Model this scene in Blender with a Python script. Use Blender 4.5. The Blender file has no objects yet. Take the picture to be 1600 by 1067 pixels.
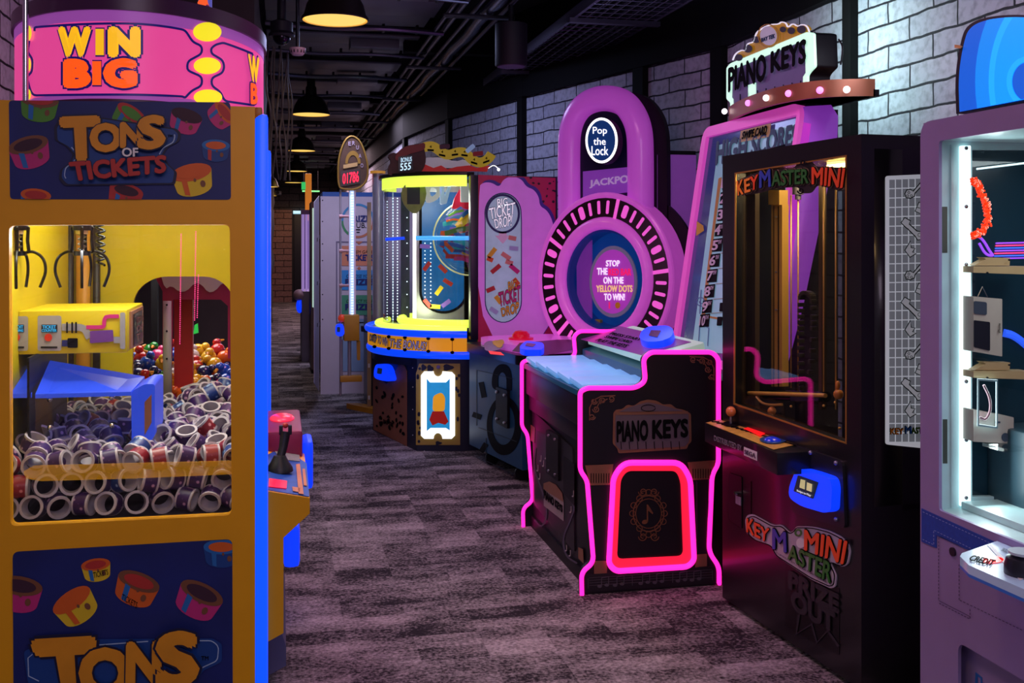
import bpy, bmesh, math, random
from mathutils import Vector, Matrix, noise
from mathutils.geometry import delaunay_2d_cdt
random.seed(7)
C = bpy.context.scene.collection
sc = bpy.context.scene
PI = math.pi
# ---------------------------------------------------------------- camera, world, exposure
FL, EYE, YAW, HY = 1650.0, 1.5, math.atan(365/1650.0), 378.0     # focal (px), eye height, heading, horizon row
cam_d = bpy.data.cameras.new('camera'); cam = bpy.data.objects.new('camera', cam_d); C.objects.link(cam)
cam.location = (0, 0, EYE); cam.rotation_euler = (PI/2, 0, -YAW)
cam_d.sensor_width = 36; cam_d.lens = FL/1600*36; cam_d.shift_y = -(533.5-HY)/1600; cam_d.clip_end = 100
sc.camera = cam
vs = sc.view_settings
vs.view_transform = 'Standard'; vs.look = 'None'; vs.gamma = 1; vs.use_curve_mapping = False; vs.exposure = 0.0
w = bpy.data.worlds.new('world'); sc.world = w; w.use_nodes = True
w.node_tree.nodes['Background'].inputs[0].default_value = (0.16, 0.11, 0.22, 1)
w.node_tree.nodes['Background'].inputs[1].default_value = 0.12
def lamp(name, kind, loc, power, col, size=.3, size_y=None, rot=None, spot=None, blend=.6, spread=None):
    d = bpy.data.lights.new(name, kind); o = bpy.data.objects.new(name, d); C.objects.link(o)
    o.location = loc; d.energy = power; d.color = col
    if kind == 'AREA':
        d.size = size
        if size_y: d.shape = 'RECTANGLE'; d.size_y = size_y
        if spread: d.spread = spread
    else: d.shadow_soft_size = size
    if kind == 'SPOT': d.spot_size = spot or 2.2; d.spot_blend = blend
    if rot: o.rotation_euler = rot
    return o
WARM = (1, .62, .25)
# pendant row lamps (x = .35) : their light
for i, y in enumerate((-3.0, 1.8, 6.75, 11.8, 16.5, 21.3, 26.0)):
    lamp('pendant_light', 'SPOT', (.35, y, 2.86), 24, WARM, .16, spot=2.5, blend=.7)
# soft cool and rosy fill lights, added over the games and behind the camera
lamp('hall_fill', 'AREA', (.6, -1.5, 3.3), 85, (.88, .70, .92), 2.5, rot=(.5, 0, 0))
lamp('hall_fill', 'AREA', (.5, 4.2, 3.1), 32, (1, .46, .70), 1.2)
lamp('hall_fill', 'AREA', (.9, 8.6, 3.1), 24, (.5, .56, 1), 1.0)
lamp('hall_fill', 'AREA', (.9, 13.8, 3.1), 34, (.85, .75, 1), 1.0)
lamp('hall_fill', 'AREA', (.8, 18.6, 3.1), 44, (1, .70, .78), 1.2)
lamp('hall_fill', 'AREA', (.8, 23.4, 3.1), 44, (1, .62, .62), 1.2)
lamp('ceiling_uplight', 'SPOT', (1.9, 6.0, 2.2), 30, (.5, .6, 1), .2, rot=(PI, 0, 0), spot=2.4, blend=1)
lamp('floor_spot', 'SPOT', (.3, 6.9, 3.1), 90, (.72, .74, 1), .1, spot=.8, blend=1)
lamp('wall_fill', 'SPOT', (1.2, 9.0, 3.1), 34, (.62, .7, 1), .1, rot=(0, 1.0, -.2), spot=1.7, blend=1)  # added spot to brighten the bricks, no fixture
# ---------------------------------------------------------------- helpers
FW = Vector((math.sin(YAW), math.cos(YAW), 0)); RT = Vector((math.cos(YAW), -math.sin(YAW), 0)); UP = Vector((0, 0, 1))
CAM = Vector((0, 0, EYE))
def ray(px, py): return FW + RT*((px-800)/FL) + UP*((HY-py)/FL)
def proj(p):
    d = Vector(p)-CAM; z = d.dot(FW)
    return (800+FL*d.dot(RT)/z, HY-FL*d.z/z)
class Plane:
    def __init__(s, p, n):
        s.p = Vector(p); s.n = Vector(n).normalized()
        if s.n.dot(CAM-s.p) < 0: s.n = -s.n
    def at(s, px, py, off=0):
        d = ray(px, py); t = (s.p-CAM).dot(s.n)/d.dot(s.n)
        return CAM+d*t+s.n*off
    curved = False
    def sh(s, d): return Plane(s.p+s.n*d, s.n)
def PX(x): return Plane((x, 0, 0), (1, 0, 0))
def PY(y): return Plane((0, y, 0), (0, 1, 0))
def PZ(z): return Plane((0, 0, z), (0, 0, 1))
def PV(a, b): return Plane((a[0], a[1], 0), (b[1]-a[1], a[0]-b[0], 0))     # vertical, through two floor points
def P3(a, b, c): return Plane(a, (Vector(b)-Vector(a)).cross(Vector(c)-Vector(a)))
class Cyl:
    curved = True
    def __init__(s, cx, cy, rx, ry=None): s.c = (cx, cy); s.rx = rx; s.ry = ry or rx
    def at(s, px, py, off=0):
        d = ray(px, py); ox, oy = -s.c[0]/s.rx, -s.c[1]/s.ry; dx, dy = d.x/s.rx, d.y/s.ry
        a = dx*dx+dy*dy; b = 2*(ox*dx+oy*dy); c = ox*ox+oy*oy-1
        q = b*b-4*a*c
        t = (-b-math.sqrt(q))/(2*a) if q > 0 else -b/(2*a)
        p = CAM+d*t; n = Vector(((p.x-s.c[0])/s.rx**2, (p.y-s.c[1])/s.ry**2, 0)).normalized()
        return p+n*off
def L(h):
    h = h.lstrip('#'); v = [int(h[i:i+2], 16)/255 for i in (0, 2, 4)]
    return [x/12.92 if x <= .04045 else ((x+.055)/1.055)**2.4 for x in v]+[1]
MATS = {}
def mat(name, col, rough=.5, metal=0, em=0, ecol=None, var=.12, vs_=14, spec=.5, alpha=1, bump=0, coat=0):
    if name in MATS: return MATS[name]
    m = bpy.data.materials.new(name); m.use_nodes = True; MATS[name] = m
    nt = m.node_tree; b = nt.nodes['Principled BSDF']; c = L(col)
    b.inputs['Roughness'].default_value = rough; b.inputs['Metallic'].default_value = metal
    b.inputs['Specular IOR Level'].default_value = spec
    if coat: b.inputs['Coat Weight'].default_value = coat; b.inputs['Coat Roughness'].default_value = .08
    if em:
        b.inputs['Emission Color'].default_value = L(ecol or col); b.inputs['Emission Strength'].default_value = em
    tc = nt.nodes.new('ShaderNodeTexCoord'); nz = nt.nodes.new('ShaderNodeTexNoise'); nz.inputs['Scale'].default_value = vs_
    nz.inputs['Detail'].default_value = 4; nt.links.new(tc.outputs['Object'], nz.inputs['Vector'])
    mx = nt.nodes.new('ShaderNodeMix'); mx.data_type = 'RGBA'
    mx.inputs['A'].default_value = [x*(1-var) for x in c[:3]]+[1]; mx.inputs['B'].default_value = [min(1, x*(1+var)) for x in c[:3]]+[1]
    nt.links.new(nz.outputs['Fac'], mx.inputs['Factor']); nt.links.new(mx.outputs['Result'], b.inputs['Base Color'])
    if bump:
        bp = nt.nodes.new('ShaderNodeBump'); bp.inputs['Strength'].default_value = bump; bp.inputs['Distance'].default_value = .01
        nt.links.new(nz.outputs['Fac'], bp.inputs['Height']); nt.links.new(bp.outputs['Normal'], b.inputs['Normal'])
    return m
def glass(name='clear_pane', tint='ffffff', refl=.9, rough=.02, add=0.04):
    if name in MATS: return MATS[name]
    m = bpy.data.materials.new(name); m.use_nodes = True; MATS[name] = m
    nt = m.node_tree; nt.nodes.remove(nt.nodes['Principled BSDF'])
    t = nt.nodes.new('ShaderNodeBsdfTransparent'); t.inputs[0].default_value = L(tint)
    g = nt.nodes.new('ShaderNodeBsdfGlossy'); g.inputs['Roughness'].default_value = rough
    lw_ = nt.nodes.new('ShaderNodeLayerWeight'); lw_.inputs['Blend'].default_value = .5
    f = nt.nodes.new('ShaderNodeMath'); f.operation = 'POWER'; f.inputs[1].default_value = 4; nt.links.new(lw_.outputs['Facing'], f.inputs[0])
    mu = nt.nodes.new('ShaderNodeMath'); mu.operation = 'MULTIPLY_ADD'; mu.inputs[1].default_value = refl; mu.inputs[2].default_value = .03
    x = nt.nodes.new('ShaderNodeMixShader')
    nt.links.new(f.outputs[0], mu.inputs[0]); nt.links.new(mu.outputs[0], x.inputs[0])
    nt.links.new(t.outputs[0], x.inputs[1]); nt.links.new(g.outputs[0], x.inputs[2])
    nt.links.new(x.outputs[0], nt.nodes['Material Output'].inputs[0])
    return m
# --- objects
def wloc(o):
    v = Vector((0, 0, 0))
    while o: v += o.location; o = o.parent
    return v
def obj(name, bm, m, parent=None, smooth=True, label=None):
    me = bpy.data.meshes.new(name)
    if parent:
        o_ = wloc(parent)
        for v in bm.verts: v.co -= o_
    bmesh.ops.recalc_face_normals(bm, faces=bm.faces)
    bm.to_mesh(me); bm.free()
    for q in (m if isinstance(m, (list, tuple)) else [m]): me.materials.append(q)
    if smooth:
        me.shade_smooth(); me.set_sharp_from_angle(angle=.6)
    o = bpy.data.objects.new(name, me); C.objects.link(o)
    if parent: o.parent = parent
    if label: o['label'] = label
    return o
def thing(name, label, cat, loc, group=None):
    o = bpy.data.objects.new(name, None); C.objects.link(o); o.location = loc; o.empty_display_size = .1
    o['label'] = label; o['category'] = cat
    if group: o['group'] = group
    return o
def tag(o, label, cat, group=None, kind=None):
    if label: o['label'] = label
    if cat: o['category'] = cat
    if group: o['group'] = group
    if kind: o['kind'] = kind
    return o
def struct(name, bm, m): o = obj(name, bm, m); o['kind'] = 'structure'; return o
def B(): return bmesh.new()
def box(bm, x0, x1, y0, y1, z0, z1, bev=0, M=None, mi=0):
    r = bmesh.ops.create_cube(bm, size=1)
    vs = r['verts']
    for v in vs:
        v.co = Vector(((x0+x1)/2+v.co.x*(x1-x0), (y0+y1)/2+v.co.y*(y1-y0), (z0+z1)/2+v.co.z*(z1-z0)))
    fs = set(f for v in vs for f in v.link_faces)
    for f in fs: f.material_index = mi
    if bev:
        es = list(set(e for v in vs for e in v.link_edges))
        r2 = bmesh.ops.bevel(bm, geom=es, offset=bev, segments=2, affect='EDGES', profile=.6)
        vs = list(set(v for f in r2['faces'] for v in f.verts) | set(v for v in vs if v.is_valid))
        for f in r2['faces']: f.material_index = mi
    if M:
        for v in vs: v.co = M @ v.co
    return bm
def boxo(name, dims, m, parent=None, bev=0, label=None, M=None): return obj(name, box(B(), *dims, bev=bev, M=M), m, parent, label=label)
def cyl(bm, a, b, r, seg=16, r2=None, mi=0):
    a = Vector(a); b = Vector(b); d = b-a
    q = d.to_track_quat('Z', 'Y').to_matrix().to_4x4(); q.translation = (a+b)/2
    x = bmesh.ops.create_cone(bm, cap_ends=True, segments=seg, radius1=r, radius2=r if r2 is None else r2, depth=d.length, matrix=q)
    for f in set(f for v in x['verts'] for f in v.link_faces): f.material_index = mi
    return bm
def sph(bm, c, r, sx=1, sy=1, sz=1, u=16, v=10, mi=0):
    x = bmesh.ops.create_uvsphere(bm, u_segments=u, v_segments=v, radius=r, matrix=Matrix.Translation(c) @ Matrix.Diagonal((sx, sy, sz, 1)))
    for f in set(f for v in x['verts'] for f in v.link_faces): f.material_index = mi
    return bm
def lathe(bm, prof, c=(0, 0, 0), seg=28, M=None):
    rings = []
    for r, z in prof:
        rings.append([bm.verts.new((c[0]+r*math.cos(2*PI*i/seg), c[1]+r*math.sin(2*PI*i/seg), c[2]+z)) for i in range(seg)])
    for a, b in zip(rings, rings[1:]):
        for i in range(seg): bm.faces.new((a[i], a[(i+1) % seg], b[(i+1) % seg], b[i]))
    if M:
        for rr_ in rings:
            for v in rr_: v.co = M @ v.co
    return bm
def chaikin(pts, n=2, closed=False):
    pts = [Vector(p) for p in pts]
    for _ in range(n):
        q = [] if closed else [pts[0]]
        m_ = len(pts)
        for i in range(m_ if closed else m_-1):
            a, b = pts[i], pts[(i+1) % m_]
            q += [a*.75+b*.25, a*.25+b*.75]
        if not closed: q.append(pts[-1])
        pts = q
    return pts
def fillet(pts, r, n=4, closed=True):        # round the corners of a polyline (2D or 3D)
    pts = [Vector(p) for p in pts]; out = []; m_ = len(pts)
    for i, p in enumerate(pts):
        if not closed and i in (0, m_-1): out.append(p); continue
        a, b = pts[i-1], pts[(i+1) % m_]; rr_ = r[i] if isinstance(r, (list, tuple)) else r
        da, db = a-p, b-p
        k = min(rr_, da.length*.48, db.length*.48)
        s, e = p+da.normalized()*k, p+db.normalized()*k
        for j in range(n+1):
            t = j/n; out.append(s*(1-t)**2+p*(2*t*(1-t))+e*t*t)
    return out
def tube(bm, pts, r, seg=8, closed=False, flat=None, mi=0):
    pts = [Vector(p) for p in pts]; n = len(pts); rings = []
    ref = None
    for i, p in enumerate(pts):
        if closed: t = pts[(i+1) % n]-pts[i-1]
        else: t = pts[min(i+1, n-1)]-pts[max(i-1, 0)]
        if t.length < 1e-9: t = Vector((0, 0, 1))
        t.normalize()
        if ref is None: ref = t.orthogonal().normalized()
        ref = (ref-t*ref.dot(t));
        if ref.length < 1e-6: ref = t.orthogonal()
        ref.normalize(); s = t.cross(ref)
        rr_ = r[i] if isinstance(r, (list, tuple)) else r
        rings.append([bm.verts.new(p+ref*(rr_*math.cos(2*PI*k/seg))+s*(rr_*math.sin(2*PI*k/seg))) for k in range(seg)])
    for i in range(n if closed else n-1):
        a, b = rings[i], rings[(i+1) % n]
        sh = 0
        if closed and i == n-1:
            sh = min(range(seg), key=lambda s_: (a[0].co-b[s_].co).length)
        for k in range(seg):
            f = bm.faces.new((a[k], a[(k+1) % seg], b[(k+1+sh) % seg], b[(k+sh) % seg])); f.material_index = mi
    if not closed:
        for rg in (rings[0], rings[-1]):
            f = bm.faces.new(rg); f.material_index = mi
    return bm
# --- 2D shapes in photograph pixels laid onto a surface of the place
def rect(x0, y0, x1, y1, r=0):
    q = [(x0, y0), (x1, y0), (x1, y1), (x0, y1)]
    return [tuple(v) for v in fillet(q, r)] if r else q
def quad(q, r=0): return [tuple(v) for v in fillet(q, r)] if r else list(q)
def ell(cx, cy, rx, ry=None, n=28, a0=0, a1=None, rot=0):
    ry = rx if ry is None else ry
    if a1 is None: an = [2*PI*i/n for i in range(n)]
    else: an = [a0+(a1-a0)*i/(n-1) for i in range(n)]
    c, s = math.cos(rot), math.sin(rot)
    return [(cx+rx*math.cos(t)*c-ry*math.sin(t)*s, cy+rx*math.cos(t)*s+ry*math.sin(t)*c) for t in an]
def blob(cx, cy, rx, ry, n=18, amp=.15, seed=0):
    rd = random.Random(seed); ph = rd.random()*6
    return [(cx+rx*(1+amp*math.sin(3*t+ph)+amp*.5*math.sin(5*t+ph*2))*math.cos(t), cy+ry*(1+amp*math.sin(3*t+ph))*math.sin(t)) for t in [2*PI*i/n for i in range(n)]]
def thick(pts, wd, closed=False):            # outline of a 2D stroke
    pts = [Vector((p[0], p[1])) for p in pts]; n = len(pts); a = []; b = []
    for i, p in enumerate(pts):
        t = (pts[(i+1) % n]-pts[i-1]) if closed else (pts[min(i+1, n-1)]-pts[max(i-1, 0)])
        t = t.normalized() if t.length else Vector((1, 0)); nn = Vector((-t.y, t.x))*wd/2
        a.append(tuple(p+nn)); b.append(tuple(p-nn))
    return (a, b) if closed else [a+b[::-1]]
def inside(x, y, ring):
    c = False; j = len(ring)-1
    for i in range(len(ring)):
        xi, yi = ring[i]; xj, yj = ring[j]
        if (yi > y) != (yj > y) and x < (xj-xi)*(y-yi)/(yj-yi)+xi: c = not c
        j = i
    return c
def tess(rings, clip=None):
    vs_ = []; es = []
    for r in rings+([clip] if clip else []):
        k = len(vs_); vs_ += [Vector(p) for p in r]; es += [(k+i, k+(i+1) % len(r)) for i in range(len(r))]
    V, _, T, *_r = delaunay_2d_cdt(vs_, es, [], 0, 1e-4)
    out = []
    for f in T:
        cx = sum(V[i].x for i in f)/3; cy = sum(V[i].y for i in f)/3
        if sum(inside(cx, cy, r) for r in rings) % 2 and (clip is None or inside(cx, cy, clip)): out.append(f)
    return V, out
def shape(bm, srf, rings, off=0., t=0., mi=0, clip=None):
    if rings and not isinstance(rings[0][0], (tuple, list, Vector)): rings = [rings]
    rings = [[tuple(p)[:2] for p in r] for r in rings]
    V, tri = tess(rings, clip)
    b2 = bmesh.new(); vv = [b2.verts.new((p.x, p.y, 0)) for p in V]
    for f in tri:
        try: b2.faces.new([vv[i] for i in f])
        except ValueError: pass
    if srf.curved:
        for _ in range(5):
            es = [e for e in b2.edges if e.calc_length() > 14]
            if not es: break
            bmesh.ops.subdivide_edges(b2, edges=es, cuts=1); bmesh.ops.triangulate(b2, faces=b2.faces)
    bmesh.ops.delete(b2, geom=[v for v in b2.verts if not v.link_faces], context='VERTS')
    b2.verts.index_update()
    top = [bm.verts.new(srf.at(v.co.x, v.co.y, off)) for v in b2.verts]
    bot = [bm.verts.new(p.co-srf.n*t) for p in top] if t and not srf.curved else None
    for f in b2.faces:
        i = [v.index for v in f.verts]
        g = bm.faces.new([top[k] for k in i]); g.material_index = mi
        if bot: g = bm.faces.new([bot[k] for k in reversed(i)]); g.material_index = mi
    if bot:
        for e in b2.edges:
            if len(e.link_faces) == 1:
                a, b = e.verts[0].index, e.verts[1].index
                g = bm.faces.new((top[a], top[b], bot[b], bot[a])); g.material_index = mi
    b2.free()
    return bm
TXT = {}
def text2d(s, bold=0., spc=1., shear=0.):
    k = (s, bold, spc, shear)
    if k not in TXT:
        cu = bpy.data.curves.new('t', 'FONT'); cu.body = s; cu.offset = bold; cu.space_character = spc; cu.shear = shear; cu.resolution_u = 3
        o = bpy.data.objects.new('t', cu); me = bpy.data.meshes.new_from_object(o)
        TXT[k] = ([(v.co.x, v.co.y) for v in me.vertices], [tuple(p.vertices) for p in me.polygons])
        bpy.data.objects.remove(o); bpy.data.curves.remove(cu); bpy.data.meshes.remove(me)
    return TXT[k]
def put_text(bm, srf, s, q, off=.003, bold=.02, spc=1., shear=0., mi=0, warp=None):
    if len(q) == 4 and not isinstance(q[0], (tuple, list)): q = [(q[0], q[1]), (q[2], q[1]), (q[2], q[3]), (q[0], q[3])]
    if s == 'I':
        h_ = abs(q[3][1]-q[0][1]); k_ = bold*h_*1.0; cxl = Vector((1, 0))*k_; 
        r_ = [(q[0][0]-k_*.3, q[0][1]-k_), (q[1][0]+k_*.3, q[1][1]-k_), (q[2][0]+k_*.3, q[2][1]+k_), (q[3][0]-k_*.3, q[3][1]+k_)]
        return shape(bm, srf, r_, off, 0, mi)
    v0, _ = text2d(s, 0, spc, shear); vs_, fs = text2d(s, bold, spc, shear)
    if not v0 or not vs_: return bm
    x0 = min(v[0] for v in v0); x1 = max(v[0] for v in v0); y0 = min(v[1] for v in v0); y1 = max(v[1] for v in v0)
    tl, tr, br, bl = [Vector(p) for p in q]; nv = []
    lift = [0]*len(vs_)
    if bold >= .02:          # heavier letters: eight shifted layers of the plain glyphs, each a hair above the last
        b0, f0 = text2d(s, 0, spc, shear); vs_ = []; fs = []; lift = []
        for k in range(8):
            dx, dy = bold*math.cos(k*PI/4), bold*math.sin(k*PI/4); o_ = len(vs_)
            vs_ = vs_+[(x+dx, y+dy) for x, y in b0]; fs = fs+[tuple(i+o_ for i in f) for f in f0]; lift += [k*.0003]*len(b0)
    for (x, y), lf in zip(vs_, lift):
        u = (x-x0)/(x1-x0); v = (y-y0)/(y1-y0)
        p = (bl*(1-u)+br*u)*(1-v)+(tl*(1-u)+tr*u)*v
        if warp: p = warp(p, u, v)
        nv.append(bm.verts.new(srf.at(p.x, p.y, off+lf)))
    for f in fs:
        try: g = bm.faces.new([nv[i] for i in f]); g.material_index = mi
        except ValueError: pass
    bmesh.ops.delete(bm, geom=[v for v in nv if not v.link_faces], context='VERTS')
    return bm
def text(srf, s, q, m, parent, off=.003, bold=.02, spc=1., shear=0., name='lettering', label=None, warp=None, outline=None, ob=.06):
    """lettering; with an outline it is one mesh of two materials"""
    bm = B()
    if outline: put_text(bm, srf, s, q, off, ob, spc, shear, 1, warp); put_text(bm, srf, s, q, off+.003, bold, spc, shear, 0, warp)
    else: put_text(bm, srf, s, q, off, bold, spc, shear, 0, warp)
    return obj(name, bm, [m, outline] if outline else m, parent, smooth=False, label=label)
def stroke(name, srf, lines, wd, m, parent, off=.002, t=.001):
    bm = B()
    for l in lines: shape(bm, srf, thick(l, wd), off, t)
    return obj(name, bm, m, parent, smooth=False)
def copy_tree(o, parent=None):
    c = o.copy(); C.objects.link(c)
    if parent: c.parent = parent
    for ch in list(o.children): copy_tree(ch, c)
    return c
# common materials
black = mat('black_panel', '121016', .45, spec=.25); blackm = mat('black_matte', '0e0d10', .8); white = mat('white_plastic', 'd8d4dc', .4)
chrome = mat('chrome', 'c8c8d0', .15, 1); steel = mat('brushed_steel', '9a98a0', .35, 1); ink = mat('black_print', '0c0b10', .7, spec=.1)
whitep = mat('white_print', 'e8e6ee', .5); navy = mat('navy_print', '16206a', .5)
pane = glass()
readblue = mat('reader_blue_glow', '0a3cff', .35, em=1.0, ecol='0838ff'); readscreen = mat('reader_screen', '101828', .2, em=.5, ecol='182840')
def reader(parent, srf, q, t=.04, scr=None, name='card_reader', label=None):
    """glowing blue card reader with a small screen"""
    o = obj(name, shape(B(), srf, quad(q, 9), t, t), readblue, parent, label=label)
    if scr:
        obj('screen', shape(B(), srf, quad(scr, 1.5), t+.003, .003), readscreen, o)
    return o
# ---------------------------------------------------------------- room
def carpet():
    m = bpy.data.materials.new('mottled_carpet'); m.use_nodes = True; nt = m.node_tree; b = nt.nodes['Principled BSDF']
    N = nt.nodes.new; k = nt.links.new
    tc = N('ShaderNodeTexCoord')
    def nz(scale, sx, sy, det, rough=.6):
        mp = N('ShaderNodeMapping'); mp.inputs['Scale'].default_value = (sx, sy, 1); n = N('ShaderNodeTexNoise')
        n.inputs['Scale'].default_value = scale; n.inputs['Detail'].default_value = det; n.inputs['Roughness'].default_value = rough
        k(tc.outputs['Object'], mp.inputs[0]); k(mp.outputs[0], n.inputs['Vector']); return n.outputs['Fac']
    a = nz(16, 1, 1.15, 9, .9); f = nz(70, 1, 1, 3); s = nz(3, .85, 1.7, 4)
    ad = N('ShaderNodeMath'); ad.operation = 'ADD'; k(a, ad.inputs[0]); k(f, ad.inputs[1])
    ad2 = N('ShaderNodeMath'); ad2.operation = 'ADD'; k(ad.outputs[0], ad2.inputs[0]); k(s, ad2.inputs[1])
    # carpet tiles differ a little in tone
    bk = N('ShaderNodeTexBrick'); bk.inputs['Scale'].default_value = 2; bk.inputs['Mortar Size'].default_value = 0
    bk.inputs['Color1'].default_value = (.0, .0, .0, 1); bk.inputs['Color2'].default_value = (.22, .22, .22, 1); bk.offset = .0
    k(tc.outputs['Object'], bk.inputs['Vector'])
    ad3 = N('ShaderNodeMath'); ad3.operation = 'ADD'; k(ad2.outputs[0], ad3.inputs[0]); k(bk.outputs['Color'], ad3.inputs[1])
    cr = N('ShaderNodeValToRGB'); cr.color_ramp.elements[0].position = .50; cr.color_ramp.elements[0].color = (.022, .018, .026, 1)
    cr.color_ramp.elements[1].position = .68; cr.color_ramp.elements[1].color = (.46, .41, .46, 1)
    dv = N('ShaderNodeMath'); dv.operation = 'MULTIPLY'; dv.inputs[1].default_value = .345; k(ad3.outputs[0], dv.inputs[0])
    k(dv.outputs[0], cr.inputs[0]); k(cr.outputs[0], b.inputs['Base Color']); b.inputs['Roughness'].default_value = .95
    b.inputs['Specular IOR Level'].default_value = .15
    bp = N('ShaderNodeBump'); bp.inputs['Strength'].default_value = .5; bp.inputs['Distance'].default_value = .006
    k(f, bp.inputs['Height']); k(bp.outputs[0], b.inputs['Normal'])
    return m
def brickmat(name, c1, c2, mortar, bw=.36, bh=.112, ms=.0065, rough=.8):
    m = bpy.data.materials.new(name); m.use_nodes = True; nt = m.node_tree; b = nt.nodes['Principled BSDF']
    N = nt.nodes.new; k = nt.links.new
    uv = N('ShaderNodeTexCoord'); n = N('ShaderNodeTexNoise'); n.inputs['Scale'].default_value = 5; n.inputs['Detail'].default_value = 3
    k(uv.outputs['UV'], n.inputs['Vector'])
    vm = N('ShaderNodeVectorMath'); vm.operation = 'SCALE'; vm.inputs['Scale'].default_value = .03; k(n.outputs['Color'], vm.inputs[0])
    va = N('ShaderNodeVectorMath'); va.operation = 'ADD'; k(uv.outputs['UV'], va.inputs[0]); k(vm.outputs[0], va.inputs[1])
    bk = N('ShaderNodeTexBrick'); bk.inputs['Scale'].default_value = 1; bk.inputs['Brick Width'].default_value = bw; bk.inputs['Row Height'].default_value = bh
    bk.inputs['Mortar Size'].default_value = ms; bk.inputs['Mortar Smooth'].default_value = .5; bk.inputs['Bias'].default_value = -.2
    bk.inputs['Color1'].default_value = L(c1); bk.inputs['Color2'].default_value = L(c2); bk.inputs['Mortar'].default_value = L(mortar)
    k(va.outputs[0], bk.inputs['Vector'])
    n2 = N('ShaderNodeTexNoise'); n2.inputs['Scale'].default_value = 24; n2.inputs['Detail'].default_value = 6; k(uv.outputs['UV'], n2.inputs['Vector'])
    mx = N('ShaderNodeMix'); mx.data_type = 'RGBA'; mx.blend_type = 'MULTIPLY'; mx.inputs['Factor'].default_value = .55
    cr = N('ShaderNodeValToRGB'); cr.color_ramp.elements[0].position = .3; cr.color_ramp.elements[0].color = (.35, .35, .36, 1); cr.color_ramp.elements[1].position = .55
    k(n2.outputs['Fac'], cr.inputs[0]); k(bk.outputs['Color'], mx.inputs['A']); k(cr.outputs[0], mx.inputs['B'])
    k(mx.outputs['Result'], b.inputs['Base Color']); b.inputs['Roughness'].default_value = rough
    bp = N('ShaderNodeBump'); bp.inputs['Strength'].default_value = 1; bp.inputs['Distance'].default_value = .014; bp.invert = True
    b2 = N('ShaderNodeBump'); b2.inputs['Strength'].default_value = .5; b2.inputs['Distance'].default_value = .01
    k(n2.outputs['Fac'], b2.inputs['Height']); k(bk.outputs['Fac'], bp.inputs['Height']); k(b2.outputs[0], bp.inputs['Normal']); k(bp.outputs[0], b.inputs['Normal'])
    return m
def wallquad(name, segs, z0, z1, m):           # vertical wall strips along floor points, uv in metres
    bm = B(); uv = bm.loops.layers.uv.new('UVMap'); s = 0
    for a, b in zip(segs, segs[1:]):
        l = (Vector(b)-Vector(a)).length
        v = [bm.verts.new((a[0], a[1], z0)), bm.verts.new((b[0], b[1], z0)), bm.verts.new((b[0], b[1], z1)), bm.verts.new((a[0], a[1], z1))]
        f = bm.faces.new(v)
        for lp, c in zip(f.loops, ((s, z0), (s+l, z0), (s+l, z1), (s, z1))): lp[uv].uv = c
        s += l
    return struct(name, bm, m)
CEIL = 3.55
struct('floor', box(B(), -2.5, 6, -4, 28, -.1, 0), carpet())
struct('ceiling', box(B(), -2.5, 6, -4, 28, CEIL, CEIL+.1), mat('dark_ceiling', '1c1a20', .85, bump=.6, vs_=5))
wb = brickmat('white_painted_brick', 'c0c0d0', 'a8a8bc', '24222e')
WP = [(2.9, -4), (2.9, 6.5), (2.16, 9.13), (1.78, 10.96), (1.56, 13.1), (1.5, 28)]
wallquad('wall_right', WP, 0, 2.79, wb)
trimm = mat('black_steel_trim', '070609', .8, spec=.2)
bm = B()                                          # black soffit above the bricks, up to the ceiling, and the ledge under it
for a, b in zip(WP, WP[1:]):
    d = (Vector(b)-Vector(a)).normalized(); n = Vector((-d.y, d.x)) if d.x*0+d.y > 0 else Vector((d.y, -d.x))
    p = [Vector((*a, 0))+Vector((n.x, n.y, 0))*.05, Vector((*b, 0))+Vector((n.x, n.y, 0))*.05, Vector((*b, 0))-Vector((n.x, n.y, 0))*.1, Vector((*a, 0))-Vector((n.x, n.y, 0))*.1]
    lo = [bm.verts.new((q.x, q.y, 2.79)) for q in p]; hi = [bm.verts.new((q.x, q.y, CEIL)) for q in p]
    bm.faces.new(lo); bm.faces.new(hi[::-1])
    for i in range(4): bm.faces.new((lo[i], lo[(i+1) % 4], hi[(i+1) % 4], hi[i]))
struct('trim_1', bm, trimm)
# black steel posts on the brick wall: along-wall positions from the photograph's posts
def wall_at(px):
    for (a, b) in zip(WP, WP[1:]):
        pl = PV(a, b); p = pl.at(px, 300)
        t = (Vector((p.x, p.y))-Vector(a)).dot(Vector(b)-Vector(a))/(Vector(b)-Vector(a)).length_squared
        if -1e-6 <= t <= 1+1e-6 and (p-CAM).dot(FW) > 0: return Vector((p.x, p.y, 0)), (Vector(b)-Vector(a)).normalized()
for x0, x1 in ((1328, 1341), (1119, 1137), (997, 1013), (815, 823), (702, 707), (634, 637)):
    r0, r1 = wall_at(x0), wall_at(x1)
    if not r0 or not r1: print('post?', x0); continue
    p, d = r0; q = r1[0]
    n = Vector((-1, 0, 0)); dd = (q-p)
    bm = B(); v = [p+n*.045, q+n*.045, q, p]
    lo = [bm.verts.new((a.x, a.y, 0)) for a in v]; hi = [bm.verts.new((a.x, a.y, 2.8)) for a in v]
    bm.faces.new(lo); bm.faces.new(hi)
    for i in range(4): bm.faces.new((lo[i], lo[(i+1) % 4], hi[(i+1) % 4], hi[i]))
    o = obj('wall_post', bm, trimm); o['kind'] = 'structure'; o.name = 'trim_2'
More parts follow.
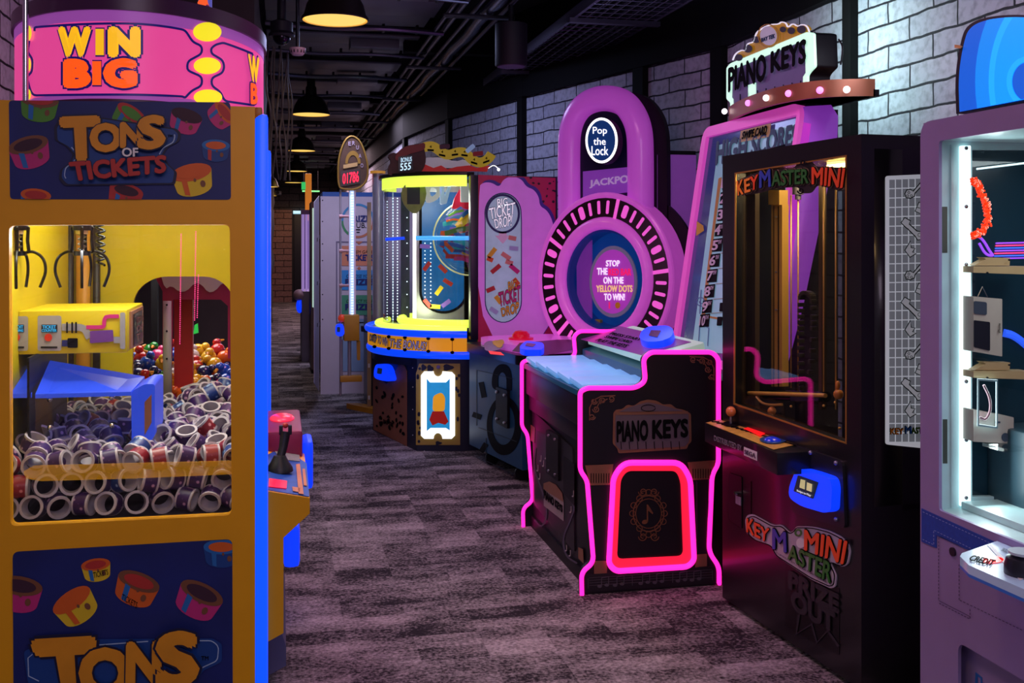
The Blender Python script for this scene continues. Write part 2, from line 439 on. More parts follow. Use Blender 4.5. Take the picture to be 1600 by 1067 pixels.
# left: pale brick beside the nearest machine, rough dark concrete from Y 6.5 on
wallquad('wall_left', [(-1.25, 6.5), (-1.25, -4)], 0, 2.85, wb)
struct('trim_3', box(B(), -1.3, -1.1, -4, 6.5, 2.85, CEIL), trimm)
struct('trim_4', box(B(), -1.25, -1.2, 4.02, 4.1, 0, 2.85), trimm)
conc = mat('rough_dark_concrete', '3a3436', .95, bump=1, vs_=3, var=.5)
bm = B()
n = 60
for i in range(n):
    for j in range(12):
        pass
g = [[bm.verts.new((-.16+.12*noise.noise(Vector((y*1.7, z*1.3, 0)))+.05*noise.noise(Vector((y*6, z*5, 3))), y, z)) for z in [CEIL*k/20 for k in range(21)]] for y in [6.5+17.3*i/90 for i in range(91)]]
for a, b in zip(g, g[1:]):
    for k in range(20): bm.faces.new((a[k], a[k+1], b[k+1], b[k]))
struct('wall_concrete', bm, conc).name = 'wall_left_far'
struct('wall_left_return', box(B(), -1.25, -.14, 6.5, 6.6, 0, CEIL), conc)
# end of the hall
bb = brickmat('brown_brick', '8f6a66', '7d5c5a', '2a2024', .42, .15, .010)
bd = brickmat('dark_brick', '4a4040', '3d3535', '18161a', .5, .17, .012)
wallquad('wall_back', [(6, 27), (-2.5, 27)], 2.28, CEIL, bd)
wallquad('wall_back_lower', [(.33, 26.95), (-2.5, 26.95)], 0, 2.30, bb)
struct('wall_back_dark', box(B(), .33, 6, 27.0, 27.1, 0, 2.28), mat('dark_wall_paint', '14131e', .6))
struct('door_1', box(B(), .38, .95, 26.93, 27.01, 0, 2.2, .01), mat('dark_door', '181724', .5))
tg = mat('cool_tube_glow', 'cfe6f0', .4, em=1.1, ecol='a8d8e8')
o = obj('tube_light', cyl(B(), (.36, 26.93, 2.24), (.75, 26.93, 2.24), .04), tg)
tag(o, 'short white tube light over the dark doorway at the end of the hall', 'light')
struct('wall_front', box(B(), -2.5, 6, -4.1, -4, 0, CEIL), mat('dark_wall_paint', '14131e', .6))
# orange lit column, far right of the lamp row
o = boxo('orange_column', (.43, .53, 17.6, 17.75, 1.85, 2.62), mat('orange_lit_panel', 'd88028', .5, em=.55, ecol='e08028'), None, .01)
o2 = boxo('column_shaft', (.44, .52, 17.62, 17.73, 0, 1.85), mat('dark_brown_post', '2a1c16', .6), o)
tag(o, 'narrow orange lit column rising behind the glass tube machines', 'column')
o = boxo('exit_sign', (.37, .435, 17.6, 17.7, 2.36, 2.48), mat('exit_green', '30b858', .4, em=.9, ecol='30c060'))
tag(o, 'small green sign beside the orange column', 'sign')

# ---------------------------------------------------------------- ceiling: panels, pipes, tray
pan = mat('grey_ceiling_panel', '7c7a84', .42, .35, var=.25, vs_=3)
pdark = mat('dark_pipe', '3a3944', .35, .7); pmid = mat('grey_pipe', '6c6c7c', .3, .8)
y = 5.0; k = 0; rd = random.Random(3)
while y < 26:
    wv = rd.uniform(.42, .62)
    bm = box(B(), -.1, 1.22, y, y+wv, 3.30+.04*(k % 2), 3.32+.04*(k % 2), .004)
    if k % 3 == 0: box(bm, .62, 1.05, y+.12, y+wv-.08, 3.22, 3.30, .01)
    o = obj('ceiling_panel', bm, pan); o['kind'] = 'structure'; o.name = 'ceiling_panel'
    y += wv+.16+.1*(k % 2); k += 1
for i, y in enumerate((5.35, 6.2, 7.25, 8.4, 9.55, 10.9, 12.3, 13.9, 15.8, 17.9, 20.4, 23)):
    o = obj('conduit', tube(B(), chaikin([(-.1, y, 3.20), (.3, y+.04, 3.18), (.8, y-.03, 3.19), (1.3, y+.05, 3.18)], 2), .014+.006*(i % 2), 8), pmid)
    bm = B()
    tube(bm, chaikin([(-.05, y+.08, 3.2), (.5, y+.1, 3.17), (.9, y+.05, 3.2), (1.3, y+.1, 3.22)], 2), .007, 6)
    for q in range(5): box(bm, q*.27, q*.27+.02, y+.04, y+.12, 3.18, 3.24)
    obj('cable', bm, black, o)
    tag(o, 'thin grey conduit running across the ceiling under the panels', 'conduit', 'cross conduits under the ceiling panels')
for nm, x, z, r, lb in (('ceiling_pipe', 1.23, 3.2, .016, 'thin dark pipe, leftmost of the bundle along the ceiling'),
                        ('ceiling_pipe', 1.31, 3.22, .022, 'second dark pipe from the left of the bundle along the ceiling'),
                        ('ceiling_pipe', 1.39, 3.18, .016, 'thin grey pipe in the middle of the ceiling bundle'),
                        ('ceiling_pipe', 1.62, 3.2, .02, 'thin pipe to the right of the thick corrugated duct')):
    o = obj(nm, cyl(B(), (x, 4, z), (x, 26, z), r, 10), pmid); tag(o, lb, 'pipe')
bm = B(); pts = [(1.5+.01*math.sin(i), 4+i*.22, 3.2) for i in range(100)]
tube(bm, pts, [.05+.006*(i % 2) for i in range(100)], 12)
o = obj('corrugated_duct', bm, mat('duct_foil', '7a8496', .25, .9)); tag(o, 'thick grey corrugated duct, fattest run of the ceiling bundle', 'duct')
bm = B()
for i in range(7): box(bm, 1.16, 1.68, 5.2+i*2.3, 5.26+i*2.3, 3.12, 3.145, .003)
o = obj('pipe_bracket', bm, pdark); o.parent = None
tag(o, 'flat steel brackets carrying the pipe bundle under the ceiling', 'bracket', kind='stuff')
# wire tray
bm = B()
for x in (1.94, 2.5): box(bm, x-.012, x+.012, 3.5, 14, 3.0, 3.07)
for x in [1.94+.07*i for i in range(1, 8)]: tube(bm, [(x, 3.5, 3.0), (x, 14, 3.0)], .0035, 5)
for i in range(88): tube(bm, [(1.94, 3.5+i*.12, 3.0), (2.5, 3.5+i*.12, 3.0)], .0035, 5)
for i in range(5): box(bm, 1.9, 2.54, 4.6+i*2.2, 4.65+i*2.2, 2.97, 3.0)
o = obj('wire_tray', bm, mat('tray_steel', '5a5064', .35, .8)); tag(o, 'wire mesh cable tray hanging over the wall games', 'cable tray')
bm = B()
for i in range(9):
    x = 2.0+i*.055; tube(bm, chaikin([(x+.02*math.sin(i+q*1.3), 3.5+q*1.5, 3.02+.01*(q % 2)) for q in range(8)], 2), .012, 6)
o = obj('cable_bundle', bm, black); tag(o, 'black cables lying in the wire tray', 'cable', kind='stuff')
o = obj('ventilation_duct', box(B(), 2.35, 2.85, 3, 8.0, 3.12, 3.45, .02), mat('black_duct', '141218', .5, .3)); tag(o, 'dark rectangular duct along the brick wall top above the tray', 'duct')
for y in (5.6, 9.4, 13):
    o = boxo('ceiling_beam', (1.1, 2.6, y, y+.12, 3.2, 3.5), trimm); o['kind'] = 'structure'; o.name = 'ceiling_beam'
# hanging drum speaker
t = thing('drum_downlight', 'dark cylinder hanging unlit under the ceiling, right of the pipes', 'downlight', (1.62, 7.35, 2.72))
zc = 1.5+(378-104)*7.53/1650
bm = B(); lathe(bm, [(0, .0), (.11, .0), (.115, .01), (.115, .30), (.02, .31), (.02, .75)], (1.62, 7.35, zc)); obj('body', bm, mat('dark_drum', '16121c', .6), t)
obj('diffuser', cyl(B(), (1.62, 7.35, zc-.004), (1.62, 7.35, zc), .1), mat('violet_frost', '6a4a78', .5), t)
# sprinkler
o = obj('sprinkler_head', lathe(B(), [(0, 0), (.02, 0), (.022, .01), (.008, .02), (.012, .05), (.02, .06), (.01, .07), (.008, .2), (0, .2)], (2.1, 7.0, 3.02)), mat('brass', '8a5a3a', .35, .8)); tag(o, 'small brass sprinkler head hanging beside the wire tray', 'sprinkler')
# pendants
shade = mat('shade_dark_brown', '1e1711', .45); shadein = mat('shade_inner_cream', 'e8c878', .6, em=.35, ecol='ffc860')
glow = mat('lamp_glow', 'ffe08a', .5, em=1.0, ecol='ffd668')
prof = [(.206, 0), (.212, .006), (.208, .02), (.195, .035), (.178, .10), (.14, .17), (.10, .20), (.062, .215), (.058, .30), (.045, .32), (.045, .40), (.02, .41), (.012, .70)]
t = thing('pendant_lamp', 'x', 'lamp', (0, 0, 0), 'row of dark bell pendant lamps')
obj('lamp_shade', lathe(B(), prof, seg=36), shade, t); obj('shade_lining', lathe(B(), [(.203, .002), (.185, .04), (.13, .10), (0, .13)], seg=32), shadein, t)
obj('bulb_glass', lathe(B(), [(0, .006), (.19, .006), (.19, .012), (0, .012)], seg=32), glow, t)
PL = ['largest and nearest dark bell pendant lamp glowing over the hall', 'second nearest bell pendant lamp in the row down the hall', 'third bell pendant lamp down the row, above the dark end of the hall',
      'fourth bell pendant lamp down the row, a thin glowing ellipse', 'fifth bell pendant lamp down the row, small and low', 'farthest and smallest bell pendant lamp of the row']
for i, y in enumerate((6.75, 11.8, 16.5, 21.3, 25.4, 4.6)):
    if i == 5: break
    o = t if i == 0 else copy_tree(t)
    o.location = (.35, y, 2.895); o['label'] = PL[i]
PL2 = ['nearer of the two small glowing lamps peeking out right behind the blue light strip', 'farther of the two small glowing lamps right behind the blue light strip']
for i, (px, py, z) in enumerate(((421, 292, 21.3*.98), (421, 306, 25.5))):
    p = CAM+ray(px-2, py)*z; o = copy_tree(t); o.location = p; obj('drop_rod', cyl(B(), p+Vector((0, 0, .5)), Vector((p.x, p.y, CEIL)), .012), black, o); o['label'] = PL2[i]
# dome camera, smoke detector
t = thing('dome_camera', 'round ceiling camera with a mirrored dome beside the smoke detector', 'camera', (.02, 7.2, 2.8))
z = 7.2; p = CAM+ray(440, 72)*z; q = CAM+ray(440, 58)*z
obj('housing', lathe(B(), [(0, .0), (.085, .0), (.09, .015), (.075, .035), (.075, .1), (.03, .12), (.025, .9), (0, .9)], q), mat('camera_housing', '2c2a34', .5), t)
obj('dome', sph(B(), q, .06, 1, 1, .95), mat('smoked_dome', '3a3440', .08, .9), t)
t = thing('smoke_detector', 'small round white smoke detector on the ceiling beside the camera', 'smoke detector', CAM+ray(465, 80)*7)
q = CAM+ray(465, 87)*7
obj('housing', lathe(B(), [(0, 0), (.035, .003), (.05, .02), (.053, .035), (.053, .05), (0, .055)], q), mat('detector_white', 'd8b8d0', .5), t)
bm = B()
for i in range(14):
    a = i*2*PI/14; box(bm, -.003, .003, .044, .054, .016, .034, M=Matrix.Translation(q) @ Matrix.Rotation(a, 4, 'Z'))
obj('vent_slots', bm, black, t); obj('stem', cyl(B(), q+Vector((0, 0, .05)), q+Vector((0, 0, .45)), .012), pdark, t)
bm = B(); rd = random.Random(9)
for i in range(8):
    x = -.06+.02*i; y0 = 6.9+.05*i
    tube(bm, chaikin([(x+rd.uniform(-.02, .02), y0+rd.uniform(-.05, .05), 2.75-j*.14) for j in range(7)], 2), .006, 5)
o = obj('hanging_cables', bm, mat('cable_grey', '2e2a30', .6)); tag(o, 'tangle of thin cables hanging on the dark concrete under the dome camera', 'cable', kind='stuff')
t = thing('far_camera', 'tiny grey camera on the far wall under the last lamps', 'camera', (0, 26.9, 2.6))
p = CAM+ray(434, 301)*26
obj('housing', box(B(), p.x-.09, p.x+.09, p.y, 27.01, p.z-.05, p.z+.05, .02), mat('camera_grey', '8a8894', .4), t)
obj('lens', cyl(B(), p, p+Vector((0, -.03, 0)), .04), black, t)
for i, (x, y, z) in enumerate(((.62, 24, 3.0),)):
    o = boxo('strip_lamp', (.52, .9, 24, 24.1, 2.62, 2.65), mat('green_strip', '60c878', .5, em=.7, ecol='50c870')); obj('hanger', box(box(B(), .55, .56, 24.04, 24.06, 2.65, CEIL), .86, .87, 24.04, 24.06, 2.65, CEIL), black, o); tag(o, 'thin green lit strip under the far ceiling', 'light')
# ================================================================ yellow ticket crane, left foreground
yel = mat('yellow_cabinet', 'eca600', .45, var=.06); yin = mat('yellow_inner_panel', 'cdb80c', .5, var=.08)
artn = mat('night_blue_artwork', '10206c', .5, var=.45, vs_=6)
gold = mat('gold_print', 'e0951a', .5, var=.25, vs_=9); orange = mat('orange_print', 'd9601a', .5); redp = mat('red_print', 'b8302c', .5)
pinkp = mat('pink_print', 'c4287c', .5); bluep = mat('blue_print', '1d6ab8', .5); greenp = mat('green_print', '4f8f2c', .5); brownp = mat('brown_print', '7a4a30', .5)
outl = mat('dark_outline', '10123a', .5); ltblue = mat('pale_line_print', 'a8c0e0', .5); yelp = mat('yellow_print', 'e0c020', .5)
Y0, Y1, XL, XR = 3.087, 4.35, -.80, -.065
t = thing('ticket_crane_machine', 'tall yellow crane game with a pink glowing drum on top, nearest on the left', 'arcade machine', (-.43, 3.7, 0))
crane = t
S = PY(Y0)
W = lambda x, z, y=Y0: proj((x, y, z))
win = quad([(14, 352), (359, 351), (362, 805), (16, 822)], 10)
ap1 = quad([(14, 157), (360, 160), (361, 312), (16, 311)], 6); ap2 = quad([(20, 862), (363, 842), (364, 1150), (22, 1180)], 10)
def sideframe(y, name):
    return obj(name, shape(B(), PY(y), [[W(XL, 1.884, y), W(XR, 1.884, y), W(XR, .03, y), W(XL, .03, y)], [proj(Vector((S.at(*p).x, y, S.at(*p).z))) for p in win]], 0, .035), yel, t)
nearside = sideframe(Y0, 'side_frame')
# far side: yellow panel with an arch
F = PY(Y1-.04)
arch = [(205, 720), (208, 470)]+ell(262, 478, 54, 46, 10, PI, 1.5*PI)+ell(318, 478, 48, 46, 10, 1.5*PI, 2*PI)+[(366, 500), (366, 720)]
arch2 = [(-20, 720), (-20, 455)]+ell(5, 478, 38, 46, 8, 1.5*PI, 2*PI)+[(43, 720)]
fr = obj('inner_panel', shape(B(), F, [[W(XL, 1.86, Y1-.04), W(XR, 1.86, Y1-.04), W(XR, .03, Y1-.04), W(XL, .03, Y1-.04)], arch], 0, .03), yin, t)
pn = obj('window_pane', shape(B(), S, win, -.018, .004), pane, t); 
boxo('roof', (XL, XR, Y0+.036, Y1, 1.86, 1.887), yel, t, .004)
boxo('rear_wall', (XL, XL+.03, Y0+.035, Y1-.04, .03, 1.86), yin, t)
boxo('cabinet_floor', (XL+.03, XR-.02, Y0+.035, Y1-.04, .66, .72), mat('dark_floor_tray', '1a1418', .8), t)
boxo('plinth', (XL, XR, Y0+.035, Y1, 0, .66), yel, t, .004)
bm = B()
for ya, yb in ((Y0+.035, Y0+.09), (Y1-.1, Y1-.04)): box(bm, XR-.05, XR, ya, yb, .66, 1.86)
box(bm, XR-.05, XR-.001, Y0+.036, Y1-.04, 1.52, 1.86); obj('front_frame', bm, yel, t)
boxo('front_pane', (XR-.03, XR-.026, Y0+.09, Y1-.1, .66, 1.52), pane, t)
bm = B()
for a, b in ((102, 113), (145, 155)):
    shape(bm, PY(Y1-.12), rect(a, 330, b, 720), 0, .03)
obj('rear_rail', bm, mat('dark_rail', '2a2118', .5), t)
obj('rear_rail', shape(B(), PY(Y1-.11), rect(119, 330, 140, 720), 0, .03), mat('orange_rail', 'c88a18', .5), t)
# --- printed panels
def ring_art(bm, srf, cx, cy, r, rot, cols, off=.0045, sq=.42, h=.75, clip=None):
    """ticket roll drawing: body band, rim ellipse, hole, strip"""
    c, s = math.cos(rot), math.sin(rot)
    def T(p): return [(cx+(x*c-y*s)*r, cy+(x*s+y*c)*r) for x, y in p]
    body = [(math.cos(a), -.3+sq*math.sin(a)) for a in [PI-PI*i/12 for i in range(13)]]
    body = [(x, y) for x, y in [(-1, -.3)]]+[(x*.88, y+h) for x, y in body][0:13]+[(1, -.3)]
    rim = [(math.cos(a), -.3+sq*math.sin(a)) for a in [2*PI*i/20 for i in range(20)]]
    hole = [(x*.72, (y+.3)*.66-.3) for x, y in rim]
    shape(bm, srf, T(body), off, 0, cols[0], clip); shape(bm, srf, T(rim), off+.001, 0, cols[1], clip); shape(bm, srf, T(hole), off+.002, 0, cols[2], clip)
    shape(bm, srf, T([(-.55, -.02), (-.28, .06), (-.26, .8), (-.5, .72)]), off+.0015, 0, cols[3], clip)
    for (x, y, q) in ((.45, .35, .13), (.1, .1, .07)): shape(bm, srf, T(ell(x, y, q, q*1.3, 10)), off+.0015, 0, 4, clip)
RM = [yelp, orange, pinkp, bluep, brownp, redp, greenp, mat('dark_hole_print', '3a1830', .6), mat('deep_blue_print', '10408a', .5)]
A1 = obj('upper_artwork', shape(B(), S, ap1, .002, .002), artn, t)
for a in ((62, 165, 30, .1, (6, 4, 5, 3)), (47, 236, 32, -.25, (2, 4, 7, 3)), (202, 184, 26, .6, (6, 5, 6, 3)), (290, 188, 25, .3, (2, 7, 7, 3)),
          (346, 180, 22, .9, (2, 1, 5, 3)), (337, 234, 22, .05, (8, 3, 1, 5)), (301, 279, 32, -.2, (0, 1, 1, 1)), (56, 312, 24, .1, (3, 1, 5, 3)), (196, 306, 27, .25, (5, 5, 7, 3))):
    bm = B(); ring_art(bm, S, *a, clip=ap1); obj('ticket_roll_print', bm, RM, A1, smooth=False)
plq = [(90, 200), (96, 192), (158, 186), (272, 203), (279, 210), (276, 222), (259, 231), (252, 243), (260, 256), (273, 268), (270, 286), (106, 288), (97, 278), (99, 264), (113, 254), (118, 241), (108, 229), (91, 220)]
cx_ = lambda L_, k: [(185+(x-185)*k, 237+(y-237)*k) for x, y in L_]
bl = obj('logo_plaque', shape(shape(B(), S, quad(cx_(plq, 1.05), 4), .0075, 0, 1), S, quad(plq, 4), .0085, 0, 0), [mat('logo_blue', '0e3f8c', .45), outl], A1, smooth=False)
stroke('logo_outline', S, [fillet(cx_(plq, .95), 4, 3)[a:b] for a, b in ((2, 9), (17, 30), (48, 66))], 1.6, ltblue, A1, .0095)
def logo(S, par, q, of=None, tick=None, o=.011, rel=1):
    for k, (s, r) in enumerate(zip('TONS', q)):
        text(S, s, r, gold, par, o+.0055*k, .055, outline=outl, ob=.085)
    if of: text(S, 'OF', of, whitep, par, o+.022, .03, outline=outl, ob=.07)
    if tick: text(S, 'TICKETS', tick, redp, par, o+.022, .045, outline=outl, ob=.07)
logo(S, A1, [[(99, 188), (153, 186), (153, 247), (105, 250)], (145, 196, 189, 236), [(192, 195), (223, 193), (222, 227), (192, 230)], [(222, 186), (256, 184), (256, 230), (221, 233)]],
     (194, 233, 218, 246), [(113, 256), (261, 245), (260, 270), (119, 283)])
text(S, 'TM', (263, 211, 270, 215), ink, A1, .0095)
A2 = obj('lower_artwork', shape(B(), S, ap2, .002, .002), artn, t)
for a in ((30, 925, 36, .15, (2, 4, 7, 3)), (151, 888, 23, -.15, (0, 1, 5, 3)), (118, 945, 34, -.6, (0, 1, 1, 1)), (214, 917, 34, .35, (1, 4, 5, 3)), (311, 935, 36, .45, (2, 4, 7, 3)), (346, 862, 28, 0, (8, 3, 1, 3))):
    bm = B(); ring_art(bm, S, *a, clip=ap2); obj('ticket_roll_print', bm, RM, A2, smooth=False)
for q, s_ in (([(146, 893), (169, 888), (170, 896), (147, 902)], 'TICKETS'), ([(192, 926), (216, 940), (214, 949), (190, 935)], 'TICKETS')): text(S, s_, q, ink, A2, .0075, .01)
pl2 = [(38, 1016), (52, 1010), (150, 1002), (152, 997), (333, 996), (347, 1004), (347, 1032), (318, 1046), (304, 1066), (304, 1110), (60, 1110), (44, 1060)]
obj('logo_plaque', shape(B(), S, quad(pl2, 5), .0085, .001), MATS['logo_blue'], A2, smooth=False)
stroke('logo_outline', S, [[(150, 1006), (232, 1000)], fillet([(305, 999), (332, 999), (342, 1008), (340, 1030), (314, 1042), (300, 1064)], 6, 3, False), [(52, 1020), (45, 1026), (46, 1054), (62, 1062)]], 1.5, ltblue, A2, .0098)
logo(S, A2, [[(58, 1003), (144, 998), (140, 1095), (85, 1100)], (130, 1012, 202, 1082), [(203, 1002), (250, 1000), (250, 1060), (202, 1064)], [(252, 986), (305, 984), (306, 1058), (252, 1066)]], None, None, .011)
text(S, 'TM', (315, 1023, 326, 1029), ink, A2, .0095)
# --- marquee drum
DX, DY = -.435, 3.72
D = Cyl(DX, DY, .385, .59)
def drum(bm, rx, ry, z0, z1, seg=64, cap=True, mi=0):
    lo = [bm.verts.new((DX+rx*math.cos(2*PI*i/seg), DY+ry*math.sin(2*PI*i/seg), z0)) for i in range(seg)]
    hi = [bm.verts.new((v.co.x, v.co.y, z1)) for v in lo]
    for i in range(seg): bm.faces.new((lo[i], lo[(i+1) % seg], hi[(i+1) % seg], hi[i])).material_index = mi
    if cap: bm.faces.new(hi).material_index = mi; bm.faces.new(lo[::-1]).material_index = mi
    return bm
pinkglow = mat('backlit_pink', 'c04088', .4, em=.62, ecol='ff4fa4'); violetg = mat('backlit_violet', 'a050b0', .4, em=.35, ecol='c060d0')
mq = obj('marquee_drum', drum(B(), .385, .59, 1.89, 2.15), pinkglow, t)
obj('marquee_rim', drum(drum(B(), .395, .60, 2.15, 2.195), .395, .60, 1.887, 1.90), mat('drum_rim', '4a1f4a', .35), mq)
obj('marquee_rim', drum(drum(B(), .3865, .5915, 2.118, 2.15), .3865, .5915, 1.90, 1.915), violetg, mq, label='violet glowing rim band')
navg = mat('backlit_navy', '101060', .4, em=.3, ecol='14148c'); yelg = mat('backlit_yellow', 'e8e020', .4, em=.75, ecol='fff020')
yg2 = mat('backlit_gold', 'f0b820', .4, em=.75, ecol='ffc018'); org = mat('backlit_orange', 'f06020', .4, em=.8, ecol='ff5a10')
top_ = lambda x: 44-(x-215)*0+((x-195)/190)**2*(22 if x < 195 else 46)-3
def arcp(y0, x0, x1, n=10): return [(x0+(x1-x0)*i/n, y0(x0+(x1-x0)*i/n)) for i in range(n+1)]
yt = lambda x: 37+(((x-190)/205)**2)*(14 if x < 190 else 44); yb = lambda x: 148+(((x-190)/205)**2)*(3 if x < 190 else 14)
line = [(56, 49)]+arcp(yt, 56, 288)+[(300, 66), (314, 72), (314, 84), (292, 96), (291, 110), (314, 120), (314, 134), (298, 142), (288, 153)]+arcp(yb, 284, 54)+[(49, 140), (44, 120), (52, 113), (53, 92), (45, 82), (48, 64)]
line = [(x, y) for x, y in line]
l2 = arcp(lambda x: yt(x)+4, 347, 393, 6)[::-1]+[(335, 70), (328, 76), (329, 84), (346, 94), (349, 104), (346, 114), (329, 122), (329, 134), (343, 144), (349, 158), (392, 164)]
bm = B()
for l in (line, l2): shape(bm, D, thick(fillet(l, 6, 3, False), 3.6), .004)
obj('ticket_outline', bm, navg, mq, smooth=False)
bm = B()
for cx, cy, rx, ry in ((322, 50, 22, 15), (322, 103, 21, 13), (323, 152, 22, 12), (47, 52, 5, 12), (46, 101, 5, 11), (46, 148, 5, 9)):
    q = ell(cx, cy, rx, ry, 26); q = [(x, min(y, 160)) for x, y in q if True]; shape(bm, D, q, .005)
obj('yellow_dots', bm, yelg, mq, smooth=False)
for s, q, m_ in (('W', (98, 47, 141, 86), yg2), ('I', (152, 49, 163, 84), yg2), ('N', (175, 47, 214, 86), yg2), ('B', (108, 97, 139, 134), org), ('I', (147, 99, 159, 131), org), ('G', (168, 96, 209, 134), org)):
    bm = B(); put_text(bm, D, s, q, .006, .15, mi=1); put_text(bm, D, s, q, .0085, .085, mi=0); obj('lettering', bm, [m_, navg], mq, smooth=False)
for s, q, m_ in (('W', [(384, 86), (400, 92), (398, 128), (388, 126)], yg2), ('B', [(388, 131), (398, 133), (397, 162), (388, 161)], org)):
    bm = B(); put_text(bm, D, s, q, .006, .1, mi=1); put_text(bm, D, s, q, .0085, .04, mi=0); obj('lettering', bm, [m_, navg], mq, smooth=False)
# topper standing on the drum and its pole
q = PY(3.75)
tp = obj('topper_sign', shape(B(), q, quad([(306, -40), (330, -40), (331, 27), (312, 24)], 4), 0, .02), mat('topper_art', '5a60c8', .4, em=.35, ecol='6a70e0'), t)
obj('topper_print', shape(shape(B(), q, blob(318, 4, 8, 14, seed=2), .003, 0, 0), q, blob(325, 16, 5, 8, seed=4), .004, 0, 1), [org, MATS['pink_print']], tp, smooth=False)
bm = B(); p = PY(3.2).at(40, 60); cyl(bm, (p.x, 3.2, 1.885), (p.x, 3.2, 2.19), .008); obj('marquee_post', bm, chrome, t)
bm = B(); p = PY(3.2).at(40, 60)
# --- glowing corner strips
blueg = mat('blue_strip_glow', '0848ff', .35, em=1.15, ecol='0a4cff')
for ya, nm in ((Y0-.002, 'n'), (Y1-.05, 'f')):
    bm = box(B(), XR, XR+.036, ya, ya+.05, .0, 1.865, .012); obj('corner_light_strip', bm, blueg, t)
bm = box(B(), XR-.002, XR+.02, Y0+.0, Y1, 1.85, 1.884, .006); obj('corner_light_strip', bm, mat('orange_trim_strip', 'b06a10', .4), t, label='dark orange strip over the blue lights')
# --- control console on the corridor side
S2 = PY(Y0+.04); pf = [(414, 767), (484, 778), (484, 802), (443, 840), (443, 989), (418, 1003), (414, 1003)]
def prism_y(bm, pf, S, y1):
    a = [S.at(*p) for p in pf]; n_ = [bm.verts.new(p) for p in a]; f_ = [bm.verts.new((p.x, y1, p.z)) for p in a]
    bm.faces.new(n_); bm.faces.new(f_[::-1]); m_ = len(a)
    for i in range(m_): bm.faces.new((n_[i], n_[(i+1) % m_], f_[(i+1) % m_], f_[i]))
    return bm
con = obj('control_console', prism_y(B(), pf, S2, Y1-.02), yel, t)
obj('console_foot', prism_y(B(), [(416, 1000), (441, 991), (447, 1010), (447, 1040), (420, 1055), (416, 1090)], PY(3.5), Y1-.1), mat('grey_blue_metal', '5a5f86', .5), t)
PT = P3(S2.at(415, 768), S2.at(484, 778), S2.at(484, 778)+Vector((0, 1, 0)))
obj('console_artwork', shape(B(), PT, [(414, 766), (483, 777), (479, 725), (440, 700), (417, 712)], .003, .002), mat('console_blue_art', '1d50b0', .4, var=.3, vs_=30), con, smooth=False)
bm = B()
for q, mi in ((((462, 728), (468, 727), (474, 775), (466, 774)), 0), (((420, 750), (448, 754), (447, 766), (419, 763)), 1), (((456, 763), (468, 765), (468, 772), (457, 770)), 0), (((472, 735), (476, 735), (479, 762), (474, 761)), 0)):
    shape(bm, PT, quad(q, 1), .006, .001, mi)
obj('console_print', bm, [mat('orange_tile', 'd88040', .4), mat('red_display_glow', 'e02048', .4, em=.7, ecol='ff1040')], con, smooth=False)
obj('instruction_plate', shape(B(), PT, [(424, 697), (467, 704), (468, 723), (436, 720)], .006, .002), mat('grey_plate', '8a8c92', .4, var=.3, vs_=60), con)
Zc = PT.at(437, 736).z; p = PT.at(437, 738)
js = thing('x', 'x', 'x', p); bpy.data.objects.remove(js)
bm = B(); lathe(bm, [(.042, .0), (.04, .012), (.028, .03), (.018, .05), (0, .052)], p+Vector((0, 0, .004)))
j = obj('joystick', bm, mat('black_rubber', '14131a', .45), t)
bm = B(); q = p+Vector((.018, .02, .125)); tube(bm, [p+Vector((0, 0, .04)), p+(q-p)*.6, q], [.013, .014, .017], 12)
for a in (-1, 1): box(bm, q.x+a*.014-.006, q.x+a*.014+.006, q.y-.01, q.y+.01, q.z-.01, q.z+.02, .003)
obj('grip', bm, MATS['black_rubber'], j); obj('trigger_button', sph(B(), q+Vector((0, -.003, .02)), .009), redp, j)
# raised magenta box with the lit button at the far end of the console
p0 = PT.at(420, 715); mag = mat('magenta_plastic', '8a1c4c', .4)
xa = XR+.02; xb = PT.at(478, 720).x; ya = 3.62; zb = PT.at(470, 720).z
mb = obj('button_box', box(B(), xa, xb-.01, 3.72, 4.2, zb-.01, zb+.09, .012), mag, con)
obj('start_button', sph(B(), ((xa+xb)/2-.01, 3.98, zb+.092), .05, .9, 1.4, .35), mat('start_button_glow', 'ff4060', .2, em=.8, ecol='ff2848'), mb)
o = obj('card_reader', box(B(), xb-.008, xb+.028, 3.78, 3.95, zb-.13, zb+.04, .016), readblue, con)
xk = S2.at(443, 900).x
o = obj('card_reader', box(B(), xk, xk+.05, 3.3, 3.5, .50, .63, .018), readblue, con)
# --- inside
lamp('crane_inner_light', 'AREA', (-.43, 3.55, 1.84), 9, (.95, 1, .80), .5, .7)
lamp('crane_inner_light', 'AREA', (-.43, 3.35, 1.5), 2.4, (.9, .95, 1), .6, .1, rot=(-.5, 0, 0))
lamp('marquee_inner_light', 'POINT', (-.43, 2.9, 2.5), 0.0, (1, .4, .7), .2)
Q = PY(3.45)
tc = obj('ticket_counter_box', box(B(), XL+.03, -.458, 3.45, 3.84, 1.158, 1.29, .004), yin, t)
bm = B()
for (q, mi) in ((rect(15, 494, 44, 548, 4), 0), (rect(59, 493, 96, 548, 4), 0), (rect(65, 507, 90, 519, 1), 1), (rect(15, 507, 38, 519, 1), 1), (ell(76, 527, 6, 6, 16), 2), (ell(26, 527, 6, 6, 16), 2), (rect(64, 541, 90, 544), 1), (rect(16, 541, 38, 544), 1)):
    shape(bm, Q, q, .002+.0015*mi, .001, mi)
obj('counter_display', bm, [mat('silver_print', '9a9aa0', .35), mat('dark_screen', '101420', .3), mat('red_button', 'd03020', .4)], tc, smooth=False)
tealt = mat('cyan_letters', '30a0d0', .4, em=.5, ecol='28b0e8')
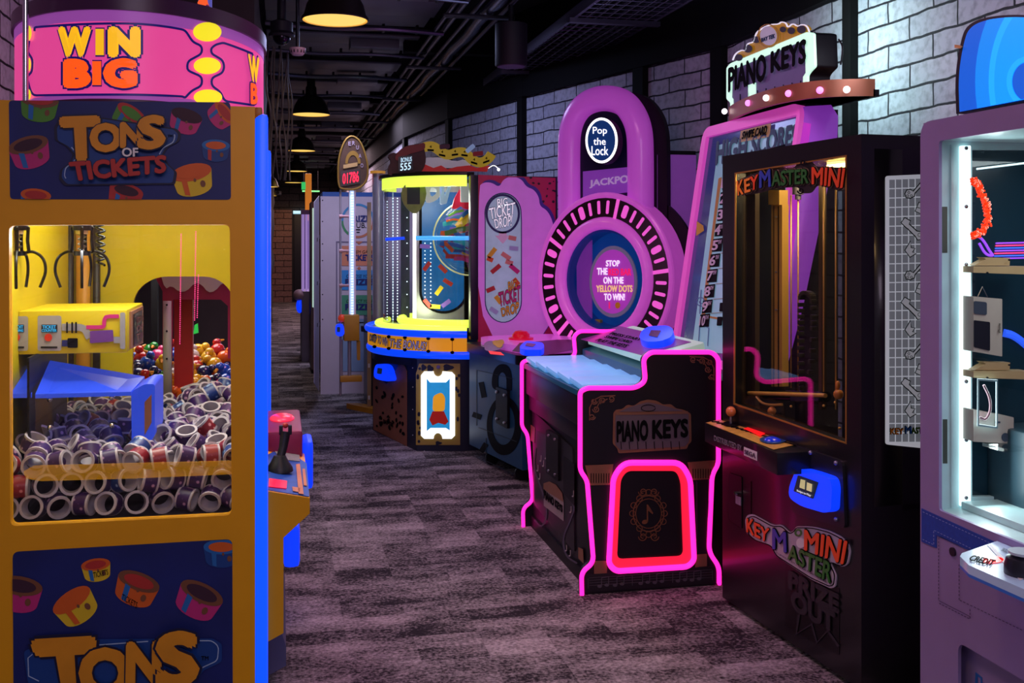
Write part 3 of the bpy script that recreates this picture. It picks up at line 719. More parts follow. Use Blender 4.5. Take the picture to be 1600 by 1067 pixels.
for s, q in (('TICKET', (67, 508, 88, 513)), ('COUNTER', (66, 514, 89, 518)), ('CREDIT', (17, 508, 37, 513)), ('REMAINING', (16, 514, 37, 518))): text(Q, s, q, tealt, tc, .006, .02)
bm = B()
shape(bm, Q, thick(chaikin([(97, 511), (110, 511), (124, 511), (133, 514), (137, 522), (140, 528)], 2), 11), .003, .001, 0)
shape(bm, Q, thick(chaikin([(135, 511), (160, 511), (163, 509), (163, 500), (166, 494), (186, 494)], 1), 6), .004, .001, 1)
for x in (104, 112, 118): shape(bm, Q, rect(x, 503, x+2.5, 520), .006, .001, 2)
shape(bm, Q, rect(188, 488, 196, 545, 3), .006, .001, 0); shape(bm, Q, rect(106, 528, 122, 543, 2), .006, .001, 2); shape(bm, Q, rect(178, 526, 190, 536), .004, .001, 0)
shape(bm, Q, rect(97, 531, 106, 541), .004, .001, 3)
obj('pipe_print', bm, [MATS['silver_print'], pinkp, ink, navy], tc, smooth=False)
obj('plain_ticket_print', shape(B(), Q, quad([(141, 517), (177, 515), (178, 533), (141, 536)], 2), .006, .001), mat('purple_print', '6a3a90', .5), tc)
E = PX(-.458)
ep = obj('end_screen', shape(B(), E, [(202, 487), (221, 478), (221, 536), (202, 545)], .006, .006), mat('end_frame', '9a6a50', .4), tc)
obj('screen_glass', shape(B(), E, [(205, 491), (218, 484), (218, 532), (205, 540)], .009, .002), MATS['dark_screen'], ep)
for i, s in enumerate(('TONS', 'OF', 'TIX')): text(E, s, [(206, 497+13*i), (217, 492+13*i), (217, 500+13*i), (206, 506+13*i)], mat('dim_rose_print', '8a5060', .4), ep, .013)
# blue awning, clear chute, glowing blue housing
blt = mat('blue_lit_acrylic', '2040c8', .35, em=.42, ecol='3858f0')
def tri(bm, pts):
    v = [bm.verts.new(p) for p in pts]; bm.faces.new(v); return bm
a1, a2 = PY(3.35).at(55, 616), PY(3.35).at(205, 612); r1, r2 = PY(3.62).at(78, 563), PY(3.75).at(226, 588)
bm = B()
vv = [bm.verts.new(p) for p in (a1, a2, r2, r1, a1-Vector((0, 0, .012)), a2-Vector((0, 0, .012)), r2-Vector((0, 0, .012)), r1-Vector((0, 0, .012)))]
for f in ((0, 1, 2, 3), (7, 6, 5, 4), (0, 4, 5, 1), (1, 5, 6, 2), (2, 6, 7, 3), (3, 7, 4, 0)): bm.faces.new([vv[i] for i in f])
b1, b2, b3 = PY(3.35).at(10, 616), PY(3.35).at(50, 615), PY(3.62).at(50, 566)
b4 = PY(3.62).at(10, 580)
v2 = [bm.verts.new(p) for p in (b1, b2, b3, b4, b1-Vector((0, 0, .012)), b2-Vector((0, 0, .012)), b3-Vector((0, 0, .012)), b4-Vector((0, 0, .012)))]
for f in ((0, 1, 2, 3), (7, 6, 5, 4), (0, 4, 5, 1), (1, 5, 6, 2), (2, 6, 7, 3), (3, 7, 4, 0)): bm.faces.new([v2[i] for i in f])
obj('prize_chute_awning', bm, blt, t)
obj('chute_divider', box(B(), a1.x-.018, a1.x-.012, 3.33, 3.9, .72, 1.16), black, t)
cp = obj('chute_pane', shape(B(), PY(3.36), [(55, 616), (205, 612), (205, 735), (55, 735)], 0, .004), pane, t)
bm = B()
for x, y in ((78, 624), (175, 621), (78, 668), (175, 665)): shape(bm, PY(3.36), ell(x, y, 4, 4, 12), .006, .006)
obj('pane_bolts', bm, chrome, cp)
H1 = [(205, 612), (226, 600), (242, 600), (242, 680), (226, 705), (206, 700)]
hb = obj('chute_housing', shape(B(), PY(3.36), quad(H1, 5), .0, .24), blt, t)
obj('housing_label', shape(B(), PY(3.36), [(226, 628), (237, 616), (237, 660), (226, 680)], .003, .002), MATS['end_frame'], hb)
# translucent amber strip behind the window, with a faint glow put in
mm = bpy.data.materials.new('amber_glow'); mm.use_nodes = True; nt = mm.node_tree; b_ = nt.nodes['Principled BSDF']; b_.inputs['Base Color'].default_value = L('e0a010'); b_.inputs['Alpha'].default_value = .3; b_.inputs['Roughness'].default_value = .2
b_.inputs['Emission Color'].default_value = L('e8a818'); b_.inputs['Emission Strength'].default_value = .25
obj('amber_strip', shape(B(), S, [(32, 741), (48, 732), (361, 724), (361, 745), (200, 752), (60, 756), (36, 752)], -.035, .006), mm, t)
# claws
cb = mat('claw_black', '121114', .3, .4)
for i, (cx, yy) in enumerate(((128, 3.42), (27, 3.42))):
    cpx = PY(yy); sc_ = 2.95/1650*1.1
    o = cpx.at(cx, 372)
    P = lambda dx, dz, dy=0: Vector((o.x+dx*sc_, yy+dy*sc_, o.z-dz*sc_))
    tt = tag(obj('claw_hub', lathe(B(), [(0, -.012), (16*sc_, -.01), (18*sc_, .0), (14*sc_, .012), (0, .014)], P(0, 18)), cb, t), None, None) if False else None
    c = obj('claw', cyl(cyl(B(), P(0, -22), P(0, -12), 14*sc_, 20), P(0, 20), P(0, 27), 13*sc_, 20), cb, t)
    bm = B(); tube(bm, [P(6*math.cos(a*.9), -10+a*1.1, 6*math.sin(a*.9)) for a in range(28)], 1.1*sc_, 6); cyl(bm, P(0, -26), P(0, 24), 2.5*sc_)
    obj('spring', bm, steel, c); obj('coupling', lathe(B(), [(9*sc_, 0), (9*sc_, 8*sc_), (0, 8*sc_)], P(0, -6)), white, c)
    for k, (sx, sy) in enumerate(((-1, 0), (1, .2), (.15, -.9), (.2, .9))):
        bm = B(); d = Vector((sx, sy, 0)); pts = [P(0, 22)+d*12*sc_, P(0, 20)+d*22*sc_, P(0, 30)+d*36*sc_, P(0, 50)+d*40*sc_, P(0, 68)+d*34*sc_, P(0, 76)+d*31*sc_]
        tube(bm, chaikin(pts, 2), 2.3*sc_, 8); tube(bm, [P(0, -18)+d*12*sc_, P(0, -16)+d*15*sc_, P(0, 4)+d*14*sc_, P(0, 22)+d*16*sc_], 2.6*sc_, 8)
        obj('prong', bm, cb, c)
    obj('hanging_rod', cyl(B(), P(0, -24), Vector((o.x, yy, 1.9)), .008), steel, c)
o = PY(3.5).at(157, 372); bm = B()
tube(bm, [(o.x+.012*math.cos(a*.7), 3.5+.012*math.sin(a*.7), o.z-.085+a*.0024) for a in range(210)], .004, 6); obj('coiled_cable', bm, cb, t)
bm = B(); p = PY(4.15)
for x, y0_, y1_ in ((283, 366, 540), (306, 362, 505), (310, 430, 500)):
    n_ = int((y1_-y0_)/3)
    for k in range(n_): sph(bm, p.at(x-(k/n_)*2, y0_+3*k), .0026, u=6, v=4)
obj('bead_string', bm, mat('pink_bead_glow', 'ff4898', .4, em=.6, ecol='ff4898'), t)
obj('green_tag', shape(B(), p, [(302, 522), (304, 508), (309, 505), (310, 520)], 0, .01), mat('green_tag', '28c050', .4, em=.3), t)
# --- the ticket rolls
rollw = mat('white_roll_core', 'b9b2ba', .5); 
def bandmat(nm, c1, c2):
    m = mat(nm, c1, .35, var=.0); nt = m.node_tree; b = nt.nodes['Principled BSDF']
    tcd = nt.nodes.new('ShaderNodeTexCoord'); v = nt.nodes.new('ShaderNodeTexVoronoi'); v.inputs['Scale'].default_value = 55
    r = nt.nodes.new('ShaderNodeValToRGB'); r.color_ramp.elements[0].position = .25; r.color_ramp.elements[0].color = L(c2); r.color_ramp.elements[1].position = .34; r.color_ramp.elements[1].color = L(c1)
    nt.links.new(tcd.outputs['Object'], v.inputs['Vector']); nt.links.new(v.outputs['Distance'], r.inputs[0]); nt.links.new(r.outputs[0], b.inputs['Base Color']); return m
bands = [bandmat('purple_ticket_band', '3a1f58', 'b890b8'), bandmat('red_ticket_band', '8a1c28', 'd89090'), bandmat('blue_ticket_band', '1c3a80', '90b0d8')]
def mkroll(k):
    r, h = .033, .047
    t_ = obj('ticket_roll', lathe(B(), [(r, -h/2), (r*.78, -h/2), (r*.76, 0), (r*.78, h/2), (r, h/2), (r*1.0, h/2-.006), (r*.97, h/2-.006), (r*.97, -h/2+.006), (r, -h/2+.006), (r, -h/2)], seg=20), rollw, None)
    bd_ = obj('printed_band', lathe(B(), [(r*.985, -h/2+.005), (r*.985, h/2-.005)], seg=20), bands[k], None); bd_.parent = t_
    bd_.data.materials[0] = bands[k]
    return t_
protos = [mkroll(k) for k in range(3)]; used = [False]*3
nmc = ['purple', 'red', 'blue']
rd = random.Random(21); rolls = []
from mathutils import Euler
def put_roll(k, loc, eul, where):
    o = protos[k]
    if used[k]: o = copy_tree(protos[k])
    used[k] = True
    o.location = loc; o.rotation_euler = eul
    tag(o, '%s-banded ticket roll with a white hollow core, %s' % (nmc[k], where), 'ticket roll', '%s-banded ticket rolls %s' % (nmc[k], where))
for row in range(3):
    for i in range(10):
        x = -.742+.0685*i+(.034 if row % 2 else 0)+rd.uniform(-.004, .004)
        if x > -.12: continue
        k = rd.choice((0, 0, 0, 0, 1, 2)); up = rd.random() < .25
        e = (rd.uniform(-.3, .3), PI/2+rd.uniform(-.3, .3), rd.uniform(-.6, .6)) if up else (PI/2+rd.uniform(-.35, .35), rd.uniform(-.25, .25), rd.uniform(-.4, .4))
        put_roll(k, (x, Y0+.085+rd.uniform(0, .02)+.012*row, .757+.058*row), e, 'stacked against the window glass')
for j in range(13):
    for i in range(10):
        x = -.745+.068*i+rd.uniform(-.012, .012)+(.03 if j % 2 else 0); y = Y0+.16+j*.08+rd.uniform(-.012, .012)
        if x > -.125 or y > 4.24: continue
        if 0 <= (x+.5) <= .09 and 3.33 < y < 3.5: continue
        z = .885+.035*noise.noise(Vector((x*6, y*5, 1)))+rd.uniform(-.012, .02)+(.05 if (y > 3.9 and x > -.35) else 0)
        k = rd.choice((0, 0, 0, 0, 0, 1, 2))
        e = (rd.uniform(-1, 1), rd.uniform(-1, 1), rd.uniform(0, 6)) if rd.random() < .6 else (PI/2+rd.uniform(-.6, .6), 0, rd.uniform(-1, 1))
        put_roll(k, (x, y, z), e, 'heaped on top of the pile')
# hidden body of the heap below the visible rolls
bm = B(); g = [[bm.verts.new((XL+.035+(XR-.06-XL)*i/10, Y0+.135+(Y1-.05-Y0-.135)*j/12, .845+(.05 if (j > 8 and i > 5) else 0))) for i in range(11)] for j in range(13)]
for a, b in zip(g, g[1:]):
    for i in range(10): bm.faces.new((a[i], a[i+1], b[i+1], b[i]))
obj('tray_bed', bm, mat('dark_bed', '1c1422', .9), t)

# ================================================================ neighbour crane behind it, full of toy balls
t = thing('toy_ball_machine', 'crane game with magenta arch full of toy balls, seen through the yellow machine', 'arcade machine', (-.5, 5.2, 0))
A, Bx = 4.62, 5.75
boxo('base_cabinet', (-.95, -.17, A, Bx, 0, .55), mat('dark_teal_base', '20242e', .5), t, .01)
boxo('roof', (-.95, -.17, A, Bx, 1.5, 2.0), mat('magenta_header', 'a01c50', .4), t, .01)
q = PY(A)
hdr = [(238, 425), (372, 425), (372, 560), (356, 560), (356, 478), (345, 468), (270, 468), (268, 560), (254, 560), (254, 455)]
o = obj('arch_frame', shape(B(), q, hdr, 0, .04), MATS['magenta_header'], t)
obj('white_drip', shape(B(), q, chaikin([(250, 425), (372, 425), (366, 452), (356, 446), (348, 441), (336, 455), (325, 457), (315, 444), (304, 442), (292, 455), (280, 456), (268, 446), (258, 452)], 1, True), .004, .004), mat('cream_drip', 'cfc8b8', .5), o)
bm = B(); shape(bm, q, rect(255, 470, 268, 640), .006, .03); obj('corner_post', bm, mat('pale_post', 'a8a49c', .5), t)
bm = B()
for x, y in ((261, 476), (261, 517), (261, 560)): shape(bm, q, ell(x, y, 1.6, 1.6, 8), .012, .004)
obj('post_screws', bm, black, t)
boxo('red_column', (PY(4.7).at(272, 500).x, PY(4.7).at(301, 500).x, 4.7, 4.76, .5, 1.5), mat('deep_red', 'a81c18', .45), t)
boxo('rear_column', (PY(5.6).at(236, 500).x, PY(5.6).at(246, 500).x, 5.6, 5.66, .5, 1.6), black, t)
boxo('rear_wall', (-.95, -.92, A, Bx, .5, 1.6), mat('yellow_dim', '8a7c10', .5), t)
boxo('prize_tray', (-.92, -.19, A+.04, Bx-.04, .55, .6), MATS['dark_floor_tray'], t)
lamp('ball_machine_light', 'AREA', (-.5, 5.2, 1.48), 6, (1, .95, .9), .5)
cols = [('red', 'b82020'), ('orange', 'd86018'), ('yellow', 'e0b018'), ('green', '188030'), ('blue', '1848b0'), ('pink', 'd83878'), ('white', 'c8c0c0'), ('navy', '101c50')]
P_ = []
for nm, c in cols:
    m_ = mat('toy_'+nm, c, .22, coat=.5)
    o = obj('toy_ball', sph(sph(B(), (0, 0, 0), .036, 1, 1, .92, 14, 10), (.012, -.012, .036), .021, 1, 1, .9, 10, 8), m_)
    k = obj('beak', cyl(B(), (.02, -.03, .036), (.03, -.045, .033), .008, 8, .003), mat('toy_beak', 'd89020', .4)); k.parent = o
    P_.append(o)
un = [False]*len(cols); rd = random.Random(4)
for j in range(6):
    for i in range(9):
        for l in range(2):
            x = -.82+.072*i+rd.uniform(-.01, .01)+(.03 if j % 2 else 0); y = A+.1+j*.085
            if x > -.22: continue
            z = .80+l*.06+.028*j+rd.uniform(-.012, .012)
            k = rd.randrange(len(cols)); o = P_[k]
            if un[k]: o = copy_tree(P_[k])
            un[k] = True; o.location = (x, y, z); o.rotation_euler = (rd.uniform(-.7, .7), rd.uniform(-.7, .7), rd.uniform(0, 6))
            tag(o, '%s rubber toy in the heap behind the yellow machine' % cols[k][0], 'toy', '%s rubber toys in the ball crane' % cols[k][0])
bm = B(); g = [[bm.verts.new((-.92+.73*i/4, A+.05+(.55 if j else 0)+(.0), .77+(.18 if j else 0))) for i in range(5)] for j in range(2)]
for i in range(4): bm.faces.new((g[0][i], g[0][i+1], g[1][i+1], g[1][i]))
obj('sloping_tray', bm, MATS['dark_floor_tray'], t)
# ================================================================ piano keys game
neon = mat('magenta_neon', 'ff30b0', .4, em=2.0, ecol='ff22a0'); neonr = mat('red_neon_inner', 'ff3058', .4, em=.85, ecol='ff1c3c')
pbody = mat('piano_black_body', '1a161e', .38, var=.1); goldp = mat('antique_gold_print', '8a5c48', .45); goldb = mat('gold_print_bright', 'c89a30', .4)
lilac = mat('lilac_acrylic_glow', 'a060c8', .4, em=.42, ecol='9438c8', var=.15, vs_=3); pinkac = mat('pink_acrylic_glow', 'd868c0', .4, em=.5, ecol='d848b8')
t = thing('piano_game', 'black piano themed game cabinet outlined in magenta neon with white glowing keys', 'arcade machine', (1.6, 4.9, 0))
piano = t
YN, YF = 4.32, 5.46
S = PY(YN)
prof = [(909, 930), (908, 893), (927, 879), (917, 750), (906, 735), (906, 611), (918, 606), (992, 606), (1008, 596), (1005, 560), (1016, 550), (1112, 550), (1122, 560), (1122, 724), (1112, 741), (1107, 862), (1123, 885), (1123, 913)]
rad = [2, 12, 12, 10, 8, 14, 4, 12, 12, 10, 12, 10, 12, 8, 10, 12, 10, 2]
pr = [tuple(v) for v in fillet(prof, rad, 5)]
pw = [(S.at(*p).x, S.at(*p).z) for p in pr]
def at_y(y): return [proj((x, y, z)) for x, z in pw]
for y, nm in ((YN, 'side_panel'), (YF-.04, 'side_panel')):
    q = PY(y)
    sp = obj('side_panel', shape(B(), q, at_y(y), 0, .045), pbody, t)
    obj('neon_edge', tube(B(), [Vector((x, y-.004, z)) for x, z in pw[:-1]]+[Vector((pw[-1][0], y-.004, pw[-1][1]))], .0105, 8), neon, sp)
    if y == YN: nsp = sp
loop = fillet([(973, 722), (1063, 722), (1077, 748), (1083, 874), (1073, 884), (961, 891), (950, 880), (957, 745)], [16, 16, 10, 8, 8, 8, 8, 10], 5)
li = fillet([(979, 735), (1056, 735), (1063, 752), (1067, 868), (963, 873), (969, 748)], 10, 5)
obj('neon_loop', tube(B(), [S.at(p.x, p.y, .012) for p in loop], .0125, 8, closed=True), neon, nsp)
obj('neon_inner_band', shape(B(), S, [[tuple(p) for p in fillet([(973, 722), (1063, 722), (1077, 748), (1083, 874), (1073, 884), (961, 891), (950, 880), (957, 745)], 12, 5)], [tuple(p) for p in li]], .008, .006), neonr, nsp)
# printed filigree, crest, capitals
def scroll(cx, cy, r, turns=1.4, s=1, a0=0): return [(cx+s*r*(1-.7*i/22)*math.cos(a0+turns*2*PI*i/22), cy+r*(1-.7*i/22)*math.sin(a0+turns*2*PI*i/22)) for i in range(23)]
def filigree(ox, oy, sx, k=1):
    P = lambda L_: [(ox+sx*x*k, oy+y*k) for x, y in L_]
    return [P(l) for l in ([(2, 40), (2, 20), (8, 8), (20, 2), (42, 1)], scroll(6, 34, 5), scroll(12, 22, 5.5, 1.3, -1), scroll(9, 10, 5), scroll(22, 9, 5.5, 1.4, 1, 2), scroll(36, 6, 5, 1.3, -1, 1), [(10, 28), (16, 14), (30, 6)])]
bm = B()
for l in filigree(919, 617, 1)+filigree(1117, 556, -1, .95): shape(bm, S, thick(l, 1.5), .003, .001)
obj('scroll_print', bm, goldp, nsp, smooth=False)
cr = [(958, 645), (962, 640), (972, 639), (980, 632), (990, 634), (1000, 627), (1012, 624), (1026, 626), (1036, 632), (1048, 631), (1056, 638), (1068, 640), (1079, 646), (1080, 690), (1075, 694), (1073, 701), (966, 708), (964, 700), (957, 693)]
cp = obj('crest_print', shape(B(), S, quad(cr, 3), .004, .002), goldp, nsp)
creamp = mat('cream_print', '6c5a68', .5)
obj('crest_keys', shape(shape(B(), S, quad([(961, 648), (1075, 646), (1076, 689), (1070, 697), (969, 703), (961, 694)], 3), .006, .001), S, quad([(966, 643), (980, 637), (996, 632), (1012, 628), (1026, 631), (1046, 636), (1068, 642)], 3), .006, .001), creamp, cp, smooth=False)
obj('crest_band', shape(B(), S, [(962, 644), (1074, 642), (1074, 646), (962, 648)], .008, .001), goldp, cp, smooth=False)
text(S, 'PIANO', [(963, 659), (1011, 657), (1011, 686), (963, 689)], ink, cp, .009, .05); text(S, 'KEYS', [(1019, 657), (1073, 655), (1073, 681), (1019, 684)], ink, cp, .009, .05)
stroke('crest_lines', S, [[(969+13*i, 689), (970+13*i, 701)] for i in range(8)]+[ell(1012, 637, 11, 5)], 1, ink, cp, .009)
for q in ([(914, 727), (958, 725), (953, 757), (922, 758)], [(1074, 722), (1118, 719), (1112, 748), (1080, 750)]):
    c_ = obj('capital_print', shape(B(), S, q, .004, .002), goldp, nsp, smooth=False)
    xs = (q[2][0]+q[3][0])/2; ys = (q[0][1]+q[2][1])/2+4
    stroke('fluting', S, [[(q[0][0]*.5+q[3][0]*.5+5+4*i, ys-7), (q[0][0]*.5+q[3][0]*.5+5+4*i, ys+8)] for i in range(8)], 1, ink, c_, .006)
for q in ([(928, 876), (948, 876), (948, 896), (928, 898)], [(1086, 866), (1104, 865), (1104, 884), (1086, 886)]): obj('base_print', shape(B(), S, q, .004, .002), goldp, nsp, smooth=False)
obj('column_line', shape(B(), S, [rect(922, 760, 923.5, 870), rect(952, 760, 953, 870), rect(1088, 752, 1089, 862), rect(1106, 750, 1107, 860)], .003, .001), mat('dim_violet_line', '3c2c44', .5), nsp, smooth=False)
# medallion with a note
bm = B(); 
for k in range(16):
    a = 2*PI*k/16; shape(bm, S, thick(ell(1013+25*math.cos(a)*(1 if abs(math.sin(a)) < .7 else .8), 802+33*math.sin(a), 4.5, 4.5, 12), 1.2, True), .003, .001)
shape(bm, S, thick(ell(1013, 802, 24, 28), 1.6, True), .004, .001); shape(bm, S, thick(ell(1013, 802, 20, 23), 1, True), .004, .001)
for s_ in (-1, 1):
    for y in (768, 838): shape(bm, S, thick(scroll(1013+s_*9, y, 7, 1.3, s_), 1.4), .005, .001)
shape(bm, S, ell(1007, 815, 4.5, 3.4, 14, rot=-.3), .005, .001); shape(bm, S, [(1010, 815), (1010, 788), (1012, 788), (1020, 801), (1019, 803), (1012, 797), (1012, 815)], .005, .001)
obj('music_note_medallion', bm, mat('medallion_gold', '7a4c34', .45), nsp, smooth=False)
fb = obj('foot_board', shape(B(), S, [(914, 897), (1116, 884), (1117, 911), (914, 925)], .006, .006), mat('foot_board_dark', '201a24', .4), nsp)
bm = B(); dl = mat('dim_note_print', '58505e', .5)
for y in (0, 4, 8, 12): shape(bm, S, thick([(920, 902+y), (1112, 889+y)], .5), .008, .001)
for x in (936, 960, 1000, 1022, 1058, 1080):
    y = 915-(x-936)*.068; shape(bm, S, ell(x, y, 3.5, 2.4, 12), .009, .001); shape(bm, S, ell(x+11, y-2, 3.5, 2.4, 12), .009, .001)
    shape(bm, S, thick([(x+3, y), (x+3, y-13), (x+14, y-15), (x+14, y-2)], 1.2), .009, .001)
for x in (918, 987, 1050, 1112): shape(bm, S, thick([(x, 903-(x-920)*.067), (x, 918-(x-920)*.067)], .8), .009, .001)
obj('music_print', bm, dl, fb, smooth=False)
# body between the panels
boxo('cabinet_body', (1.31, 1.88, YN+.045, YF-.05, .05, .84), pbody, t, .006)
boxo('kick_base', (1.30, 1.86, YN+.045, YF-.04, 0, .06), black, t)
Fp = PX(1.31)
obj('front_ledge', box(B(), 1.27, 1.4, YN+.045, YF-.05, .70, .835, .01), pbody, t)
obj('front_ledge', box(B(), 1.285, 1.4, YN+.045, YF-.05, .62, .70, .006), pbody, t)
fd = obj('front_door', shape(B(), Fp, quad([(833, 640), (897, 700), (900, 862), (838, 790)], 3), .008, .008), mat('door_black', '1e1a22', .4, var=.3), t)
lk = obj('lock_bar', shape(B(), Fp, quad([(859, 670), (878, 680), (878, 752), (859, 738)], 2), .02, .012), black, fd)
bm = B()
for x, y in ((864, 680), (874, 686), (864, 735), (874, 741)): shape(bm, Fp, ell(x, y, 1.6, 2.2, 8), .025, .004)
obj('bolts', bm, steel, lk)
obj('pillar_print', shape(shape(B(), Fp, [(827, 660), (839, 668), (838, 692), (829, 686)], .01, .001), Fp, [(907, 855), (914, 858), (915, 880), (907, 872)], .01, .001), goldp, fd, smooth=False)
obj('violet_plate', shape(B(), Fp, [(840, 672), (858, 682), (858, 735), (842, 722)], .009, .001), mat('violet_grey_print', '4a3a56', .5), fd, smooth=False)
obj('coin_slot_panel', shape(B(), Fp, quad([(884, 712), (901, 726), (901, 790), (884, 770)], 2), .012, .004), black, fd)
w_ = obj('keys_print', shape(B(), Fp, [(853, 755), (862, 757), (870, 760), (878, 770), (884, 782), (884, 814), (853, 790)], .011, .001), mat('door_cream_print', 'a08c94', .5), fd, smooth=False)
text(Fp, 'PIANO KEYS', [(854, 765), (883, 790), (883, 800), (854, 778)], ink, w_, .013, .06)
obj('crest_print', shape(B(), Fp, [(853, 755), (862, 752), (872, 757), (882, 770), (884, 784), (853, 764)], .0125, .001), goldp, w_, smooth=False)
stroke('swirl_print', Fp, [chaikin([(840, 700), (836, 730), (846, 755), (860, 800), (850, 826), (838, 812)], 3), chaikin([(884, 765), (902, 790), (896, 810), (882, 840), (886, 868), (905, 880)], 3)], 2.4, mat('swirl_violet', '50465e', .5), fd, .0105)
bm = B()
for i, (x, y) in enumerate(((843, 735), (848, 720), (852, 728), (846, 748), (856, 716), (895, 800), (899, 775), (888, 860), (894, 868))):
    shape(bm, Fp, ell(x, y, 1.5, 1.3, 8), .0125, .001); shape(bm, Fp, thick([(x+1.2, y), (x+1.2, y-9)], .8), .0125, .001)
obj('note_print', bm, mat('note_cream', 'b0a0a8', .5), fd, smooth=False)
# keys: glowing steps
keym = mat('key_blue_white_glow', '88b8e8', .35, em=.5, ecol='5ca8f0'); teal = mat('teal_deck', '0c3c5c', .35, em=.08, ecol='2880a8')
obj('key_deck', box(B(), 1.262, 1.66, YN+.045, YF-.05, .835, .86, .003), teal, t)
kx0, kx1 = 1.272, 1.60
bm = B()
for i in range(5):
    y0 = YN+.05+i*.213
    k_ = obj('key', box(B(), kx0, kx1, y0, y0+.200, .858, .887, .012, M=Matrix.Translation((0, y0, .862)) @ Matrix.Rotation(.06, 4, 'X') @ Matrix.Translation((0, -y0, -.862))), keym, t)
prof_ = [(kx1-.02, .86), (kx1-.02, .93), (1.66, .95), (1.72, .95), (1.72, .84), (1.66, .84)]
a_ = [Vector((x, YN+.05, z)) for x, z in prof_]; bm = B(); n_ = [bm.verts.new(p) for p in a_]; f_ = [bm.verts.new((p.x, YF-.055, p.z)) for p in a_]
bm.faces.new(n_); bm.faces.new(f_[::-1])
for i in range(6): bm.faces.new((n_[i], n_[(i+1) % 6], f_[(i+1) % 6], f_[i]))
obj('upper_deck', bm, teal, t)
TB = P3((1.6, 5.4, .985), (1.86, 5.4, 1.05), (1.6, 4.4, .985))
def slabq(bm, pl, pts, t_): 
    v = [bm.verts.new(p) for p in pts]; w2 = [bm.verts.new(Vector(p)-pl.n*t_) for p in pts]
    bm.faces.new(v); bm.faces.new(w2[::-1])
    for i in range(len(v)): bm.faces.new((v[i], v[(i+1) % len(v)], w2[(i+1) % len(v)], w2[i]))
    return bm
qb = fillet([(1.6, 5.4, .985), (1.86, 5.4, 1.05), (1.86, 4.42, 1.05), (1.6, 4.42, .985)], .02, 3)
tb = obj('menu_board', slabq(B(), TB, qb, .028), mat('pale_green_edge_glow', 'c8e8d8', .3, em=.38, ecol='a8d8c0'), t)
obj('board_support', box(B(), 1.64, 1.84, 4.5, 5.3, .93, .985), pbody, t)
obj('board_print', shape(B(), TB, [(905, 530), (968, 510), (1080, 535), (1005, 556)], .003, .002), mat('violet_board_print', '6a2c78', .3, em=.2, ecol='a040b8'), tb, smooth=False)
for s, q in (('PRESS START', [(958, 521), (1004, 531), (999, 534), (952, 524)]), ('SWIPE CARD', [(950, 526), (990, 535), (984, 538), (944, 529)]), ('PLAY THE KEYS', [(938, 531), (984, 541), (976, 545), (930, 534)])): text(TB, s, q, ink, tb, .006, .04)
reader(t, TB, [(1004, 528), (1016, 520), (1046, 519), (1056, 526), (1052, 538), (1034, 545), (1012, 545), (1001, 540)], .035, [(1020, 527), (1036, 528), (1030, 539), (1016, 536)])
lamp('piano_key_light', 'AREA', (1.45, 4.9, 1.25), 0.8, (.5, .75, 1), .9, .2, rot=(0, .2, 0))
# back box: glowing frame, screen, tapered side
bx_t, bx_b, zt, zb = 2.296, 2.10, 2.13, .86
zz = lambda z: bx_b+(bx_t-bx_b)*(z-zb)/(zt-zb)
BP = P3((bx_b, 4.4, zb), (bx_b, 5.4, zb), (bx_t, 5.4, zt))
fr_o = fillet([(zz(zb), 5.48, zb), (zz(zt), 5.48, zt), (zz(zt), 4.35, zt), (zz(zb), 4.35, zb)], .09, 6)
fr_i = [(zz(z), y, z) for y, z in ((5.42, zb+.06), (5.42, zt-.055), (4.385, zt-.055), (4.385, zb+.06))]
def px3(L_): return [proj(p) for p in L_]
bf = obj('screen_frame', shape(B(), BP, [px3(fr_o), px3(fr_i)], .0, .06), pinkac, t)
bm = B()
side = [(zz(zt)+.02, zt-.02), (2.44, zt-.01), (2.475, zt-.06), (2.47, 1.95), (2.30, 1.2), (2.2, .86), (zz(zb), zb)]
for y0, y1 in ((4.35, 4.39), (5.44, 5.48)):
    a_ = [Vector((x, y0, z)) for x, z in side]; b_ = [Vector((x, y1, z)) for x, z in side]
    v = [bm.verts.new(p) for p in a_]; w2 = [bm.verts.new(p) for p in b_]; bm.faces.new(v); bm.faces.new(w2[::-1])
    for i in range(len(v)): bm.faces.new((v[i], v[(i+1) % len(v)], w2[(i+1) % len(v)], w2[i]))
obj('glowing_side', bm, lilac, t)
bm = B(); bk_ = [(zz(zt)+.06, zt-.06), (2.42, zt-.06), (2.26, 1.2), (2.15, .86), (zz(zb)+.03, zb)]
v = [bm.verts.new((x, 4.39, z)) for x, z in bk_]; w2 = [bm.verts.new((x, 5.44, z)) for x, z in bk_]; bm.faces.new(v); bm.faces.new(w2[::-1])
for i in range(5): bm.faces.new((v[i], v[(i+1) % 5], w2[(i+1) % 5], w2[i]))
obj('screen_housing', bm, pbody, t)
boxo('pedestal', (1.88, 2.3, 4.42, 5.4, 0, .88), pbody, t, .01)
boxo('rear_post', (2.42, 2.56, 4.5, 5.3, 0, 2.12), black, t)
scr = obj('screen', shape(B(), BP, px3([(zz(z), y, z) for y, z in ((5.43, zb+.05), (5.43, zt-.045), (4.375, zt-.045), (4.375, zb+.05))]), -.02, .01), mat('screen_violet', '2c2c60', .12, em=.25, ecol='4a4a9c', var=.4, vs_=4), t)
sheet = mat('screen_pale_cyan', '90b8c8', .2, em=.36, ecol='7fb0c8', var=.25, vs_=5)
obj('score_sheet', shape(B(), BP, [(1118, 226), (1246, 190), (1246, 560), (1076, 548)], -.016, .002, clip=px3(fr_i)), sheet, scr, smooth=False)
dtx = mat('score_ink', '243058', .4)
text(BP, 'HIGH SCORES', [(1118, 222), (1244, 194), (1241, 228), (1116, 256)], dtx, scr, -.010, .055)
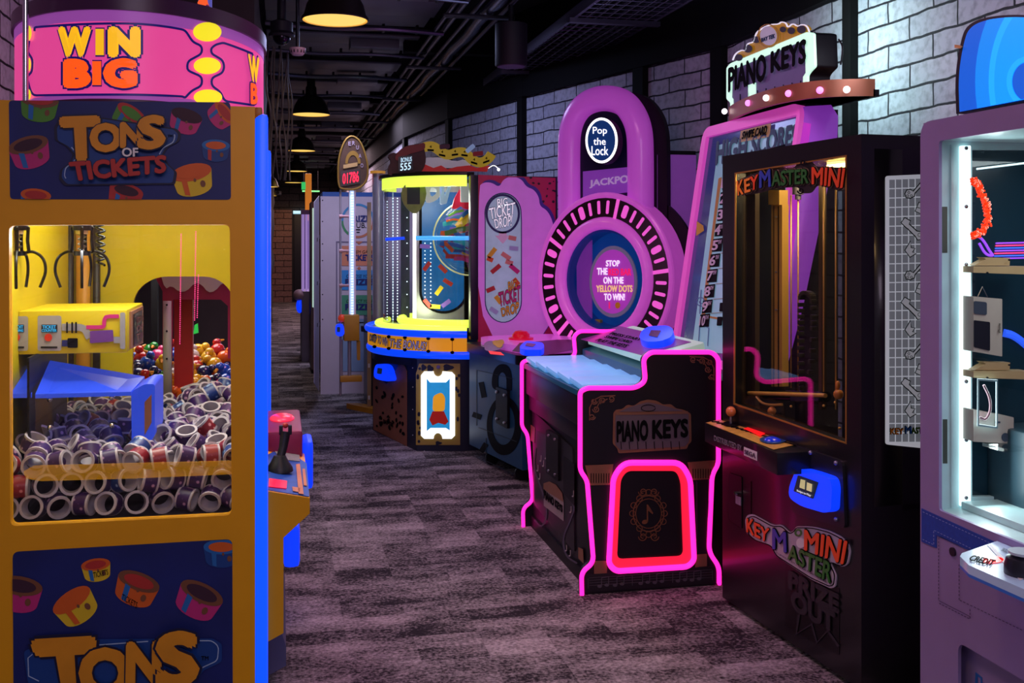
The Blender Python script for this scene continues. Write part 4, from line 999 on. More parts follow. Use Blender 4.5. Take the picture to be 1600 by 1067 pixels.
gb = obj('gold_tag', shape(B(), BP, quad([(1155, 204), (1202, 192), (1200, 213), (1153, 222)], 1), -.008, .002), mat('tan_tag', 'a8844c', .4, em=.15), scr, smooth=False)
text(BP, 'SWIPE CARD', [(1160, 206), (1198, 196), (1196, 209), (1158, 217)], ink, gb, -.004, .05)
bm = B(); bt = B(); d1 = B()
rows = [(1127, 276), (1123, 300), (1119, 325), (1115, 349), (1111, 373), (1107, 397), (1103, 421), (1099, 445), (1095, 469), (1091, 491)]
gl = obj('gold_rule', shape(B(), BP, [(1119, 278), (1124, 276), (1110, 380), (1098, 492), (1240, 515), (1240, 520), (1092, 494)], -.013, .001, clip=px3(fr_i)), goldb, scr, smooth=False)
for i, (x, y) in enumerate(rows):
    shape(bm, BP, [(x, y), (x+15, y-2), (x+13, y+19), (x-2, y+20)], -.012, .001)
    put_text(bt, BP, '%d' % (i+1), [(x+1, y+3), (x+9, y+2), (x+7, y+17), (x-1, y+17)], -.009, .03)
    put_text(bt, BP, ('ST', 'ND', 'RD')[i] if i < 3 else 'TH', [(x+9, y+2), (x+14, y+1), (x+13, y+7), (x+8, y+8)], -.009, .02)
    if i > 7: put_text(d1, BP, '1', [(x+29, y+4), (x+34, y+4), (x+33, y+17), (x+28, y+17)], -.009, .03)
obj('rank_boxes', bm, ink, scr, smooth=False); obj('lettering', bt, whitep, scr, smooth=False); obj('lettering', d1, ink, scr, smooth=False)
stroke('score_lines', BP, [[(x+16, y-2), (1222, y-11)] for x, y in rows], .9, mat('pale_gold_line', '98885a', .4), scr, -.012)
stroke('note_drawing', BP, [scroll(1092, 470, 9, 1.5), [(1092, 452), (1090, 490)], [(1090, 505), (1088, 535)], [(1090, 505), (1104, 512), (1102, 540)]], 1.4, mat('blue_line_drawing', '4a78b0', .4), scr, -.012)
obj('highlight_arrow', shape(B(), BP, [(1086, 345), (1096, 352), (1097, 360), (1085, 368)], -.010, .001), yelp, scr, smooth=False)
# bulb shelf
arc_ = [(2.5, 5.32), (2.33, 5.25), (2.26, 5.0), (2.215, 4.7), (2.215, 4.4), (2.29, 4.2), (2.47, 4.12), (2.52, 4.12)]
arc2 = chaikin([(x, y, 0) for x, y in arc_], 3)
bm = B(); v0 = [[bm.verts.new((p.x, p.y, 2.13)), bm.verts.new((p.x, p.y, 2.205))] for p in arc2]; c0 = [bm.verts.new((2.52, p.y+(.0), z)) for p in (Vector((0, 5.32, 0)), Vector((0, 4.12, 0))) for z in (2.13, 2.205)]
for a, b in zip(v0, v0[1:]): bm.faces.new((a[0], b[0], b[1], a[1]))
bm.faces.new([a[0] for a in v0]); bm.faces.new([a[1] for a in v0][::-1])
sh = obj('bulb_shelf', bm, mat('copper_shelf', 'a8684c', .35, .3), t)
obj('shelf_underside', slabq(B(), PZ(2.13), [Vector((p.x+.02, p.y, 2.13)) for p in arc2], .03), black, t)
bw = mat('bulb_white_glow', 'ffffff', .3, em=1.6, ecol='fff4fa'); bpk = mat('bulb_pink_glow', 'ffb0ff', .3, em=1.4, ecol='ff8cff')
cur = [Vector((p.x, p.y)) for p in arc2]
for px, py, m_ in ((1132, 174, bw), (1148, 168, bpk), (1169, 161, bpk), (1197, 153, bw), (1232, 146, bpk), (1281, 141, bpk), (1323, 140, bw)):
    best = min(((abs(proj((a.x, a.y, 2.17))[0]-px), i) for i, a in enumerate(cur)))[1]
    a = cur[best]; d = ray(px, py); 
    z = (a.x*math.sin(YAW)+a.y*math.cos(YAW))
    p = CAM+ray(px, py)*(z-.012)
    obj('bulb', sph(B(), p, .0155, u=14, v=10), m_, sh)
bm = box(B(), 2.285, 2.29, 4.5, 4.66, 2.155, 2.18); bm.free()
# sign
SP = PX(2.31)
so = [(1136, 106), (1142, 99), (1262, 50), (1272, 52), (1274, 104), (1266, 112), (1262, 118), (1262, 150), (1142, 175), (1142, 160), (1136, 155)]
so2 = [(1145, 109), (1259, 62), (1260, 114), (1256, 120), (1255, 158), (1147, 178), (1146, 155), (1144, 152)]
edge = mat('sign_edge_glow', 'd8f4e0', .4, em=1.0, ecol='b8ecd4')
sg = obj('sign_box', shape(B(), SP, quad(so, 3), -.01, .10), black, t)
obj('sign_edge_light', shape(B(), SP, [quad(so, 3), [(x, y) for x, y in so2]], .004, .012), edge, sg)
sf = obj('sign_face', shape(B(), SP, so2, .0, .006), mat('sign_violet_face', '6a5888', .4, em=.12, ecol='7860a8'), sg, smooth=False)
for s, q in (('PIANO', [(1142, 108), (1200, 85), (1200, 124), (1142, 143)]), ('KEYS', [(1209, 82), (1263, 62), (1262, 97), (1209, 113)])):
    text(SP, s, q, ink, sf, .012, .045)
stroke('key_lines', SP, [[(1144+13.5*i, 150-3*i), (1144+13.5*i, 175-3*i)] for i in range(1, 9)], 1.2, ink, sf, .004)
obj('white_key_light', shape(B(), SP, [(1170, 133), (1182, 129), (1182, 150), (1170, 152)], .004, .002), edge, sf, smooth=False)
crs = chaikin([(1146, 96), (1150, 85), (1160, 78), (1166, 80), (1168, 68), (1180, 66), (1182, 52), (1192, 44), (1206, 38), (1218, 38), (1222, 34), (1230, 36), (1232, 44), (1240, 36), (1248, 42), (1254, 38), (1262, 40), (1266, 50)], 2, True)
co = obj('crest_board', shape(B(), SP, [tuple(p) for p in crs], -.002, .01), mat('crest_gold', 'b88a20', .4, em=.18, ecol='d8a020'), sg)
bm = B()
for l in (chaikin([(1146, 94), (1150, 84), (1160, 78), (1167, 80), (1168, 68), (1180, 66), (1182, 52), (1192, 44), (1206, 38), (1218, 38), (1222, 34), (1230, 36), (1232, 44), (1240, 36), (1248, 42), (1254, 38), (1262, 40), (1266, 50)], 2),): shape(bm, SP, thick(l, 1.6), .006, .004)
obj('crest_edge_light', bm, mat('crest_white_edge', 'e8e8f8', .4, em=.7), co, smooth=False)
bm = B()
for x, y, r in ((1156, 90, 6), (1170, 76, 7), (1183, 62, 6), (1225, 46, 5), (1238, 48, 6), (1254, 46, 7)): shape(bm, SP, ell(x, y, r, r*.9, 16), .006, .001)
obj('crest_cutouts', bm, mat('crest_dark', '4a4a58', .5), co, smooth=False)
md = obj('crest_medallion', shape(B(), SP, ell(1203, 56, 13, 15, 26, rot=-.2), .008, .001), mat('medallion_white', 'c8c8dc', .4, em=.2), co, smooth=False)
text(SP, 'BAY TEK', [(1193, 60), (1214, 53), (1214, 59), (1193, 66)], navy, md, .011, .05)
stroke('medallion_ring', SP, [ell(1203, 56, 16, 18, 26, rot=-.2)+[(1219, 53)]], 1.4, goldb, co, .009)
obj('sign_cable', tube(B(), chaikin([SP.at(1278, 60)+Vector((.1, 0, 0)), SP.at(1285, 72)+Vector((.1, 0, 0)), SP.at(1281, 100)+Vector((.1, 0, 0))], 2), .004, 6), black, sg)
boxo('sign_post', (2.34, 2.42, 4.4, 5.1, 2.1, 2.3), black, t)
# light thrown by the sign's open back and the bulbs
lamp('sign_back_light', 'AREA', (2.45, 4.75, 2.42), 7, (.62, .95, .90), .6, .25, rot=(0, -PI/2, 0))
lamp('bulb_shelf_light', 'POINT', (2.35, 3.9, 2.35), 4, (.85, .85, 1), .1)

# ================================================================ padlock game
t = thing('padlock_game', 'tall pink glowing padlock shaped game with a ring of light slots', 'arcade machine', (1.9, 6.9, 0))
ptl = t
ang = math.radians(50)                          # the ring faces the corridor, turned to the front
nrm = Vector((-math.sin(ang), -math.cos(ang), 0)); tg_ = Vector((math.cos(ang), -math.sin(ang), 0))
RC = Vector((2.16, 6.86, 0))
SR = Plane(RC, nrm)
pk = mat('pink_glow_tube', 'd080d8', .3, em=.36, ecol='bc44cc', coat=.3, var=.2, vs_=2.5); pk2 = mat('pink_glow_ring', 'd884d8', .3, em=.40, ecol='cc4ccc', coat=.3)
pkside = mat('violet_glow_side', 'a848b8', .4, em=.42, ecol='b040c0')
# shackle: rounded tube bent into an arch (flattened)
def P_on(px, py, off=0): return SR.at(px, py, off)
cl = [(887, 330), (887, 225), (889, 196), (899, 172), (917, 156), (945, 151), (974, 156), (992, 174), (1001, 200), (1003, 235), (1003, 345)]
cl = [(892, 345), (891, 225), (894, 200), (902, 178), (918, 160), (946, 152), (975, 159), (990, 178), (999, 202), (1001, 235), (1001, 360)]
bm = B(); tube(bm, [SR.sh(-.13).at(*p) for p in chaikin(cl, 3)], .090, 18)
obj('shackle', bm, pk, t)
obj('shackle_backing', shape(B(), SR, [tuple(p) for p in chaikin([(872, 360), (872, 225), (876, 190), (890, 162), (912, 143), (946, 136), (985, 143), (1006, 165), (1018, 195), (1020, 235), (1020, 400)], 2)], -.19, .05), black, t)
# dark plate between the legs with the round sign
pl_ = obj('shackle_plate', shape(B(), SR.sh(-.12), [tuple(p) for p in chaikin([(905, 330), (905, 210), (912, 185), (925, 172), (944, 168), (963, 174), (975, 190), (980, 215), (980, 330)], 2)], 0, .02), mat('plate_navy', '14143a', .4), t)
rsn = mat('sign_white_glow', 'ffffff', .4, em=1.5); nvg = mat('sign_navy_glow', '123a78', .4, em=.35, ecol='144488')
sg = obj('round_sign', shape(B(), SR, ell(944, 221, 25.5, 36, 40), .03, .06), black, t)
obj('sign_ring', shape(B(), SR, [ell(944, 220, 25, 35.5, 40), ell(944, 220, 21.5, 31.5, 40)], .034, .003), rsn, sg, smooth=False)
obj('sign_face', shape(B(), SR, ell(944, 220, 21.6, 31.6, 40), .034, .002), nvg, sg, smooth=False)
for s, q in (('Pop', (931, 199, 953, 213)), ('the', (932, 216, 951, 227)), ('Lock', (929, 229, 955, 243))): text(SR, s, q, rsn, sg, .038, .004)
jp = obj('jackpot_panel', shape(B(), SR.sh(-.115), [(912, 268), (984, 261), (984, 300), (912, 310)], .01, .01), mat('jackpot_violet', '7a3a9c', .4, em=.4, ecol='8840b8'), t)
text(SR.sh(-.10), 'JACKPOT', [(922, 282), (992, 272), (992, 288), (922, 294)], mat('jackpot_letters', 'c0a8d8', .4, em=.3), jp, .004, .04)
# the big ring: outer shell with depth, black slot band, inner lip, hole
C0 = (947, 436)
ro = (104, 133)
def RE(k, n=56): return ell(C0[0]-6*(1-k), C0[1]+2*(1-k), ro[0]*k, ro[1]*k, n)
obj('ring_backing', shape(B(), SR, [ell(958, 436, 112, 140, 56), ell(950, 436, 60, 76, 40)], -.20, .03), black, t)
def torus(bm, k_in, k_out, off, th, mi=0):
    """lofted ring section with a rounded edge, built on the ring plane"""
    return shape(bm, SR, [RE(k_out), RE(k_in)], off, th, mi)
sh_ = shape(B(), SR, [RE(1.0), RE(.60)], .0, .19); obj('ring_shell', sh_, pk2, t)
bm = B(); tube(bm, [SR.at(x, y, -.005) for x, y in RE(.985)], .022, 10, closed=True); obj('ring_rim', bm, pk2, t)
bm = B(); tube(bm, [SR.at(x, y, .0) for x, y in RE(.66)], .042, 12, closed=True); obj('ring_inner_lip', bm, pk2, t)
band = obj('slot_band', shape(B(), SR, [RE(.955), RE(.735)], .006, .006), mat('slot_band_black', '24101e', .35), t)
slotm = mat('slot_pink_glow', 'e070d0', .4, em=.75, ecol='e858c8')
bm = B(); cxy = lambda k, a: (C0[0]-6*(1-k)+ro[0]*k*math.cos(a), C0[1]+2*(1-k)+ro[1]*k*math.sin(a))
N = 40
bl = 0
for i in range(N):
    a = 2*PI*i/N+.05
    big = (i % 5 == 2); wd = (.050 if big else .026)
    if i % 8 == 7:       # pink gap between the black segments
        for k0, k1 in ((.73, .96),): shape(bm, SR, [cxy(k0, a-.03), cxy(k1, a-.025), cxy(k1, a+.025), cxy(k0, a+.03)], .010, .003)
        continue
    q = [cxy(.77+.0*big, a-wd), cxy(.925, a-wd*.85), cxy(.925, a+wd*.85), cxy(.77, a+wd)]
    shape(bm, SR, [tuple(v) for v in fillet(q, 5 if big else 3, 3)], .010, .003)
obj('light_slots', bm, slotm, band, smooth=False, label='pink glowing slots')
# red target slot
sb = obj('hole_back', shape(B(), SR.sh(-.18), ell(946, 438, 66, 84, 40), 0, .01), mat('hole_blue', '0c3470', .3, em=.25, ecol='0a50b8', var=.3, vs_=6), t)
obj('hole_wall', shape(B(), SR, [RE(.60), RE(.56)], -.02, .17), mat('hole_wall_navy', '0c2a70', .35, em=.15, ecol='1040a0'), t)
obj('inner_violet_liner', shape(B(), SR, [(888, 400), (902, 380), (912, 372), (912, 500), (900, 490), (889, 466)], -.10, .01), mat('liner_violet', '7838a0', .4, em=.3), t)
dc = obj('instruction_disc', shape(B(), SR.sh(-.08), [ell(958, 440, 37, 56, 40)], 0, .012), mat('disc_edge_grey', '8088a0', .3, em=.15), t)
dd = obj('disc_face', shape(B(), SR.sh(-.08), ell(958, 440, 33, 50, 40), .003, .002), mat('disc_violet', '9a3ca8', .4, em=.5, ecol='a83cb8'), dc, smooth=False)
wg = mat('white_letters_glow', 'f4ecff', .4, em=.6)
for s, q, m_ in (('STOP', (947, 407, 968, 416), wg), ('THE', (933, 419, 949, 429), wg), ('RED BAR', (951, 420, 986, 430), mat('red_letters_glow', 'e8206c', .4, em=.6)), ('ON THE', (943, 433, 974, 443), wg),
                 ('YELLOW DOTS', (932, 446, 988, 456), mat('gold_letters_glow', 'f0d890', .4, em=.5)), ('TO WIN!', (944, 459, 976, 469), wg)): text(SR.sh(-.07), s, q, m_, dd, .0, .035)
obj('yellow_dot_print', shape(B(), SR.sh(-.07), ell(965, 477, 4, 5, 16), 0, .001), yelp, dd, smooth=False)
obj('red_bar_print', shape(B(), SR.sh(-.07), rect(951, 472, 953, 482), 0, .001), MATS['red_letters_glow'], dd, smooth=False)
obj('brass_catch', shape(B(), SR.sh(-.12), rect(926, 499, 938, 508, 2), 0, .03), mat('brass_yellow', 'c8b850', .3, .5), t)
# lower cabinet, rotated with its front on the corridor
fA, fB = (1.30, 7.25), (1.47, 6.35)
SF = PV(fA, fB)
d_ = (Vector(fB)-Vector(fA)).normalized(); back = Vector((-d_.y, d_.x)) if Vector((-d_.y, d_.x)).x > 0 else Vector((d_.y, -d_.x))
ft = [Vector(fA), Vector(fB), Vector(fB)+back*.85, Vector(fA)+back*.62]
def prism(bm, foot, z0, z1, mi=0):
    lo = [bm.verts.new((p[0], p[1], z0)) for p in foot]; hi = [bm.verts.new((p[0], p[1], z1)) for p in foot]; n = len(foot)
    bm.faces.new(lo[::-1]).material_index = mi; bm.faces.new(hi).material_index = mi
    for i in range(n): bm.faces.new((lo[i], lo[(i+1) % n], hi[(i+1) % n], hi[i])).material_index = mi
    return bm
tealb = mat('teal_blue_cabinet', '174a70', .45, var=.12)
cabn = obj('cabinet', prism(B(), [tuple(p) for p in ft], .09, .74), tealb, t)
rf_ = [tuple(p) for p in fillet([(p.x, p.y, 0) for p in [ft[0]-back*.03-d_*.03, ft[1]-back*.03+d_*.03, ft[2], ft[3]]], .08, 4)]
obj('deck_rim', prism(B(), rf_, .74, .80), mat('rim_black_plum', '1a0e1c', .3), t)
dk = [tuple(p) for p in fillet([(p.x, p.y, 0) for p in [ft[0]+back*.03+d_*.05, ft[0]+back*.0+d_*.4, ft[1]+back*.04, ft[2]-d_*.05, ft[3]+d_*.05]], .15, 6)]
obj('control_deck', prism(B(), dk, .80, .845), pk2, t)
DKP = PZ(.846)
obj('deck_artwork', shape(B(), DKP, [(800, 549), (812, 536), (872, 531), (900, 531), (905, 545), (850, 556)], .002, .001), mat('deck_dark_pattern', '2a1038', .3, var=.5, vs_=20), t, smooth=False)
obj('deck_window', shape(B(), DKP, blob(770, 541, 15, 8, 20, .1, 3), .002, .001), mat('deck_grey_print', '8a8098', .3, var=.4, vs_=40), t, smooth=False)
bm = shape(shape(B(), DKP, blob(779, 537, 9, 6, 14, .2, 5), .004, .001, 0), DKP, [(763, 549), (782, 551), (788, 556), (766, 554)], .004, .001, 1)
obj('deck_print', bm, [yelp, mat('red_glow_print', 'ff3018', .4, em=.5)], t, smooth=False)
p = DKP.at(814, 530); obj('push_button', lathe(B(), [(.085, 0), (.085, .012), (.06, .018), (.058, .035), (.04, .055), (0, .062)], p), mat('red_button_lens', 'b81030', .2, em=.25, ecol='ff1030', coat=.5), t)
reader(t, PZ(.85), [(816, 546), (822, 541), (848, 544), (851, 551), (846, 556), (820, 556), (811, 552)], .035, [(823, 545), (838, 547), (833, 552), (820, 550)])
# panel graphics
blk = ink; lg = obj('lock_print', shape(B(), SF, [[tuple(p) for p in chaikin([(779, 611), (769, 606), (769, 590), (773, 576), (782, 568), (793, 570), (800, 582), (800, 610)], 2)], [tuple(p) for p in chaikin([(779, 608), (778, 590), (782, 582), (788, 582), (792, 590), (792, 608)], 1)]], .003, .002), blk, cabn, smooth=False)
Fz = lambda L_: [tuple(p) for p in L_]
obj('lock_print', shape(B(), SF, [ell(788, 665, 27, 46, 40), ell(787, 662, 18, 33, 32)], .003, .002), blk, cabn, smooth=False)
hp = obj('hasp_plate', shape(B(), SF, quad([(779, 604), (797, 610), (797, 670), (779, 660)], 2), .02, .018), black, cabn)
bm = B()
for x, y in ((781, 612), (793, 617), (781, 654), (793, 660)): shape(bm, SF, ell(x, y, 1.8, 2.4, 10), .026, .006)
obj('bolts', bm, steel, hp)
bm = B()
for l in ([(752, 597), (757, 621)], [(739, 647), (752, 652)], [(752, 706), (760, 693)]): shape(bm, SF, thick(l, 8), .003, .002)
obj('dash_print', bm, blk, cabn, smooth=False)
stroke('door_seam', SF, [[(745, 578), (804, 592)], [(745, 578), (745, 665)], [(748, 668), (808, 690)], [(760, 684), (760, 720), (806, 742)]], 1, mat('seam_line', '0a2034', .5), cabn, .003)
bm = B()
for px in (757, 803):
    p = SF.at(px, 735 if px < 780 else 755); p = Vector((p.x+.05, p.y, .045))
    cyl(bm, p+Vector((0, -.012, 0)), p+Vector((0, .012, 0)), .045, 18); box(bm, p.x-.03, p.x+.03, p.y-.02, p.y+.02, .075, .10)
q = ft[3]-back*.1+d_*.2
for q in (ft[3]-back*.12+d_*.15, ft[2]-back*.12-d_*.15):
    cyl(bm, Vector((q.x, q.y-.012, .045)), Vector((q.x, q.y+.012, .045)), .045, 18); box(bm, q.x-.03, q.x+.03, q.y-.02, q.y+.02, .075, .10)
obj('caster', bm, black, t)
bk2 = [Vector((RC.x, RC.y))+Vector((nrm.x, nrm.y))*-.2+Vector((tg_.x, tg_.y))*s_ for s_ in (-.45, .2)]
obj('tower', prism(B(), [tuple(bk2[0]), tuple(bk2[1]), tuple(bk2[1]-Vector((nrm.x, nrm.y))*.12), tuple(bk2[0]-Vector((nrm.x, nrm.y))*.12)], 0, 1.5), black, t)
lamp('padlock_glow', 'POINT', (1.35, 6.1, 1.5), 5, (1, .3, .85), .35)
# lavender board behind it
q1, q2 = PY(6.75).at(1027, 400), PY(6.75).at(1088, 400)
zt_ = PY(6.75).at(1027, 241).z
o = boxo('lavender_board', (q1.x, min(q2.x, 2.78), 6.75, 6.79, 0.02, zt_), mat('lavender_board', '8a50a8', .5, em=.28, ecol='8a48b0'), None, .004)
boxo('board_frame', (q1.x-.03, min(q2.x, 2.78)+.01, 6.785, 6.81, 0, zt_+.03), black, o)
tag(o, 'plain lavender board standing between the padlock game and the piano game', 'board')
# ================================================================ key master game, black cabinet
kb = mat('key_game_black', '17161b', .3, var=.1, coat=.2); kedge = mat('key_game_edge', '24232b', .3)
t = thing('key_claw_game', 'tall black cabinet with a gold lit window and key pictures on its side', 'arcade machine', (2.2, 3.7, 0))
KA, KB = Vector((1.807, 4.107)), Vector((1.881, 3.158)); kd = (KB-KA).normalized(); kn = Vector((-kd.y, kd.x))
if kn.x < 0: kn = -kn
KF = PV(KA, KB); KC = KB+kn*.78; KD = KA+kn*.78
KS = PV(KB, KC)
z0k, z1k = .02, 1.857
kwin = [(1148, 270), (1323, 242), (1323, 694), (1146, 632)]
pk_ = lambda p, z: proj((p.x, p.y, z))
ffr = obj('front_frame', shape(B(), KF, [[pk_(KA, z1k), pk_(KB, z1k), pk_(KB, z0k), pk_(KA, z0k)], kwin], 0, .05), kb, t)
def kbox(bm, u0, u1, v0, v1, z0, z1):         # u along the front (0..1 from far to near), v depth in metres
    L_ = (KB-KA).length; P = lambda u, v: KA+kd*(L_*u)+kn*v
    return prism(bm, [tuple(P(u0, v0)), tuple(P(u1, v0)), tuple(P(u1, v1)), tuple(P(u0, v1))], z0, z1)
obj('lower_body', kbox(B(), 0, 1, .05, .78, 0, .62), kb, t)
obj('roof', kbox(B(), 0, 1, .05, .78, 1.81, 1.857), kb, t)
bm = B()
for u0, u1, v0, v1 in ((.93, 1, .05, .16), (.0, .05, .05, .1), (.93, 1, .68, .78), (0, .07, .70, .78)): kbox(bm, u0, u1, v0, v1, .62, 1.81)
obj('corner_post', bm, kb, t)
sp = obj('side_panel', kbox(B(), .955, 1.0, .16, .72, .6, 1.81), kb, t)
obj('window_pane', shape(B(), KF, kwin, -.02, .004), pane, t)
obj('far_pane', kbox(B(), .004, .008, .1, .70, .62, 1.81), pane, t)
goldl = mat('gold_window_trim', 'c89848', .3, .6)
obj('window_trim', shape(B(), KF, [kwin, [(1150, 272), (1321, 244.5), (1321, 691), (1148, 630)]], .001, .004), goldl, ffr)
# side picture: tiles with key drawings
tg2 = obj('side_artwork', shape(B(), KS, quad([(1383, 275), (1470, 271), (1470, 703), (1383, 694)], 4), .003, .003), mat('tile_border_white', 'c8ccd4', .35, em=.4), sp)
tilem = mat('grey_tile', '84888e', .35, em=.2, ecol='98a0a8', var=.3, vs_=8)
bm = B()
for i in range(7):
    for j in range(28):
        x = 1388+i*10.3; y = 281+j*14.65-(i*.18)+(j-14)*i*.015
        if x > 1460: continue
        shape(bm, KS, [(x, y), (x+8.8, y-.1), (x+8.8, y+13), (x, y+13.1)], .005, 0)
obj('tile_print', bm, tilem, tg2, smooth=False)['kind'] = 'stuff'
bm = B(); bd_ = B()
def keydraw(y, up=True):
    l = [(1436, y-12), (1424, y+2), (1420, y-1), (1414, y), (1411, y+6), (1413, y+12), (1420, y+13), (1426, y+10), (1427, y+5), (1438, y-7)]
    shape(bd_, KS, l, .007, 0); shape(bm, KS, thick(l, 1.7, True), .009, 0)
    for p in ((1417, y+4), (1415, y+9), (1421, y+9)): shape(bm, KS, thick(ell(*p, 1.7, 1.7, 8), .8, True), .010, 0)
def combdraw(y):
    l = [(1405, y+8), (1411, y), (1420, y+5), (1418, y+10), (1430, y+21), (1438, y+22), (1438, y+34), (1431, y+35), (1427, y+29), (1416, y+18), (1412, y+15)]
    shape(bd_, KS, l, .007, 0); shape(bm, KS, thick(l, 1.7, True), .009, 0)
    shape(bm, KS, thick(ell(1434, y+27, 3, 3, 8), .8, True), .010, 0)
def crowndraw(y):
    l = [(1420, y), (1411, y+15), (1419, y+26), (1429, y+20), (1423, y+18), (1427, y+12), (1421, y+11)]
    shape(bd_, KS, l, .007, 0); shape(bm, KS, thick(l, 1.7, True), .009, 0)
def boxdraw(y):
    l = [(1427, y+14), (1433, y), (1446, y+3), (1440, y+20)]
    shape(bd_, KS, l, .007, 0); shape(bm, KS, thick(l, 1.7, True), .009, 0); shape(bm, KS, thick([(1430, y+8), (1443, y+12)], 1), .010, 0)
for y in (297, 424, 548): keydraw(y)
for y in (340, 464, 590): combdraw(y)
for y in (376, 500, 626): crowndraw(y)
for y in (316, 442, 568): boxdraw(y)
obj('key_fill_print', bd_, mat('pale_key_fill', 'b4b8be', .35, em=.3), tg2, smooth=False); obj('key_line_print', bm, ink, tg2, smooth=False)
for s, q, m_ in (('KEY', (1387, 668, 1407, 677), gold), ('M', (1410, 665, 1419, 676), bluep), ('ASTER', (1420, 667, 1447, 676), greenp)): text(KS, s, q, m_, tg2, .012, .02, outline=ink, ob=.06)
# window lettering
orr = mat('orange_red_letters', 'd84820', .4, em=.12); orl = mat('orange_letters', 'e08028', .4, em=.12); grl = mat('green_letters', '2c6a2c', .4, em=.06); bll = mat('blue_red_letters', '3040a0', .4, em=.1)
cream = mat('cream_outline', '8a7a5c', .4)
def bubble(S, par, items, off, oc, ocol2=None):
    for s, q, m_ in items:
        bm = B()
        if ocol2: put_text(bm, S, s, q, off-.0035, .09, mi=2)
        put_text(bm, S, s, q, off, .06, mi=1); put_text(bm, S, s, q, off+.003, .025, mi=0)
        obj('lettering', bm, [m_, oc]+([ocol2] if ocol2 else []), par, smooth=False)
ws = obj('window_sign', shape(B(), KF, quad([(1152, 281), (1190, 266), (1205, 264), (1240, 262), (1246, 252), (1266, 251), (1272, 260), (1322, 262), (1321, 292), (1310, 298), (1275, 289), (1266, 302), (1250, 302), (1246, 292), (1210, 294), (1185, 302), (1156, 306)], 5), -.004, .003), mat('sign_dark_backing', '1c1612', .5), t)
for dx, dy in ((0, 0),): pass
bubble(KF, ws, [('K', [(1153, 284), (1163, 280), (1163, 303), (1155, 305)], orl), ('E', [(1165, 281), (1173, 278), (1174, 299), (1166, 301)], orl), ('Y', [(1174, 277), (1186, 273), (1185, 295), (1175, 297)], orr), ('M', [(1189, 268), (1205, 265), (1206, 291), (1189, 293)], bll),
                ('ASTER', [(1208, 268), (1265, 264), (1265, 286), (1208, 291)], grl), ('MINI', [(1271, 262), (1322, 264), (1318, 293), (1271, 287)], orr)], .002, ink, cream)
stroke('ornament', KF, [scroll(1258, 254, 5, 1.2), scroll(1254, 298, 5, 1.2, -1)], 2.2, ink, ws, .008)
# mechanism inside
fp_ = PV(KA+Vector((0, -.02)), KD+Vector((0, -.02)))
obj('prize_board', shape(B(), fp_, [(1140, 250), (1227, 225), (1227, 680), (1140, 640)], 0, .012), mat('dark_gloss_board', '1a1c26', .15), t)
brs = mat('brass_rail', 'c89c50', .35, .3); 
KM1 = PV(KA+kn*.17, KB+kn*.17); KM2 = PV(KA+kn*.085, KB+kn*.085); KM3 = PV(KA+kn*.075, KB+kn*.075)
r1 = obj('vertical_rail', shape(B(), KM1, rect(1205, 320, 1222, 604), 0, .03), brs, t)
obj('rail_groove', shape(B(), KM1, [rect(1209, 322, 1210, 604), rect(1216, 322, 1217.5, 604)], .002, .001), black, r1)
bm = B()
for y in (339, 425, 484): shape(bm, KM1, ell(1214, y, 1.4, 1.6, 8), .006, .003)
obj('rail_screws', bm, steel, r1)
obj('rail_head', shape(B(), KM1, rect(1204, 297, 1221, 320), .01, .04), brs, t)
for a, b, pl in ((1159, 1180, KM2), (1279, 1284, KM1)): obj('rear_upright', shape(B(), pl, rect(a, 280, b, 640), 0, .02), mat('dull_brown_metal', '44362a', .4, .4), t)
bm = B()
for x, y0, y1, pl in ((1236, 305, 606, KM1), (1247, 305, 612, KM1), (1287, 290, 612, KM3), (1306, 292, 640, KM3)): tube(bm, [pl.at(x, y0), pl.at(x, y1)], .003, 6)
obj('guide_rod', bm, brs, t)
g = KM1.at(1247, 304)
ch = obj('grip_head', cyl(cyl(cyl(B(), g, g+Vector((0, 0, .05)), .022), g-Vector((0, 0, .02)), g, .012), g-Vector((.03, 0, -.05)), g-Vector((-.03, 0, -.05)), .01), steel, t)
bm = B(); pts = chaikin([(1252, 606), (1251, 470), (1255, 457), (1266, 458), (1272, 468), (1271, 540), (1264, 606)], 2)
sp_ = [KM1.at(p.x, p.y) for p in pts]; acc = 0
for i in range(len(sp_)-1):
    n_ = max(1, int((sp_[i+1]-sp_[i]).length/.022))
    for k in range(n_):
        p = sp_[i].lerp(sp_[i+1], k/n_); box(bm, p.x-.012, p.x+.012, p.y-.008, p.y+.008, p.z-.008, p.z+.008, .002)
obj('drag_chain', bm, mat('drag_chain_black', '2a2622', .35), t)['kind'] = 'stuff'
cr_ = obj('cross_rail', cyl(B(), KM1.at(1166, 616), KM1.at(1292, 620), .02, 14), mat('dark_rail_steel', '3a3a44', .25, .9), t)
obj('rail_highlight_bar', cyl(B(), KM3.at(1170, 614), KM3.at(1290, 618), .008, 10), brs, cr_)
obj('carriage', shape(B(), KM1, rect(1245, 613, 1290, 626, 3), .03, .05), mat('carriage_blue', '2c3050', .3, .5), t)
obj('ball_knob', sph(sph(B(), KM3.at(1310, 616), .018), KM3.at(1309, 602), .009, 1, 1, 1.8), mat('orange_knob', 'c07830', .35), t)
obj('ball_knob', sph(B(), KM3.at(1206, 642), .017), mat('orange_knob', 'c07830', .35), t)
bm = B()
for x, y, pl in ((1159, 420, KM3), (1165, 349, KM2), (1157, 543, KM3), (1236, 635, KM3), (1287, 634, KM3), (1305, 629, KM3), (1312, 669, KM3)): sph(bm, pl.at(x, y), .0055, u=8, v=6)
obj('brass_nuts', bm, brs, t)
